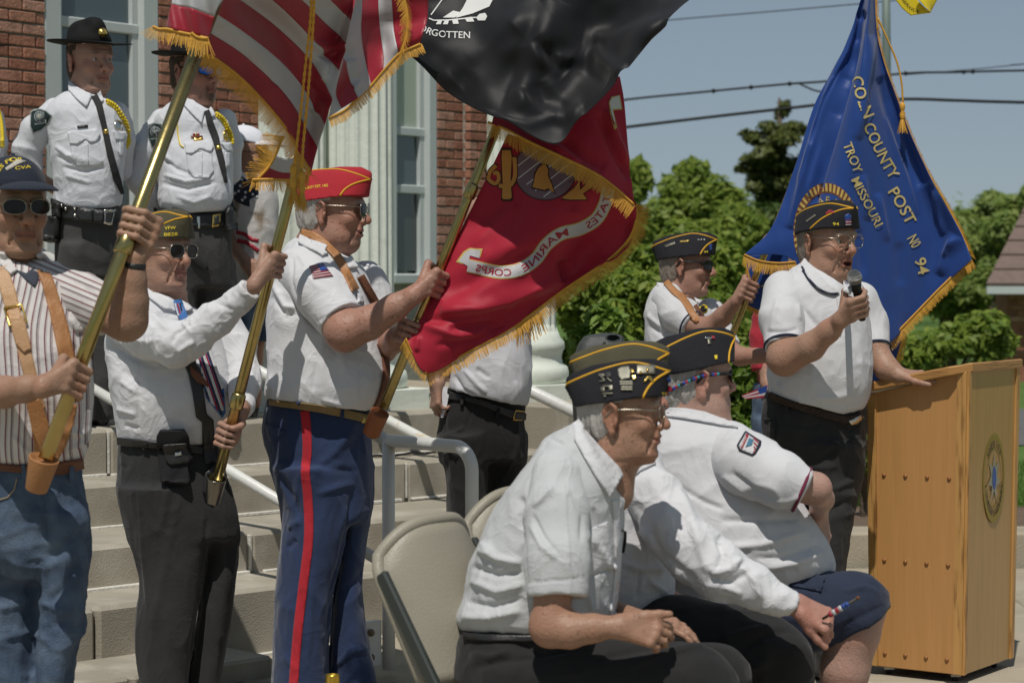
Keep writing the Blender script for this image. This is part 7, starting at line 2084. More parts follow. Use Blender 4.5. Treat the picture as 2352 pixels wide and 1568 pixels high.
applique('belt', strip_poly(curve_px(seg(K_, (310, 1240), (430, 1290), (560, 1330), (700, 1372), (780, 1385), (850, 1362)), 4), 8), T, mat('braided leather', (.045, .028, .02), .5, bump=1.0, bscale=90, var=.4, vscale=60), P.o, .006, .005, 6)
applique('buckle', strip_poly(seg(K_, (775, 1402), (810, 1388), (848, 1366)), 5), T, M_STEEL, P.o, .006, .012, 4)
applique('belt_loop', seg(K_, (412, 1275), (430, 1280), (425, 1340), (408, 1335)), T, MATS['black denim'], P.o, .008, .009, 5)
applique('back_pocket', strip_poly(seg(K_, (282, 1380), (345, 1385), (340, 1500)), 1.5), Target(tr9), MATS['black denim'], P.o, .003, .002, 5)
tgt = Target(sh9, P.o)
collar(P, tgt, [seg(K_, (498, 478), (522, 438), (580, 510), (650, 580), (712, 622), (722, 645), (660, 648), (590, 615), (535, 550)), seg(K_, (748, 565), (775, 580), (792, 620), (778, 648), (745, 632))], M_SHP)
applique('collar_stripe', strip_poly(curve_px(seg(K_, (504, 492), (540, 556), (596, 615), (664, 645), (712, 644)), 4), 2.0), tgt, M_CUFF, P.o, .003, .008, 5)
applique('placket', seg(K_, (700, 650), (748, 640), (760, 720), (745, 840), (728, 900), (716, 780)), T3, M_SHP, P.o, .002, .001, 6)
buttons([K_(716, 655)], T3, P.o)
P.side_cap(M_CBLK, M_PIPE, A=[(-.146, .092), (-.10, .11), (-.04, .128), (.03, .138), (.08, .135), (.135, .122)], B=[(.135, .122), (.10, .115), (.05, .088), (.012, .052)])
tcp = Target(P.capo)
text_on('lettering', '94', seg(K_, (684, 242), (720, 242)), 10, tcp, M_YTH, P.capo, .003, fit=True)
applique('pin', seg(K_, (752, 185), (775, 170), (792, 185), (788, 235), (765, 242), (755, 215)), tcp, M_FBLU, P.capo, .003, .001, 4)
for k in range(4): applique('pin', strip_poly(seg(K_, (758, 214 + k * 8), (790, 212 + k * 8)), 1.0), tcp, (M_FRED, M_FWHT)[k % 2], P.capo, .002, .004, 4)
for a in ((640, 172, 664, 150, 668, 165, 648, 180), (668, 150, 690, 160, 688, 176, 670, 165)): applique('pin', seg(K_, *[(a[i], a[i + 1]) for i in range(0, 8, 2)]), tcp, M_FRED, P.capo, .003, .001, 3)
for k in range(5): applique('pin', strip_poly(seg(K_, (528 + k * 11, 222 - k * 8), (535 + k * 11, 212 - k * 8)), 2.2), tcp, M_PEWT, P.capo, .003, .001, 3)
P.glasses(M_CLR, M_FRM, rx=.029, rz=.023, y=.116, square=2.6, thick=.0014)
P.hair(M_HGRY, low=-.05, top=.06)
mic = empty('microphone', tuple(mA), 'black handheld microphone with silver mesh head held by the speaker', 'microphone')
dm = unit(mB_ - mA); Lm_ = np.linalg.norm(mB_ - mA)
MB().lathe(mA, [(.010, 0), (.0125, .003), (.0125, .02), (.0135, .05), (.0165, Lm_ - .02), (.0185, Lm_ - .006), (.017, Lm_ - .003)], 18, dm).obj('body', mat('mic black', (.012, .014, .013), .45), mic, True)
MB().lathe(mA + dm * (Lm_ - .004), [(.017, 0), (.0235, .006), (.0255, .018), (.0255, .024), (.023, .036), (.015, .046), (.0005, .050)], 20, dm).obj('mesh_head', mat('mic mesh', (.33, .33, .33), .4, metal=.9, bump=1.0, bscale=500), mic, True)
MB().lathe(mA + dm * (Lm_ + .015), [(.0262, 0), (.0268, .002), (.0262, .005)], 20, dm).obj('ring', M_STEEL, mic, True)
# =========================================================== bearer of the blue flag
I_ = crop(1270, 470.4, .3599)
P = Person(9.95, 'person in dark wrap sunglasses and white polo carrying the blue flag', SK('skin rose', (.36, .205, .15), (.2, .15, .12)), dict(at=(1574, 614), yaw=79, sc=1.03, age=.8, nose=1.0, heavy=.3))
P.limb([(1550, 680, .02, 36), (1560, 800, 0, 60), (1560, 950, 0, 60)], .04)
P.limb([(1545, 700, -.1, 20), (1585, 745, -.19, 24), (1628, 757, -.25, 26)], .03)
P.limb([(1628, 757, -.25, 26), (1662, 726, -.32, 21), (1692, 690, -.40, 15)], .03)
ax8 = unit(W(*POLE8[1], POLE8[3]) - W(*POLE8[0], POLE8[2]))
P.prims += grip(W(1640 + 372 * (872 - 670) / 922, 670, 9.47), ax8, P.W(1692, 690, -.50), (.6, -.8, 0), .0145, 1.0)
P.limb([(1640, 745, .1, 22), (1662, 795, 0, 24), (1700, 818, -.15, 21), (1770, 816, -.25, 17)], .03)
P.body()
rows = [(646, 1512, 1588, 0, .05), (662, 1498, 1612, 0, .09), (700, 1484, 1642, 0, .13), (760, 1479, 1668, 0, .15), (850, 1484, 1676, 0, .16), (960, 1495, 1665, 0, .14)]
s8 = cloth('polo_shirt', [loft(rows, P.Y, cuts=[nk(P.Y, (1507, 649), (1590, 691))])], M_SHP, P.o, .0065, FS, [(seg(I_, (610, 760), (700, 830), (760, 800)), 7, -.012), (seg(I_, (690, 620), (700, 720), (780, 780)), 5, -.010), (seg(I_, (600, 700), (690, 780)), 6, .010)])
sl8 = cloth('sleeve', tube(P.Y, [(1532, 684, -.06, 35), (1556, 725, -.14, 38), (1590, 748, -.2, 33)], .02, cut1=True), M_SHP, P.o, .006, [(.005, (14, 14, 10), 5)])
sl8b = cloth('sleeve', tube(P.Y, [(1630, 720, .1, 34), (1655, 770, .06, 34), (1672, 800, .0, 30)], .02, cut1=True), M_SHP, P.o, .006, [(.005, (14, 14, 10), 6)])
legs('trousers', P.o, M_BLKT, P.Y, [(950, 1495, 1665, .13), (1030, 1495, 1668, .13), (1070, 1500, 1660, .1)], [(1030, 1495, 1580, .1), (1390, 1510, 1570, .09)], [(1030, 1570, 1668, .1), (1390, 1580, 1645, .09)], h=.012)
SHOES(P.o, [(1550, -.04, 75), (1620, .06, 75)], P.Y)
tgt = Target(s8, P.o); T3 = Target(s8, sl8)
applique('sling_strap', strip_poly(curve_px(seg(I_, (722, 490), (770, 550), (830, 600), (880, 680), (925, 750)), 4), [7.5] * 16 + [4]), Target(s8, sl8, P.o), M_TAN, P.o, .004, .003, 5)
applique('sling_strap', strip_poly(seg(I_, (905, 640), (940, 690), (970, 740)), 4.5), T3, M_BRNL, P.o, .004, .003, 5)
collar(P, tgt, [seg(I_, (664, 505), (710, 502), (760, 560), (870, 600), (870, 640), (780, 590), (690, 560)), seg(I_, (900, 590), (950, 610), (930, 640))], M_SHP)
applique('crest', [I_(960 + 28 * math.cos(t), 665 + 28 * math.sin(t)) for t in np.linspace(0, 6.1, 16)], T3, M_YTH, P.o, .002, .001, 4)
applique('crest', [I_(960 + 22 * math.cos(t), 665 + 22 * math.sin(t)) for t in np.linspace(0, 6.1, 16)], T3, M_CBLK, P.o, .002, .002, 4)
cuff(sl8, 9.95, [(1556, 725, -.14, 38), (1590, 748, -.2, 33)], M_CUFF)
P.side_cap(M_CBLK, M_PIPE)
tcp = Target(P.capo)
text_on('lettering', '94', seg(I_, (966, 308), (990, 306)), 8, tcp, M_YTH, P.capo, .003, fit=True)
applique('pin', strip_poly(seg(I_, (810, 235), (872, 228)), 2.6), tcp, M_GILT, P.capo, .002, .001, 3)
for x in (928, 947, 966): applique('pin', [I_(x + 7 * math.cos(t), 222 + 7 * math.sin(t)) for t in np.linspace(0, 5.8, 8)], tcp, M_STEEL, P.capo, .002, .001, 3)
applique('pin', strip_poly(seg(I_, (715, 268), (780, 242)), 3.0), tcp, M_PEWT, P.capo, .002, .001, 3)
applique('pin', seg(I_, (998, 255), (1013, 250), (1012, 290), (1000, 292)), tcp, M_FBLU, P.capo, .003, .001, 3)
P.glasses(M_LENS, M_BFRM, rx=.030, rz=.019, y=.113, wrap=.5, temple=.004, thick=.002)
P.hair(M_HGRY, thick=.003, low=-.05, top=.05)
# =========================================================== nearest seated man with the pinned cap
Mc = crop(846.7, 940.8, .4001); Nc = crop(1317.1, 893.8, .4301); Oc = crop(1223, 733.8, .24)
P = Person(5.8, 'person seated nearest in short white sleeves with metal pins on a black side cap', SK('skin aged', (.34, .195, .13), (.36, .30, .26), spots=.5),
   dict(at=(1424, 957), yaw=80, pitch=2, sc=.97, age=1.0, nose=1.0, heavy=.35, ear=1.15, neck=.056))
P.limb([(1395, 1040, .02, 60), (1330, 1120, .02, 95), (1290, 1250, 0, 110), (1230, 1420, 0, 110)], .04)
P.limb([(1285, 1110, -.14, 46), (1276, 1300, -.24, 45), (1264, 1438, -.26, 44)], .03)
P.limb([(1264, 1438, -.26, 44), (1310, 1448, -.28, 38), (1360, 1442, -.29, 31), (1424, 1438, -.30, 25)], .03)
P.prims += open_hand(P.W(1424, 1438, -.30), np.array([1, .05, -.20]), np.array([0, -.85, .45]), (24, 34, 26), side=-1, spread=.05, thumb=(.85, .38, .12), hs=1.0)
P.limb([(1370, 1150, .12, 36), (1372, 1300, .14, 36), (1390, 1405, .1, 33), (1478, 1426, -.05, 24)], .03)
P.prims += open_hand(P.W(1478, 1426, -.06), np.array([1, -.35, -.1]), np.array([-.1, -.2, 1]), (14, 20, 14), side=1, thumb=(.55, .7, .5), hs=.95)
P.body(.0042)
rows = [(968, 1318, 1392, .0, .06), (1005, 1260, 1425, 0, .11), (1060, 1213, 1438, 0, .15), (1110, 1175, 1440, 0, .175), (1160, 1140, 1432, 0, .185), (1230, 1104, 1430, 0, .19), (1300, 1077, 1427, 0, .19), (1370, 1067, 1416, 0, .19), (1430, 1048, 1403, 0, .18), (1458, 1065, 1396, 0, .17)]
sh10 = cloth('shirt', [loft(rows, P.Y, cuts=[nk(P.Y, (1321, 968), (1412, 1118))])], M_SHG, P.o, .0052, FS, [(seg(Mc, (620, 800), (760, 860), (880, 880)), 10, .016), (seg(Mc, (590, 900), (740, 950), (890, 930)), 10, -.014), (seg(Mc, (580, 980), (740, 1040), (900, 1000)), 11, .014), (seg(Mc, (560, 1100), (720, 1130), (890, 1080)), 10, -.012), (seg(Mc, (530, 1190), (700, 1190), (880, 1150)), 11, .014), (seg(Mc, (640, 760), (720, 830)), 9, .012),
     (seg(Mc, (880, 500), (890, 680)), 9, -.012), (seg(Mc, (1270, 700), (1360, 860), (1420, 940)), 8, .010), (seg(Mc, (1260, 960), (1340, 920), (1420, 930)), 5, -.008), (seg(Mc, (1290, 560), (1330, 700)), 8, -.008), (seg(Mc, (1040, 160), (1120, 200)), 5, -.006), (seg(Mc, (1250, 1000), (1290, 1170)), 8, .008)])
sl10 = cloth('sleeve', tube(P.Y, [(1283, 1092, -.12, 64), (1280, 1180, -.19, 74), (1279, 1290, -.24, 75), (1279, 1369, -.26, 71)], .03, ratio=.8, cut1=True), M_SHG, P.o, .0052, [(.0045, (14, 14, 8), 5)],
    [(seg(Mc, (940, 600), (1000, 720), (1110, 860)), 6, -.008), (seg(Mc, (930, 660), (990, 780), (1080, 850)), 7, .008), (seg(Mc, (950, 560), (1060, 440)), 8, .010), (seg(Mc, (1120, 420), (1140, 700), (1160, 1050)), 3.5, .006), (seg(Mc, (900, 990), (1070, 980), (1250, 960)), 3, -.005), (seg(Mc, (1160, 470), (1230, 600), (1220, 760)), 8, -.008), (seg(Mc, (890, 700), (900, 980)), 6, -.006)])
pr = [cap(P.W(1150, 1545, 0), P.W(1160, 1530, 0), .13, k=.04, sc=(1, 1.2, 1)), loft([(1440, 1066, 1392, 0, .165), (1480, 1060, 1398, 0, .17), (1560, 1040, 1400, 0, .16)], P.Y, cap_r=.02, k=.04)]
pr += tube(P.Y, [(1180, 1565, -.12, 96), (1400, 1562, -.14, 95), (1580, 1568, -.16, 88), (1612, 1590, -.16, 82)], .04) + tube(P.Y, [(1612, 1590, -.16, 82), (1618, 1760, -.14, 66), (1618, 1955, -.12, 52)], .03)
pr += tube(P.Y, [(1180, 1560, .14, 90), (1440, 1552, .15, 88), (1640, 1562, .14, 80)], .04) + tube(P.Y, [(1640, 1562, .14, 78), (1640, 1760, .14, 62), (1640, 1930, .14, 50)], .03)
tr10 = cloth('trousers', pr, M_BLKT, P.o, .0085, [(.006, (6, 10, 10), 2), (.003, (14, 20, 20), 6)], [(seg(Mc, (580, 1400), (700, 1420), (820, 1380)), 8, .012), (seg(Mc, (600, 1480), (760, 1440), (1000, 1420)), 9, -.010), (seg(Nc, (300, 1480), (520, 1400), (700, 1360)), 10, .012), (seg(Nc, (100, 1450), (350, 1390), (560, 1330)), 9, -.010), (seg(Mc, (850, 1330), (1000, 1400), (1180, 1370)), 9, -.012)])
SHOES(P.o, [(1640, -.12, 90), (1660, .14, 90)], P.Y)
T3 = Target(sh10); TS = Target(sl10, sh10); tgt = Target(sh10, P.o)
applique('belt', seg(Mc, (548, 1280), (700, 1290), (900, 1294), (1000, 1290), (1000, 1322), (880, 1328), (700, 1328), (552, 1318)), Target(tr10, sh10), M_BELT, P.o, .005, .004, 6)
applique('collar', seg(Mc, (1175, 85), (1200, 62), (1240, 110), (1330, 210), (1440, 330), (1458, 372), (1378, 498), (1300, 380), (1230, 260), (1180, 170)), tgt, M_SH, P.o, .006, .003, 6)
applique('placket', strip_poly(seg(Mc, (1412, 520), (1425, 650), (1432, 800), (1425, 960), (1400, 1180)), 7), T3, M_SH, P.o, .002, .001, 5)
applique('pocket', seg(Mc, (1250, 690), (1370, 640), (1400, 900), (1260, 960)), T3, M_SH, P.o, .003, .001, 7)
for q in ([(1452, 690), (1470, 700), (1468, 760), (1456, 820)],): applique('pen', strip_poly(seg(Mc, *q), 1.4), T3, M_BFRM, P.o, .004, .002, 4)
P.side_cap(M_CBLK, M_PIPE, crease=.004)
tcp = Target(P.capo)
text_on('lettering', '94', seg(Oc, (1240, 725), (1285, 725)), 11, tcp, M_YTH, P.capo, .003, fit=True)
def pins(lst, conv, tcp, par):
 for pts, m in lst: applique('pin', [conv(*p) for p in pts], tcp, m, par, .004, .001, 3)
sq = lambda x0, y0, x1, y1, s=0: [(x0, y0), (x1, y0 - s), (x1 + s, y1 - s), (x0 + s, y1)]
pins([(sq(635, 545, 690, 520), M_PEWT), (sq(640, 600, 690, 585, 6), M_PEWT), ([(632, 530), (645, 522), (700, 580), (688, 590)], M_PEWT), ([(708, 566), (720, 556), (766, 590), (756, 600)], M_PEWT), (sq(690, 500, 752, 552), M_BFRM), (sq(652, 650, 690, 690, 4), M_PEWT), (sq(728, 632, 768, 680, 4), M_PEWT), (sq(672, 632, 740, 648), M_PEWT), (sq(668, 700, 770, 716), M_PEWT), (sq(680, 722, 705, 742), M_PEWT),
  ([(816, 480), (850, 458), (920, 450), (940, 500), (930, 560), (850, 580), (826, 540)], M_PWT2), (sq(836, 590, 958, 606), M_PWT2), (sq(836, 612, 960, 628), M_PWT2), (sq(846, 640, 960, 656), M_PEWT), (sq(846, 662, 958, 680), M_PEWT), ([(935, 475), (965, 470), (975, 500), (950, 515)], M_GILT), ([(950, 540), (985, 535), (995, 565), (965, 578)], M_GILT),
  (sq(1000, 438, 1172, 520), M_PEWT), ([(1060, 590), (1100, 540), (1130, 540), (1158, 585), (1140, 595), (1112, 565), (1078, 598)], M_GILT)], Oc, tcp, P.capo)
for x, y in ((1097, 486), (1032, 510)): applique('pin', [Oc(x + 13 * math.cos(t), y + 13 * math.sin(t)) for t in np.linspace(0, 5.6, 9)], tcp, M_GILT, P.capo, .003, .006, 3)
pins([([(1285, 560), (1310, 550), (1318, 600), (1295, 600)], M_FBLU), ([(1296, 640), (1320, 630), (1325, 690), (1300, 690)], M_FRED)], Oc, tcp, P.capo)
P.glasses(M_CLR, M_FRM, rx=.026, rz=.022, y=.117, temple=.0022)
P.hair(M_HWHT, thick=.004, low=-.06, top=.055)
# =========================================================== seated man with the long sleeve
P = Person(6.27, 'person seated in the middle in a long white sleeve with an olive cap half hidden', SK('skin aged two', (.40, .21, .16), spots=.3), dict(at=(1424, 908), yaw=84, sc=1.0, age=1.0))
P.limb([(1410, 990, .02, 50), (1380, 1100, .02, 85), (1360, 1350, 0, 95)], .04)
P.limb([(1478, 1100, -.12, 38), (1600, 1275, -.27, 40), (1660, 1318, -.3, 38), (1790, 1380, -.33, 25), (1830, 1388, -.33, 22)], .03)
P.prims += open_hand(P.W(1830, 1388, -.33), np.array([.80, -.10, -.42]), np.array([.35, -.75, .6]), (52, 66, 40), side=1, thumb=(.8, .35, -.45), hs=1.05)
P.prims += tube(P.Y, [(1440, 1100, .15, 36), (1470, 1300, .16, 34), (1530, 1372, .02, 24)], .03) + open_hand(P.W(1528, 1372, .02), np.array([1, -.2, -.35]), np.array([.2, -.5, .9]), (20, 28, 18), side=1, hs=.95)
P.body()
rows = [(995, 1385, 1470, 0, .06), (1030, 1335, 1505, 0, .11), (1090, 1285, 1530, 0, .15), (1200, 1240, 1540, 0, .17), (1300, 1215, 1546, 0, .18), (1385, 1210, 1548, 0, .17), (1420, 1220, 1540, 0, .16)]
s11 = cloth('shirt', [loft(rows, P.Y)], M_SH, P.o, .0065, FS, [(seg(Nc, (260, 920), (360, 960), (500, 950)), 9, .012), (seg(Nc, (350, 960), (340, 1130)), 6, -.008), (seg(Nc, (400, 1020), (500, 1090)), 8, .012)])
sl11 = cloth('sleeve', tube(P.Y, [(1466, 1088, -.08, 52), (1505, 1145, -.16, 62), (1545, 1215, -.22, 69), (1596, 1272, -.27, 70), (1655, 1316, -.30, 66), (1725, 1345, -.32, 52), (1782, 1376, -.33, 39)], .03, ratio=.85) + tube(P.Y, [(1776, 1373, -.33, 37), (1822, 1389, -.33, 29)], .012, cut1=True), M_SH, P.o, .0055,
    [(.007, (10, 10, 10), 5), (.003, (24, 24, 24), 8)], [(seg(Nc, (770, 780), (800, 880), (760, 980)), 9, -.014), (seg(Nc, (730, 980), (830, 960), (900, 900)), 9, .014), (seg(Nc, (720, 1010), (850, 1030), (960, 960)), 9, -.010), (seg(Nc, (560, 520), (640, 720), (720, 980)), 14, .012), (seg(Nc, (900, 940), (980, 1040), (1000, 1120)), 8, .012), (seg(Nc, (330, 600), (470, 880), (700, 1060)), 12, -.010), (seg(Nc, (1060, 1060), (1075, 1200)), 3, -.006), (seg(Nc, (800, 1050), (900, 1090)), 8, .010)])
pr = tube(P.Y, [(1300, 1490, 0, 100), (1560, 1468, -.12, 98), (1740, 1496, -.14, 90), (1780, 1520, -.14, 86)], .04) + tube(P.Y, [(1780, 1520, -.14, 86), (1792, 1640, -.12, 72), (1800, 1830, -.1, 52)], .03)
pr += tube(P.Y, [(1300, 1490, .12, 96), (1600, 1475, .14, 86), (1760, 1500, .12, 80)], .04) + tube(P.Y, [(1760, 1500, .12, 78), (1765, 1640, .12, 62), (1770, 1830, .12, 50)], .03)
tr11 = cloth('trousers', pr, M_BLKT, P.o, .009, [(.006, (6, 10, 10), 5), (.003, (14, 20, 20), 6)], [(seg(Nc, (740, 1340), (900, 1300), (1060, 1260)), 9, .010), (seg(Nc, (880, 1400), (1020, 1320), (1160, 1280)), 9, -.010), (seg(Nc, (920, 1500), (1060, 1440)), 9, .010)])
SHOES(P.o, [(1815, -.1, 90), (1785, .12, 90)], P.Y)
applique('collar', seg(Nc, (285, 460), (330, 430), (410, 370), (440, 400), (360, 440), (310, 480)), Target(s11, sl11, P.o), M_SH, P.o, .006, .003, 6)
P.side_cap(M_COLV, M_PIPE, crease=.006)
P.glasses(M_CLR, M_FRM)
P.hair(M_HWHT, low=-.06, top=.05)
MB().lathe(W(*Nc(1364, 1240), 5.93), [(.0085, -.004), (.0115, -.003), (.0125, .002), (.010, .005)], 14, unit(np.array([.5, -.5, .5]))).obj('finger_ring', M_GILT, P.o, True)
fa, fb = W(*Nc(1330, 1225), 5.90), W(*Nc(1520, 1113), 5.86)
hf = empty('hand_flag', tuple(fa), 'small furled striped flag on a dark stick held by the seated man', 'flag')
MB().tube([fa, fb], .0038, 8).obj('stick', mat('dark stick', (.05, .045, .035), .5), hf, True)
MB().sphere(fb, .0055, 8, 6).obj('finial', M_BRNL, hf, True)
for k in range(6):
 a = fa + (fb - fa) * (.20 + .09 * k); b = fa + (fb - fa) * (.285 + .09 * k)
 MB().tube([a, (a + b) / 2 + np.array([0, -.002, 0]), b], [.0075, .0085, .007], 10).obj('stripe', (M_FRED, M_FWHT)[k % 2] if k < 4 else M_FBLU, hf, True)
# =========================================================== heavy man in navy shorts
P = Person(6.75, 'person seated farthest in white polo and navy shorts with sunglasses on a coloured cord', SK('skin pale', (.42, .26, .205), (.42, .36, .3), spots=.15),
   dict(at=(1593, 878), yaw=112, pitch=4, sc=1.05, age=.6, heavy=1.1, neck=.072, ear=1.1))
P.limb([(1600, 960, .03, 70), (1620, 1100, 0, 130), (1680, 1280, 0, 150)], .04)
P.limb([(1690, 1060, -.15, 52), (1800, 1108, -.26, 42), (1872, 1122, -.24, 34)], .03)
P.limb([(1872, 1122, -.24, 34), (1886, 1145, -.12, 28), (1880, 1178, .0, 21)], .03)
P.prims += open_hand(P.W(1880, 1178, .0), np.array([.12, .1, -1]), np.array([.6, -.75, 0]), (14, 20, 14), side=1, hs=1.0)
P.limb([(1900, 1392, -.13, 60), (1975, 1392, -.13, 56)], .04); P.limb([(1975, 1392, -.13, 57), (1960, 1450, -.13, 60), (1940, 1540, -.13, 55), (1930, 1640, -.12, 40), (1928, 1700, -.12, 33)], .03)
P.body()
rows = [(940, 1548, 1652, 0, .07), (965, 1505, 1690, 0, .12), (1005, 1478, 1735, 0, .17), (1060, 1460, 1782, 0, .2), (1120, 1450, 1822, 0, .22), (1190, 1450, 1868, -.02, .23), (1250, 1455, 1902, -.02, .24), (1300, 1470, 1917, -.02, .24), (1350, 1500, 1895, 0, .22), (1400, 1520, 1800, 0, .2)]
s12 = cloth('polo_shirt', [loft(rows, P.Y, cuts=[nk(P.Y, (1523, 944), (1661, 972))])], M_SHP, P.o, .006, [(.005, (8, 8, 8), 1), (.002, (22, 22, 14), 4)], [(seg(Nc, (780, 700), (950, 700), (1200, 690)), 10, -.010), (seg(Nc, (800, 850), (1000, 830), (1250, 760)), 10, .012), (seg(Nc, (960, 900), (1120, 900), (1320, 820)), 9, -.010), (seg(Nc, (1000, 960), (1180, 930), (1360, 860)), 9, .010), (seg(Nc, (1040, 1000), (1200, 960)), 7, -.008), (seg(Nc, (540, 510), (700, 600), (800, 640)), 8, -.010), (seg(Nc, (780, 450), (800, 350), (850, 250)), 4, -.008), (seg(Nc, (960, 640), (1040, 800), (1070, 940)), 3.5, -.004)])
sl12 = cloth('sleeve', tube(P.Y, [(1672, 1040, -.10, 72), (1720, 1068, -.2, 76), (1790, 1102, -.26, 64), (1848, 1127, -.27, 52)], .03, cut1=True), M_SHP, P.o, .0055, [(.005, (12, 12, 9), 8)], [(seg(Nc, (800, 460), (900, 540), (980, 610)), 8, .010), (seg(Nc, (840, 440), (960, 530), (1080, 600)), 8, -.008), (seg(Nc, (1020, 600), (1150, 600), (1230, 560)), 7, .006)])
M_CUFR = fab('red and navy trim', (.16, .02, .05))
cuff(sl12, 6.75, [(1790, 1102, -.26, 64), (1848, 1127, -.27, 52)], M_CUFR)
hpt, hn = W(*Nc(1545, 1240), 6.6), unit(RIGHT * .52 - UPV * .85)
pr = [cutp(q, [(hpt, hn)]) for q in tube(P.Y, [(1640, 1430, -.02, 100), (1800, 1408, -.11, 96), (1890, 1398, -.13, 84), (1966, 1390, -.13, 72)], .04) + tube(P.Y, [(1966, 1390, -.13, 73), (1980, 1440, -.13, 74), (1970, 1500, -.13, 74)], .03)]
pr += tube(P.Y, [(1640, 1430, .16, 96), (1850, 1415, .18, 82), (1930, 1412, .18, 72)], .04, cut1=True)
so = cloth('shorts', pr, M_NAVS, P.o, .007, [(.005, (8, 10, 12), 5), (.0025, (22, 22, 22), 6)], [(seg(Nc, (1330, 1000), (1330, 1090)), 5, .010), (seg(Nc, (1200, 1050), (1330, 1080)), 5, -.008), (seg(Nc, (1420, 1270), (1560, 1200), (1660, 1150)), 5, -.006), (seg(Nc, (1440, 1080), (1560, 1050), (1640, 1090)), 7, .006), (seg(Nc, (1150, 1010), (1280, 960)), 7, .008)])
applique('cargo_pocket', seg(Nc, (1150, 1050), (1200, 985), (1340, 1000), (1325, 1085)), Target(so), M_NAVS, so, .005, .002, 7)
SHOES(P.o, [(1945, -.12, 90), (1900, .15, 90)], P.Y)
cloth('sock', tube(P.Y, [(1930, 1690, -.12, 36), (1932, 1745, -.12, 36)], .02), fab('white sock', (.6, .6, .6)), P.o, .009)
tgt = Target(s12, sl12, P.o)
applique('collar', seg(Nc, (478, 128), (520, 96), (600, 100), (700, 118), (800, 160), (880, 210), (800, 200), (650, 170), (500, 150)), tgt, M_SHP, P.o, .007, .003, 6)
applique('collar_stripe', strip_poly(curve_px(seg(Nc, (508, 127), (560, 130), (620, 134), (690, 138)), 4), 1.5), tgt, M_CUFR, P.o, .003, .011, 4)
pt = applique('sleeve_patch', seg(Nc, (920, 225), (1003, 278), (1000, 300), (972, 345), (955, 355), (885, 328), (873, 300), (912, 232)), Target(s12, sl12), M_CNAV, P.o, .003, .001, 4)
tp = Target(pt)
applique('patch_field', seg(Nc, (922, 234), (992, 281), (966, 340), (950, 346), (892, 322), (882, 300)), tp, M_FWHT, pt, .001, .001, 4)
applique('patch_field', seg(Nc, (925, 236), (936, 245), (902, 320), (890, 314)), tp, M_FRED, pt, .001, .0024, 3)
applique('patch_field', seg(Nc, (938, 262), (962, 270), (952, 300), (918, 310)), tp, mat('patch teal', (.06, .16, .24), .8), pt, .001, .0024, 3)
for k in range(4): applique('patch_field', strip_poly(seg(Nc, (962 + k * 1, 262 + k * 22), (988 - k * 8, 286 + k * 18)), 1.5), tp, M_FRED, pt, .001, .0028, 3)
text_on('lettering', 'COUNTY', seg(Nc, (895, 316), (931, 242)), 4.5, tp, M_WPR, pt, .0055, fit=True)
P.side_cap(M_CBLK, M_PIPE)
tcp = Target(P.capo)
pins([(sq(1650, 170, 1715, 185), M_STEEL), (sq(1672, 190, 1700, 240, 6), M_PEWT), ([(1712, 155), (1740, 165), (1745, 190), (1722, 185)], M_FRED), ([(1740, 345), (1765, 340), (1768, 380), (1748, 382)], M_YTH)], Oc, tcp, P.capo)
P.glasses(M_LENS, M_BFRM, rx=.030, rz=.019, y=.113, wrap=.4, temple=.0045, thick=.002)
fr = P.fr
cordp = curve_px([(-.0825, .040, .024), (-.087, -.01, .024), (-.082, -.05, .014), (-.062, -.088, -.004), (-.02, -.108, -.03)], 6)
cols_ = [mat('cord teal', (.03, .25, .30), .7), mat('cord red', (.35, .03, .06), .7), mat('cord blue', (.03, .06, .30), .7), mat('cord black', (.02, .02, .025), .7)]
mbs = [MB() for _ in cols_]
for i in range(len(cordp) - 1): mbs[i % 4].tube([fr.w(cordp[i]), fr.w(cordp[i + 1])], .0052, 7)
for mb, m in zip(mbs, cols_): mb.obj('glasses_cord', m, P.o, True)
P.hair(M_HWHT, thick=.007, low=-.07, top=.06)
# =========================================================== man hidden behind the scarlet flag
c5 = crop(865.5, 846.7, .24)
P = Person(8.9, 'person with the head hidden by the scarlet flag, in black trousers holding papers', SK('skin pink', None), dict(at=(1125, 525), yaw=60, sc=1.0, heavy=.5))
P.limb([(1120, 600, .02, 40), (1125, 720, 0, 70), (1125, 900, 0, 70)], .04)
P.limb([(1040, 660, 0, 34), (1012, 790, .0, 30), (1008, 850, -.05, 24), (1004, 880, -.08, 18)], .03)
P.prims += open_hand(P.W(1004, 880, -.08), np.array([-.05, -.1, -1]), np.array([-.9, -.4, 0]), (30, 40, 30), side=1, hs=1.0)
P.body(.006)
rows = [(598, 1085, 1160, 0, .05), (625, 1050, 1200, 0, .10), (680, 1035, 1215, 0, .14), (780, 1034, 1219, -.02, .16), (850, 1037, 1221, -.03, .17), (900, 1031, 1219, -.03, .17), (938, 1040, 1210, -.02, .16)]
s7 = cloth('polo_shirt', [loft(rows, P.Y, cuts=[(W(1030, 895, 8.7), unit(-UPV - RIGHT * .22))])], M_TEE, P.o, .006, FS, [(seg(c5, (740, 60), (820, 200), (950, 270)), 6, -.012), (seg(c5, (830, 0), (960, 150), (1050, 230)), 7, .012), (seg(c5, (950, 0), (1080, 90)), 7, -.010), (seg(c5, (1330, 120), (1340, 300)), 8, .006)])
sl7 = cloth('sleeve', tube(P.Y, [(1050, 650, 0, 40), (1030, 730, .0, 40), (1020, 790, 0, 36)], .02, cut1=True), M_TEE, P.o, .008, [(.005, (12, 12, 9), 8)])
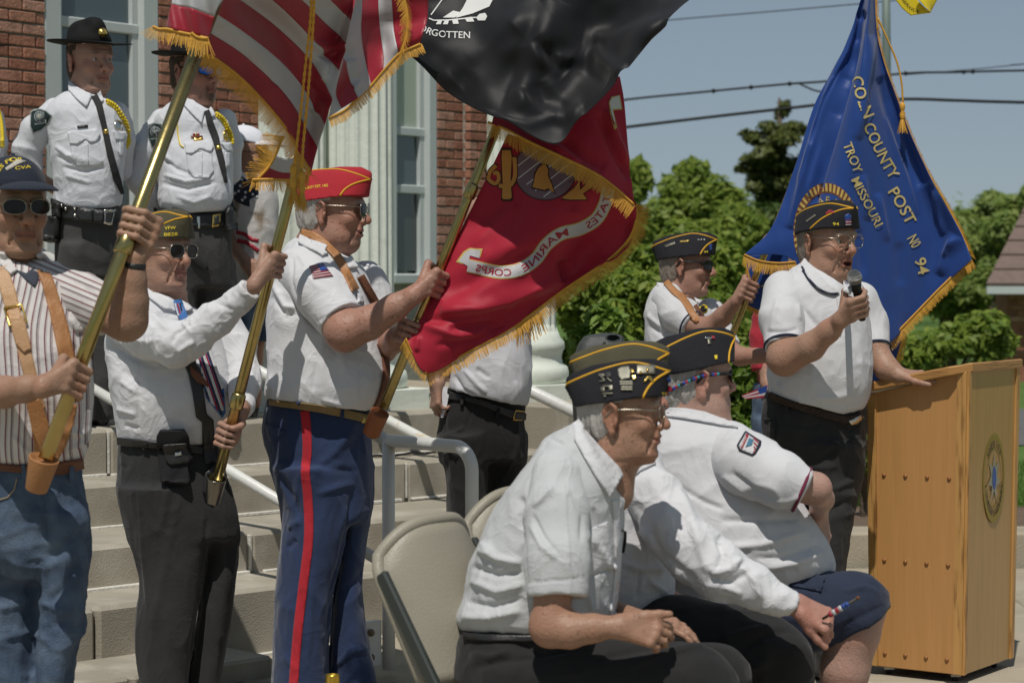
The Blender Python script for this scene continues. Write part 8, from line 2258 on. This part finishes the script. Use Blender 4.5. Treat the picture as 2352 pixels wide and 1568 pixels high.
tr7 = legs('trousers', P.o, M_BLKT, P.Y, [(890, 1026, 1212, .14), (967, 1008, 1206, .15), (1003, 1006, 1210, .15), (1060, 1010, 1210, .13)], [(1000, 1006, 1120, .13), (1123, 1026, 1120), (1171, 1028, 1118), (1300, 1030, 1105), (1470, 1035, 1098, .09)], [(1000, 1100, 1210, .13), (1123, 1112, 1206), (1300, 1110, 1190), (1462, 1110, 1180, .09)], dn=-.05, df=.06,
   lines=[(seg(c5, (620, 650), (740, 620), (850, 560)), 6, .012), (seg(c5, (640, 820), (720, 790), (780, 850)), 6, .012), (seg(c5, (1350, 520), (1340, 800), (1180, 1100)), 5, .008), (seg(c5, (890, 370), (890, 460), (830, 620)), 4, -.008)])
SHOES(P.o, [(1060, -.1, 60), (1145, .02, 60)], P.Y)
T = Target(s7, tr7)
applique('belt', seg(c5, (690, 215), (830, 250), (1000, 290), (1180, 355), (1310, 400), (1420, 425), (1415, 490), (1300, 480), (1160, 420), (1000, 350), (840, 310), (690, 290)), T, M_BELT, P.o, .005, .004, 5)
bk = [T.hit(*c5(x, y))[0] + np.array([0, -.012, 0]) for x, y in ((1325, 400), (1410, 405), (1385, 490), (1305, 485))]
MB().tube(bk + [bk[0]], .0035, 6).obj('buckle', M_GILT, P.o, True)
for x, y in ((815, 260), (1150, 375)): applique('belt_loop', seg(c5, (x, y), (x + 26, y + 4), (x + 14, y + 95), (x - 14, y + 90)), T, M_BLKT, P.o, .007, .009, 4)
papers = empty('papers', tuple(P.W(1012, 920, -.08)), 'folded white papers held down by the man behind the scarlet flag', 'papers')
for k, q in enumerate(([(597, 172), (680, 172), (660, 330), (640, 465), (615, 465), (598, 300)], [(610, 180), (690, 250), (662, 400), (640, 430)])):
 pw = [P.W(*c5(x, y), -.10 - .004 * k) for x, y in q]; n = len(pw)
 mesh_np('sheet', pw + [p + np.array([0, .003, 0]) for p in pw], [tuple(range(n)), tuple(range(n, 2 * n))[::-1]] + [(i, (i + 1) % n, (i + 1) % n + n, i + n) for i in range(n)], mat('paper', (.68, .68, .72), .8), papers, False)
# =========================================================== deputies on the landing
A_ = crop(0, 0, .372)
M_DSH = fab('deputy shirt', (.60, .61, .65), wrinkle=.25); M_DTR = fab('deputy trousers', (.050, .049, .048)); M_TIE = fab('charcoal tie', (.030, .030, .031))
M_HAT = mat('black felt', (.010, .010, .010), .8, spec=.15); M_PATCH = mat('patch black', (.012, .025, .025), .85); M_PGRY = mat('patch grey', (.30, .33, .33), .8); M_GUN = mat('gun leather', (.018, .018, .018), .4, spec=.5, bump=.2, bscale=90)
def deputy(Y, label, skin, head, rows, armL, armR, hip, near, far, lines, hatt=True, hm=M_HBRN, feet=(), neck=None):
 P = Person(Y, label, skin, head, group='deputies in white shirts on the landing')
 cu_, cv_ = head['at']
 P.limb([(cu_ - 6, cv_ + 80, .02, 34), (cu_ - 2, cv_ + 180, 0, 60), (cu_ - 2, cv_ + 320, 0, 62)], .04)
 for a, q in ((armL, 1), (armR, -1)):
  e = a[-1]; P.limb([(u, v, d, w * .6) for u, v, d, w in a] + [(e[0] * .6 + cu_ * .4, e[1] + 30, .18, 14), (cu_ - q * 6, e[1] + 40, .22, 16)], .03)
 P.body(.0048)
 s = cloth('uniform_shirt', [loft(rows, Y, cuts=[nk(Y, *neck)] if neck else None)], M_DSH, P.o, .0062, FS, lines)
 sl = [cloth('sleeve', tube(Y, a, .03), M_DSH, P.o, .0062, [(.006, (13, 13, 9), 6)]) for a in (armL, armR) if a]
 t = legs('trousers', P.o, M_DTR, Y, hip, near, far, dn=-.03, df=.05, t=.10, h=.009)
 for u, dy, yaw in feet: shoe(P.o, u, 0, Y + dy, yaw, M_SHOE, ztop - .02)
 if hatt: campaign_hat(P, M_HAT)
 P.hair(hm, thick=.002, low=-.04, top=.07)
 return P, s, sl, t
Lt = [(seg(A_, (340, 900), (420, 960), (560, 1000)), 6, .010), (seg(A_, (380, 1030), (520, 1060), (640, 1030)), 6, -.010), (seg(A_, (400, 1080), (560, 1130)), 6, .008), (seg(A_, (340, 960), (450, 1010)), 5, -.008)]
P, s, sl, t = deputy(9.8, 'person in a black campaign hat and white uniform shirt standing at the window', SK('skin fair', (.42, .245, .19), (.12, .08, .06)), dict(at=(206, 146), yaw=42, sc=1.1, age=.15, nose=.95, heavy=.25),
 [(205, 165, 235, 0, .06), (222, 130, 260, 0, .10), (248, 104, 276, 0, .13), (290, 104, 288, 0, .14), (340, 113, 291, -.01, .145), (390, 118, 284, -.01, .14), (440, 122, 283, 0, .135), (482, 124, 280, 0, .13)],
 [(124, 256, .02, 29), (84, 300, .0, 34), (62, 345, .02, 33), (70, 400, .03, 28)], [(270, 262, .05, 28), (284, 320, .1, 27), (280, 390, .16, 24)],
 [(462, 124, 280, .12), (520, 128, 276, .125), (580, 130, 270, .12), (640, 132, 268, .1)], [(560, 130, 205, .11), (750, 138, 206), (900, 152, 216), (962, 158, 220)], [(560, 190, 272, .11), (750, 200, 272), (900, 206, 262), (962, 206, 260)], Lt, feet=[(185, -.04, 40), (240, .03, 50)], neck=((160, 187), (228, 221)))
P.eyes(.25, (.06, .06, .05))
TG = Target(s, *sl, P.o); TS = Target(s, *sl)
def deputy_kit(P, s, sl, t, patch, tie, pocket, belt, colls, cordp, badge, nm, epaul=None, brass=False):
 TG = Target(s, *sl, P.o); TS = Target(s, *sl); TB = Target(s, t)
 if patch:
  pa_ = applique('shoulder_patch', patch, TS, M_PGRY, P.o, .002, .001, 4); c = np.mean(patch, 0)
  p2 = applique('patch_field', [tuple(c + (np.array(p) - c) * .9) for p in patch], TS, M_PATCH, pa_, .0015, .003, 4)
  c2 = c + np.array([0, -4])
  for r0, m in ((12.5, M_PGRY), (11, M_PATCH), (8.5, M_PGRY), (7.2, M_PATCH)): applique('patch_ring', [(c2[0] + r0 * math.cos(a), c2[1] + r0 * math.sin(a)) for a in np.linspace(0, 6.0, 18)], TS, m, pa_, .0006, .0048 + (13 - r0) * .0002, 5)
  applique('patch_star', [(c2[0] + x, c2[1] + y) for x, y in star(7, 8, 4)], TS, M_PGRY, pa_, .0008, .0068, 4); applique('patch_star', [(c2[0] + x, c2[1] + y) for x, y in star(6, 2.6, 2.2)], TS, M_GILT, pa_, .0008, .0085, 3)
  d = np.array([.97, .2])
  text_on('lettering', 'LINCOLN COUNTY', [tuple(c2 + 16.0 * np.array([math.cos(a), -math.sin(a)])) for a in np.radians(np.linspace(150, 20, 9))], 5, TS, M_PGRY, pa_, .007, fit=True)
  text_on('lettering', 'MISSOURI', [tuple(c2 + np.array([-11, 18])), tuple(c2 + np.array([11, 15]))], 4.5, TS, M_PGRY, pa_, .007, fit=True)
 to = applique('necktie', tie, TG, M_TIE, P.o, .006, .004, 5)
 collar(P, TG, colls, M_DSH, th=.008)
 for pk, fl in pocket:
  q = applique('pocket', pk, TS, M_DSH, P.o, .004, .001, 5)
  applique('pocket_flap', fl, TS, M_DSH, P.o, .004, .006, 5)
  c = np.mean(fl, 0); buttons([(c[0], c[1] + 5)], Target(q), P.o, .006)
  applique('pocket_pleat', strip_poly([(np.mean(pk, 0)[0], fl[0][1] + 22), (np.mean(pk, 0)[0], max(p[1] for p in pk) - 3)], 5), TS, M_DSH, P.o, .003, .005, 5)
 bo = applique('duty_belt', belt, TB, M_GUN, P.o, .012, .004, 5)
 if cordp is not None:
  mb = MB(); pts = curve_px(cordp, 10)
  for i, (u, v) in enumerate(pts):
   h, n = TS.hit(u, v)
   if h is None: h, n = W(u, v, P.Y - .08), np.array([0, -1, 0])
   mb.sphere(h + n * .006 + np.array([.006 * math.cos(i * 2.1), 0, .006 * math.sin(i * 2.1)]), .0075, 8, 6)
  mb.obj('shoulder_cord', M_YTH, P.o, True)
 if badge:
  h, n = TS.hit(*badge)
  if h is not None: MB().lathe(h, [(.024, 0), (.026, .003), (.018, .006), (.010, .010), (.0005, .011)], 14, n).obj('badge', M_GILT if brass else M_STEEL, P.o, True)
 if nm: applique('name_plate', nm, TS, M_GUN if not brass else M_GILT, P.o, .003, .002, 4)
 return bo, to
bo, to = deputy_kit(P, s, sl, t, seg(A_, (188, 690), (215, 676), (250, 672), (290, 684), (322, 712), (300, 760), (255, 805), (205, 826), (185, 780)), seg(A_, (565, 600), (600, 590), (630, 640), (660, 780), (700, 950), (740, 1100), (760, 1195), (748, 1200), (700, 1110), (660, 960), (625, 780), (590, 650)),
 [(seg(A_, (430, 870), (605, 860), (640, 1010), (600, 1030), (480, 1022), (445, 985)), seg(A_, (416, 815), (600, 795), (618, 830), (600, 872), (560, 885), (530, 862), (480, 892), (432, 888))), (seg(A_, (715, 850), (770, 850), (778, 940), (750, 970), (728, 940)), seg(A_, (692, 808), (768, 812), (785, 850), (745, 870), (712, 865)))],
 seg(A_, (325, 1225), (400, 1255), (550, 1290), (715, 1305), (722, 1350), (700, 1392), (560, 1375), (400, 1350), (335, 1335)), [seg(A_, (430, 500), (470, 530), (570, 590), (535, 665), (470, 610), (425, 560)), seg(A_, (600, 580), (620, 560), (640, 620), (625, 640))],
 seg(A_, (660, 630), (700, 655), (740, 710), (770, 770), (785, 840), (780, 900)), A_(730, 775), seg(A_, (476, 778), (542, 770), (544, 790), (480, 796)))
TBo = Target(bo)
for q, m in ((seg(A_, (640, 1295), (712, 1295), (690, 1390), (640, 1385)), M_STEEL), (seg(A_, (655, 1310), (700, 1310), (684, 1375), (652, 1372)), M_GUN)): applique('buckle', q, TBo, m, bo, .006, .002 if m is M_STEEL else .007, 4)
for q in (seg(A_, (485, 1290), (570, 1300), (575, 1368), (490, 1355)), seg(A_, (585, 1300), (640, 1308), (632, 1372), (580, 1366)), seg(A_, (340, 1235), (380, 1260), (380, 1340), (345, 1330))): applique('belt_pouch', q, TBo, M_GUN, bo, .03, .002, 5)
for x, y in ((462, 1290), (462, 1330), (380, 1270), (405, 1290)):
 h, n = TBo.hit(*A_(x, y))
 if h is not None: MB().lathe(h, [(.008, 0), (.008, .003), (.003, .006), (.0003, .0062)], 10, n).obj('stud', M_STEEL, bo, True)
TT = Target(t, s)
applique('holster', seg(A_, (310, 1330), (380, 1340), (372, 1480), (360, 1500), (305, 1500), (298, 1420)), TT, M_GUN, P.o, .05, .004, 6)
for x, y in ((655, 812),):
 h, n = Target(to).hit(*A_(x, y))
 if h is not None: MB().lathe(h, [(.012, 0), (.012, .002), (.004, .004), (.0003, .0042)], 12, n).obj('tie_tack', M_GILT, to, True)
Lt2 = [(seg(A_, (1010, 1080), (1150, 1120), (1300, 1100)), 6, .012), (seg(A_, (1000, 1130), (1160, 1170), (1340, 1120)), 6, -.012), (seg(A_, (1010, 980), (1080, 1040), (1180, 1080)), 6, -.010), (seg(A_, (1090, 1210), (1200, 1250), (1310, 1210)), 6, .008), (seg(A_, (1000, 900), (1040, 1000)), 6, .010)]
P, s, sl, t = deputy(10.0, 'person with a goatee and blue lensed sunglasses half hidden by the tallest brass pole', SK('skin mottled', (.38, .20, .15), (.06, .035, .025)), dict(at=(447, 172), yaw=52, sc=1.1, age=.3, goatee=1, heavy=.6, neck=.066),
 [(218, 418, 492, 0, .06), (238, 385, 507, 0, .10), (265, 358, 519, 0, .13), (310, 357, 528, 0, .145), (355, 362, 533, -.02, .16), (410, 364, 534, -.03, .17), (460, 362, 533, -.03, .17), (488, 368, 526, -.02, .16)],
 [(372, 278, .02, 28), (338, 340, .0, 36), (325, 410, .03, 34), (352, 470, .1, 26)], [(518, 275, .06, 26), (530, 330, .1, 26), (532, 400, .15, 24)],
 [(476, 362, 532, .14), (520, 366, 532, .145), (600, 370, 535, .14), (660, 375, 535, .11)], [(600, 370, 452, .11), (750, 376, 452), (940, 385, 450)], [(600, 440, 536, .12), (700, 452, 546), (800, 456, 540), (940, 460, 535)], Lt2, feet=[(420, -.02, 50), (500, .05, 60)], neck=((420, 216), (484, 256)))
P.glasses(M_LBLU, M_BFRM, rx=.030, rz=.018, y=.113, wrap=.4, temple=.003, thick=.0018)
bo, to = deputy_kit(P, s, sl, t, seg(A_, (915, 770), (950, 756), (1000, 762), (1020, 790), (1000, 860), (960, 905), (935, 912), (912, 850)), seg(A_, (1262, 690), (1290, 680), (1310, 740), (1350, 850), (1385, 1000), (1400, 1130), (1385, 1130), (1350, 1010), (1310, 860), (1275, 760)),
 [(seg(A_, (1145, 930), (1305, 910), (1320, 1060), (1290, 1100), (1200, 1100), (1160, 1050)), seg(A_, (1136, 885), (1300, 865), (1318, 905), (1300, 945), (1240, 920), (1180, 955), (1148, 945))), (seg(A_, (1370, 930), (1425, 930), (1425, 1030), (1385, 1040)), seg(A_, (1362, 885), (1422, 880), (1432, 940), (1395, 935)))],
 seg(A_, (960, 1275), (1060, 1295), (1200, 1320), (1330, 1330), (1440, 1290), (1440, 1370), (1340, 1405), (1200, 1395), (1060, 1370), (965, 1340)), [seg(A_, (1130, 590), (1160, 610), (1262, 690), (1245, 765), (1170, 690), (1125, 640)), seg(A_, (1290, 680), (1300, 660), (1330, 720), (1310, 730))],
 seg(A_, (1335, 710), (1370, 740), (1395, 790), (1415, 840), (1422, 890)), A_(1392, 840), seg(A_, (1195, 855), (1252, 850), (1256, 868), (1198, 874)), brass=True)
TBo = Target(bo)
for q, m in ((seg(A_, (1312, 1325), (1365, 1318), (1355, 1395), (1308, 1402)), M_GILT), (seg(A_, (1324, 1336), (1354, 1331), (1348, 1386), (1320, 1390)), M_GUN)): applique('buckle', q, TBo, m, bo, .006, .002 if m is M_GILT else .007, 4)
applique('belt_pouch', seg(A_, (1385, 1290), (1445, 1260), (1440, 1420), (1390, 1430)), TBo, M_GUN, bo, .035, .002, 5)
applique('belt_pouch', seg(A_, (1065, 1298), (1130, 1310), (1130, 1375), (1070, 1365)), TBo, M_GUN, bo, .02, .002, 5)
applique('belt_keeper', seg(A_, (1215, 1335), (1236, 1338), (1236, 1410), (1222, 1412)), TBo, M_STEEL, bo, .004, .002, 4)
TS = Target(s, *sl)
for k, m in enumerate((M_FRED, M_GILT, M_FRED)): applique('ribbon_bar', seg(A_, (1190 + k * 14, 826), (1203 + k * 14, 825), (1204 + k * 14, 838), (1191 + k * 14, 839)), TS, m, P.o, .003, .002, 3)
applique('ribbon_bar', seg(A_, (1178, 841), (1250, 838), (1252, 851), (1180, 854)), TS, M_BRP, P.o, .003, .002, 3)
applique('whistle_cord', strip_poly(curve_px(seg(A_, (1092, 735), (1098, 820), (1112, 890), (1135, 912)), 4), 1.3), TS, M_YTH, P.o, .003, .002, 4)
h, n = Target(to).hit(*A_(1350, 910))
if h is not None: MB().lathe(h, [(.012, 0), (.012, .002), (.004, .004), (.0003, .0042)], 12, n).obj('tie_tack', M_GILT, to, True)
applique('strap', strip_poly(seg(B, (1090, 690), (1130, 720), (1180, 760)), 6), Target(t), M_GUN, P.o, .01, .003, 5)
P, s, sl, t = deputy(9.75, 'person in uniform mostly outside the left edge with only a hat brim and sleeve showing', SK('skin fair', None), dict(at=(-62, 148), yaw=42, sc=1.1),
 [(205, -105, -35, 0, .06), (248, -160, -5, 0, .12), (290, -160, 6, 0, .13), (340, -152, 9, 0, .13), (440, -140, 4, 0, .13), (482, -138, 2, 0, .13)], [(-160, 260, 0, 34), (-190, 345, .02, 33), (-180, 420, .03, 28)], [(-8, 268, .03, 16), (0, 330, .05, 15), (0, 400, .1, 14)],
 [(462, -138, 2, .12), (620, -135, 0, .1)], [(560, -135, -60, .11), (955, -120, -60)], [(560, -75, 2, .11), (955, -60, 0)], (), feet=[(-90, 0, 40), (-30, .03, 45)])
mb = MB()
for i, (u, v) in enumerate(curve_px([(-14, 240), (-4, 262), (2, 300), (3, 335)], 10)):
 h, n = Target(s, *sl).hit(u, v)
 if h is None: h, n = W(u, v, 9.68), np.array([0, -1, 0])
 mb.sphere(h + n * .006, .009, 8, 6)
mb.obj('shoulder_cord', M_YTH, P.o, True)
# =========================================================== bystander in the white cap
c3 = crop(470.4, 235.2, .24)
P = Person(10.35, 'person in a white ball cap and star patterned shirt standing behind the first column edge', SK('skin brown', (.33, .185, .125), (.2, .17, .15)), dict(at=(563, 362), yaw=74, sc=1.0, heavy=.4))
P.limb([(560, 430, .02, 34), (575, 520, 0, 50), (575, 620, 0, 50)], .04)
P.limb([(545, 450, -.05, 24), (530, 530, -.05, 22), (545, 575, -.1, 17), (566, 605, -.15, 14)], .03)
P.prims += open_hand(P.W(566, 605, -.15), np.array([.6, -.3, -.6]), np.array([-.3, -.8, .3]), (20, 30, 20), side=-1)
for a in ((552, .0), (585, .06)): P.limb([(a[0], 660, a[1], 26), (a[0], 790, a[1], 22), (a[0], 900, a[1], 15), (a[0], 925, a[1], 14)], .02)
P.body(.0055)
M_FLG = fab('printed tee', (.50, .48, .46), col2=(.22, .17, .12), c2scale=9, c2lo=.5, c2hi=.62)
s = cloth('printed_shirt', [loft([(392, 545, 600, 0, .06), (420, 528, 625, 0, .11), (500, 527, 640, 0, .14), (600, 532, 640, 0, .14), (668, 536, 640, 0, .14)], P.Y)] + tube(P.Y, [(540, 440, -.03, 26), (530, 500, -.05, 25), (529, 540, -.05, 23)], .02, cut1=True), M_FLG, P.o, .008, FS)
T3 = Target(s)
na = applique('star_field', seg(c3, (245, 700), (300, 665), (400, 700), (515, 740), (515, 880), (430, 930), (430, 1000), (380, 985), (300, 950), (255, 900)), T3, M_CNAV, P.o, .001, .001, 6)
for x, y in ((295, 745), (340, 800), (390, 862), (460, 880), (495, 905), (285, 780), (325, 850), (440, 810), (385, 910), (475, 935), (265, 820), (500, 830), (355, 740), (360, 935), (290, 870)):
 applique('star', [c3(x + p, y - q) for p, q in star(5, 19, 8)], T3, M_WPR, na, .0006, .0025, 3)
for q in ([(300, 1240), (380, 1260), (450, 1310), (515, 1325)], [(310, 1320), (400, 1340), (470, 1390), (515, 1420)], [(262, 1160), (300, 1160)]): applique('red_stripe', strip_poly(seg(c3, *q), 4.5), T3, M_FRED, P.o, .001, .001, 5)
applique('collar', seg(c3, (268, 600), (290, 590), (400, 700), (420, 760), (330, 690)), Target(s, P.o), M_SH, P.o, .006, .003, 5)
legs('jean_shorts', P.o, M_DEN, P.Y, [(650, 538, 638, .12), (720, 536, 640, .12), (740, 538, 638, .1)], [(720, 537, 585, .1), (782, 538, 584)], [(720, 578, 640, .1), (782, 585, 638)], h=.011)
for u, dy in ((556, -.02), (592, .05)): shoe(P.o, u, 0, P.Y + dy, 70, M_SHOE, ztop - .02)
M_CWHT = fab('white cap cotton', (.66, .67, .72))
c = ballcap(P, M_CWHT)
text_on('lettering', 'U.S. ARMY', seg(c3, (346, 432), (432, 402)), 5, Target(c), M_CNAV, c, .003, fit=True)
P.glasses(M_LENS, M_BFRM); P.hair(M_HGRY, low=-.06, top=.05)
# =========================================================== bystander in red behind the speaker
P = Person(10.7, 'person in a red shirt and blue jeans standing hidden behind the speaker', SK('skin pink', None), dict(at=(1800, 590), yaw=70, sc=1.0))
P.limb([(1795, 650, .02, 34), (1795, 760, 0, 50), (1795, 900, 0, 50)], .04); P.limb([(1756, 690, -.03, 20), (1748, 790, -.05, 18), (1762, 880, -.12, 14), (1770, 905, -.15, 13)], .03)
P.body(.007)
s = cloth('red_shirt', [loft([(640, 1775, 1820, 0, .06), (662, 1755, 1840, 0, .1), (720, 1742, 1850, 0, .13), (840, 1740, 1850, 0, .14), (890, 1742, 1850, 0, .14)], P.Y)] + tube(P.Y, [(1762, 690, -.03, 27), (1747, 770, -.05, 25), (1748, 850, -.08, 22)], .02, cut1=True), fab('red shirt', (.36, .025, .04)), P.o, .008, FS)
legs('jeans', P.o, M_DEN, P.Y, [(880, 1732, 1850, .12), (960, 1730, 1850, .12), (1000, 1735, 1845, .1)], [(960, 1730, 1792, .1), (1330, 1745, 1785)], [(960, 1785, 1850, .1), (1330, 1800, 1840)], h=.011)
SHOES(P.o, [(1765, 0, 70), (1820, .06, 70)], P.Y)
sf = empty('hand_flag', tuple(W(*K_(300, 1180), 10.4)), 'small striped flag sticking out behind the waist of the speaker', 'flag')
MB().tube([W(*K_(318, 1150), 10.38), W(*K_(285, 1300), 10.38)], .005, 8).obj('stick', MATS['dark stick'], sf, True)
for k in range(5):
 t0, t1 = k / 5, (k + 1) / 5
 q = lambda a, b: ((300 - 8 * b) * (1 - a) + 145 * a + 30 * b * a * .8, (1180 + 75 * b) * (1 - a) + (1243 + 20 * b) * a)
 V = [W(*K_(*q(a, b)), 10.38 + .02 * math.sin(a * 5)) for a in np.linspace(0, 1, 6) for b in (t0, t1)]
 mesh_np('stripe', V, [(2 * i, 2 * i + 1, 2 * i + 3, 2 * i + 2) for i in range(5)], (M_FRED, M_FWHT)[k % 2], sf, True)
V = [W(*K_(x, y), 10.36) for x, y in ((298, 1182), (240, 1205), (252, 1236), (294, 1224))]
mesh_np('canton', V, [(0, 1, 2, 3)], M_FBLU, sf, False)
# =========================================================== small things at the men's feet
cw = MB().tube([G(*H_(x, y), edges[1][1] + .012) for x, y in curve_px([(560, 372), (640, 362), (700, 352), (760, 356), (830, 348), (900, 336), (960, 342), (1030, 328)], 6)], .006, 6).obj('light_cable', M_BFRM, None, True)
tag(cw, 'thin dark cable lying along a stair tread behind the handrail loop', 'cable')
q = G(764, 1628, 0)
bc_ = MB().lathe(q, [(.030, 0), (.034, .004), (.034, .03), (.026, .075), (.024, .115), (.0245, .12), (.021, .12), (.019, .06)], 20).obj('brass_cup', mat('brass cup', (.70, .46, .08), .3, metal=.9), None, True)
tag(bc_, 'small yellow brass cup on the ground by the red striped trouser leg', 'cup')
# ------------------------------------------------------------ put each figure's origin at its base
bpy.context.view_layer.update()
for o in list(COL.objects):
 if o.parent is None and o.type == 'MESH' and o.get('category') and tuple(o.location) == (0, 0, 0):
  co = np.empty(len(o.data.vertices) * 3, np.float32); o.data.vertices.foreach_get('co', co); co = co.reshape(-1, 3)
  c = Vector(map(float, ((co[:, 0].min() + co[:, 0].max()) / 2, (co[:, 1].min() + co[:, 1].max()) / 2, co[:, 2].min())))
  o.data.transform(Matrix.Translation(-c)); o.location = c
  for ch in o.children: ch.matrix_parent_inverse = Matrix.Translation(-c) @ ch.matrix_parent_inverse
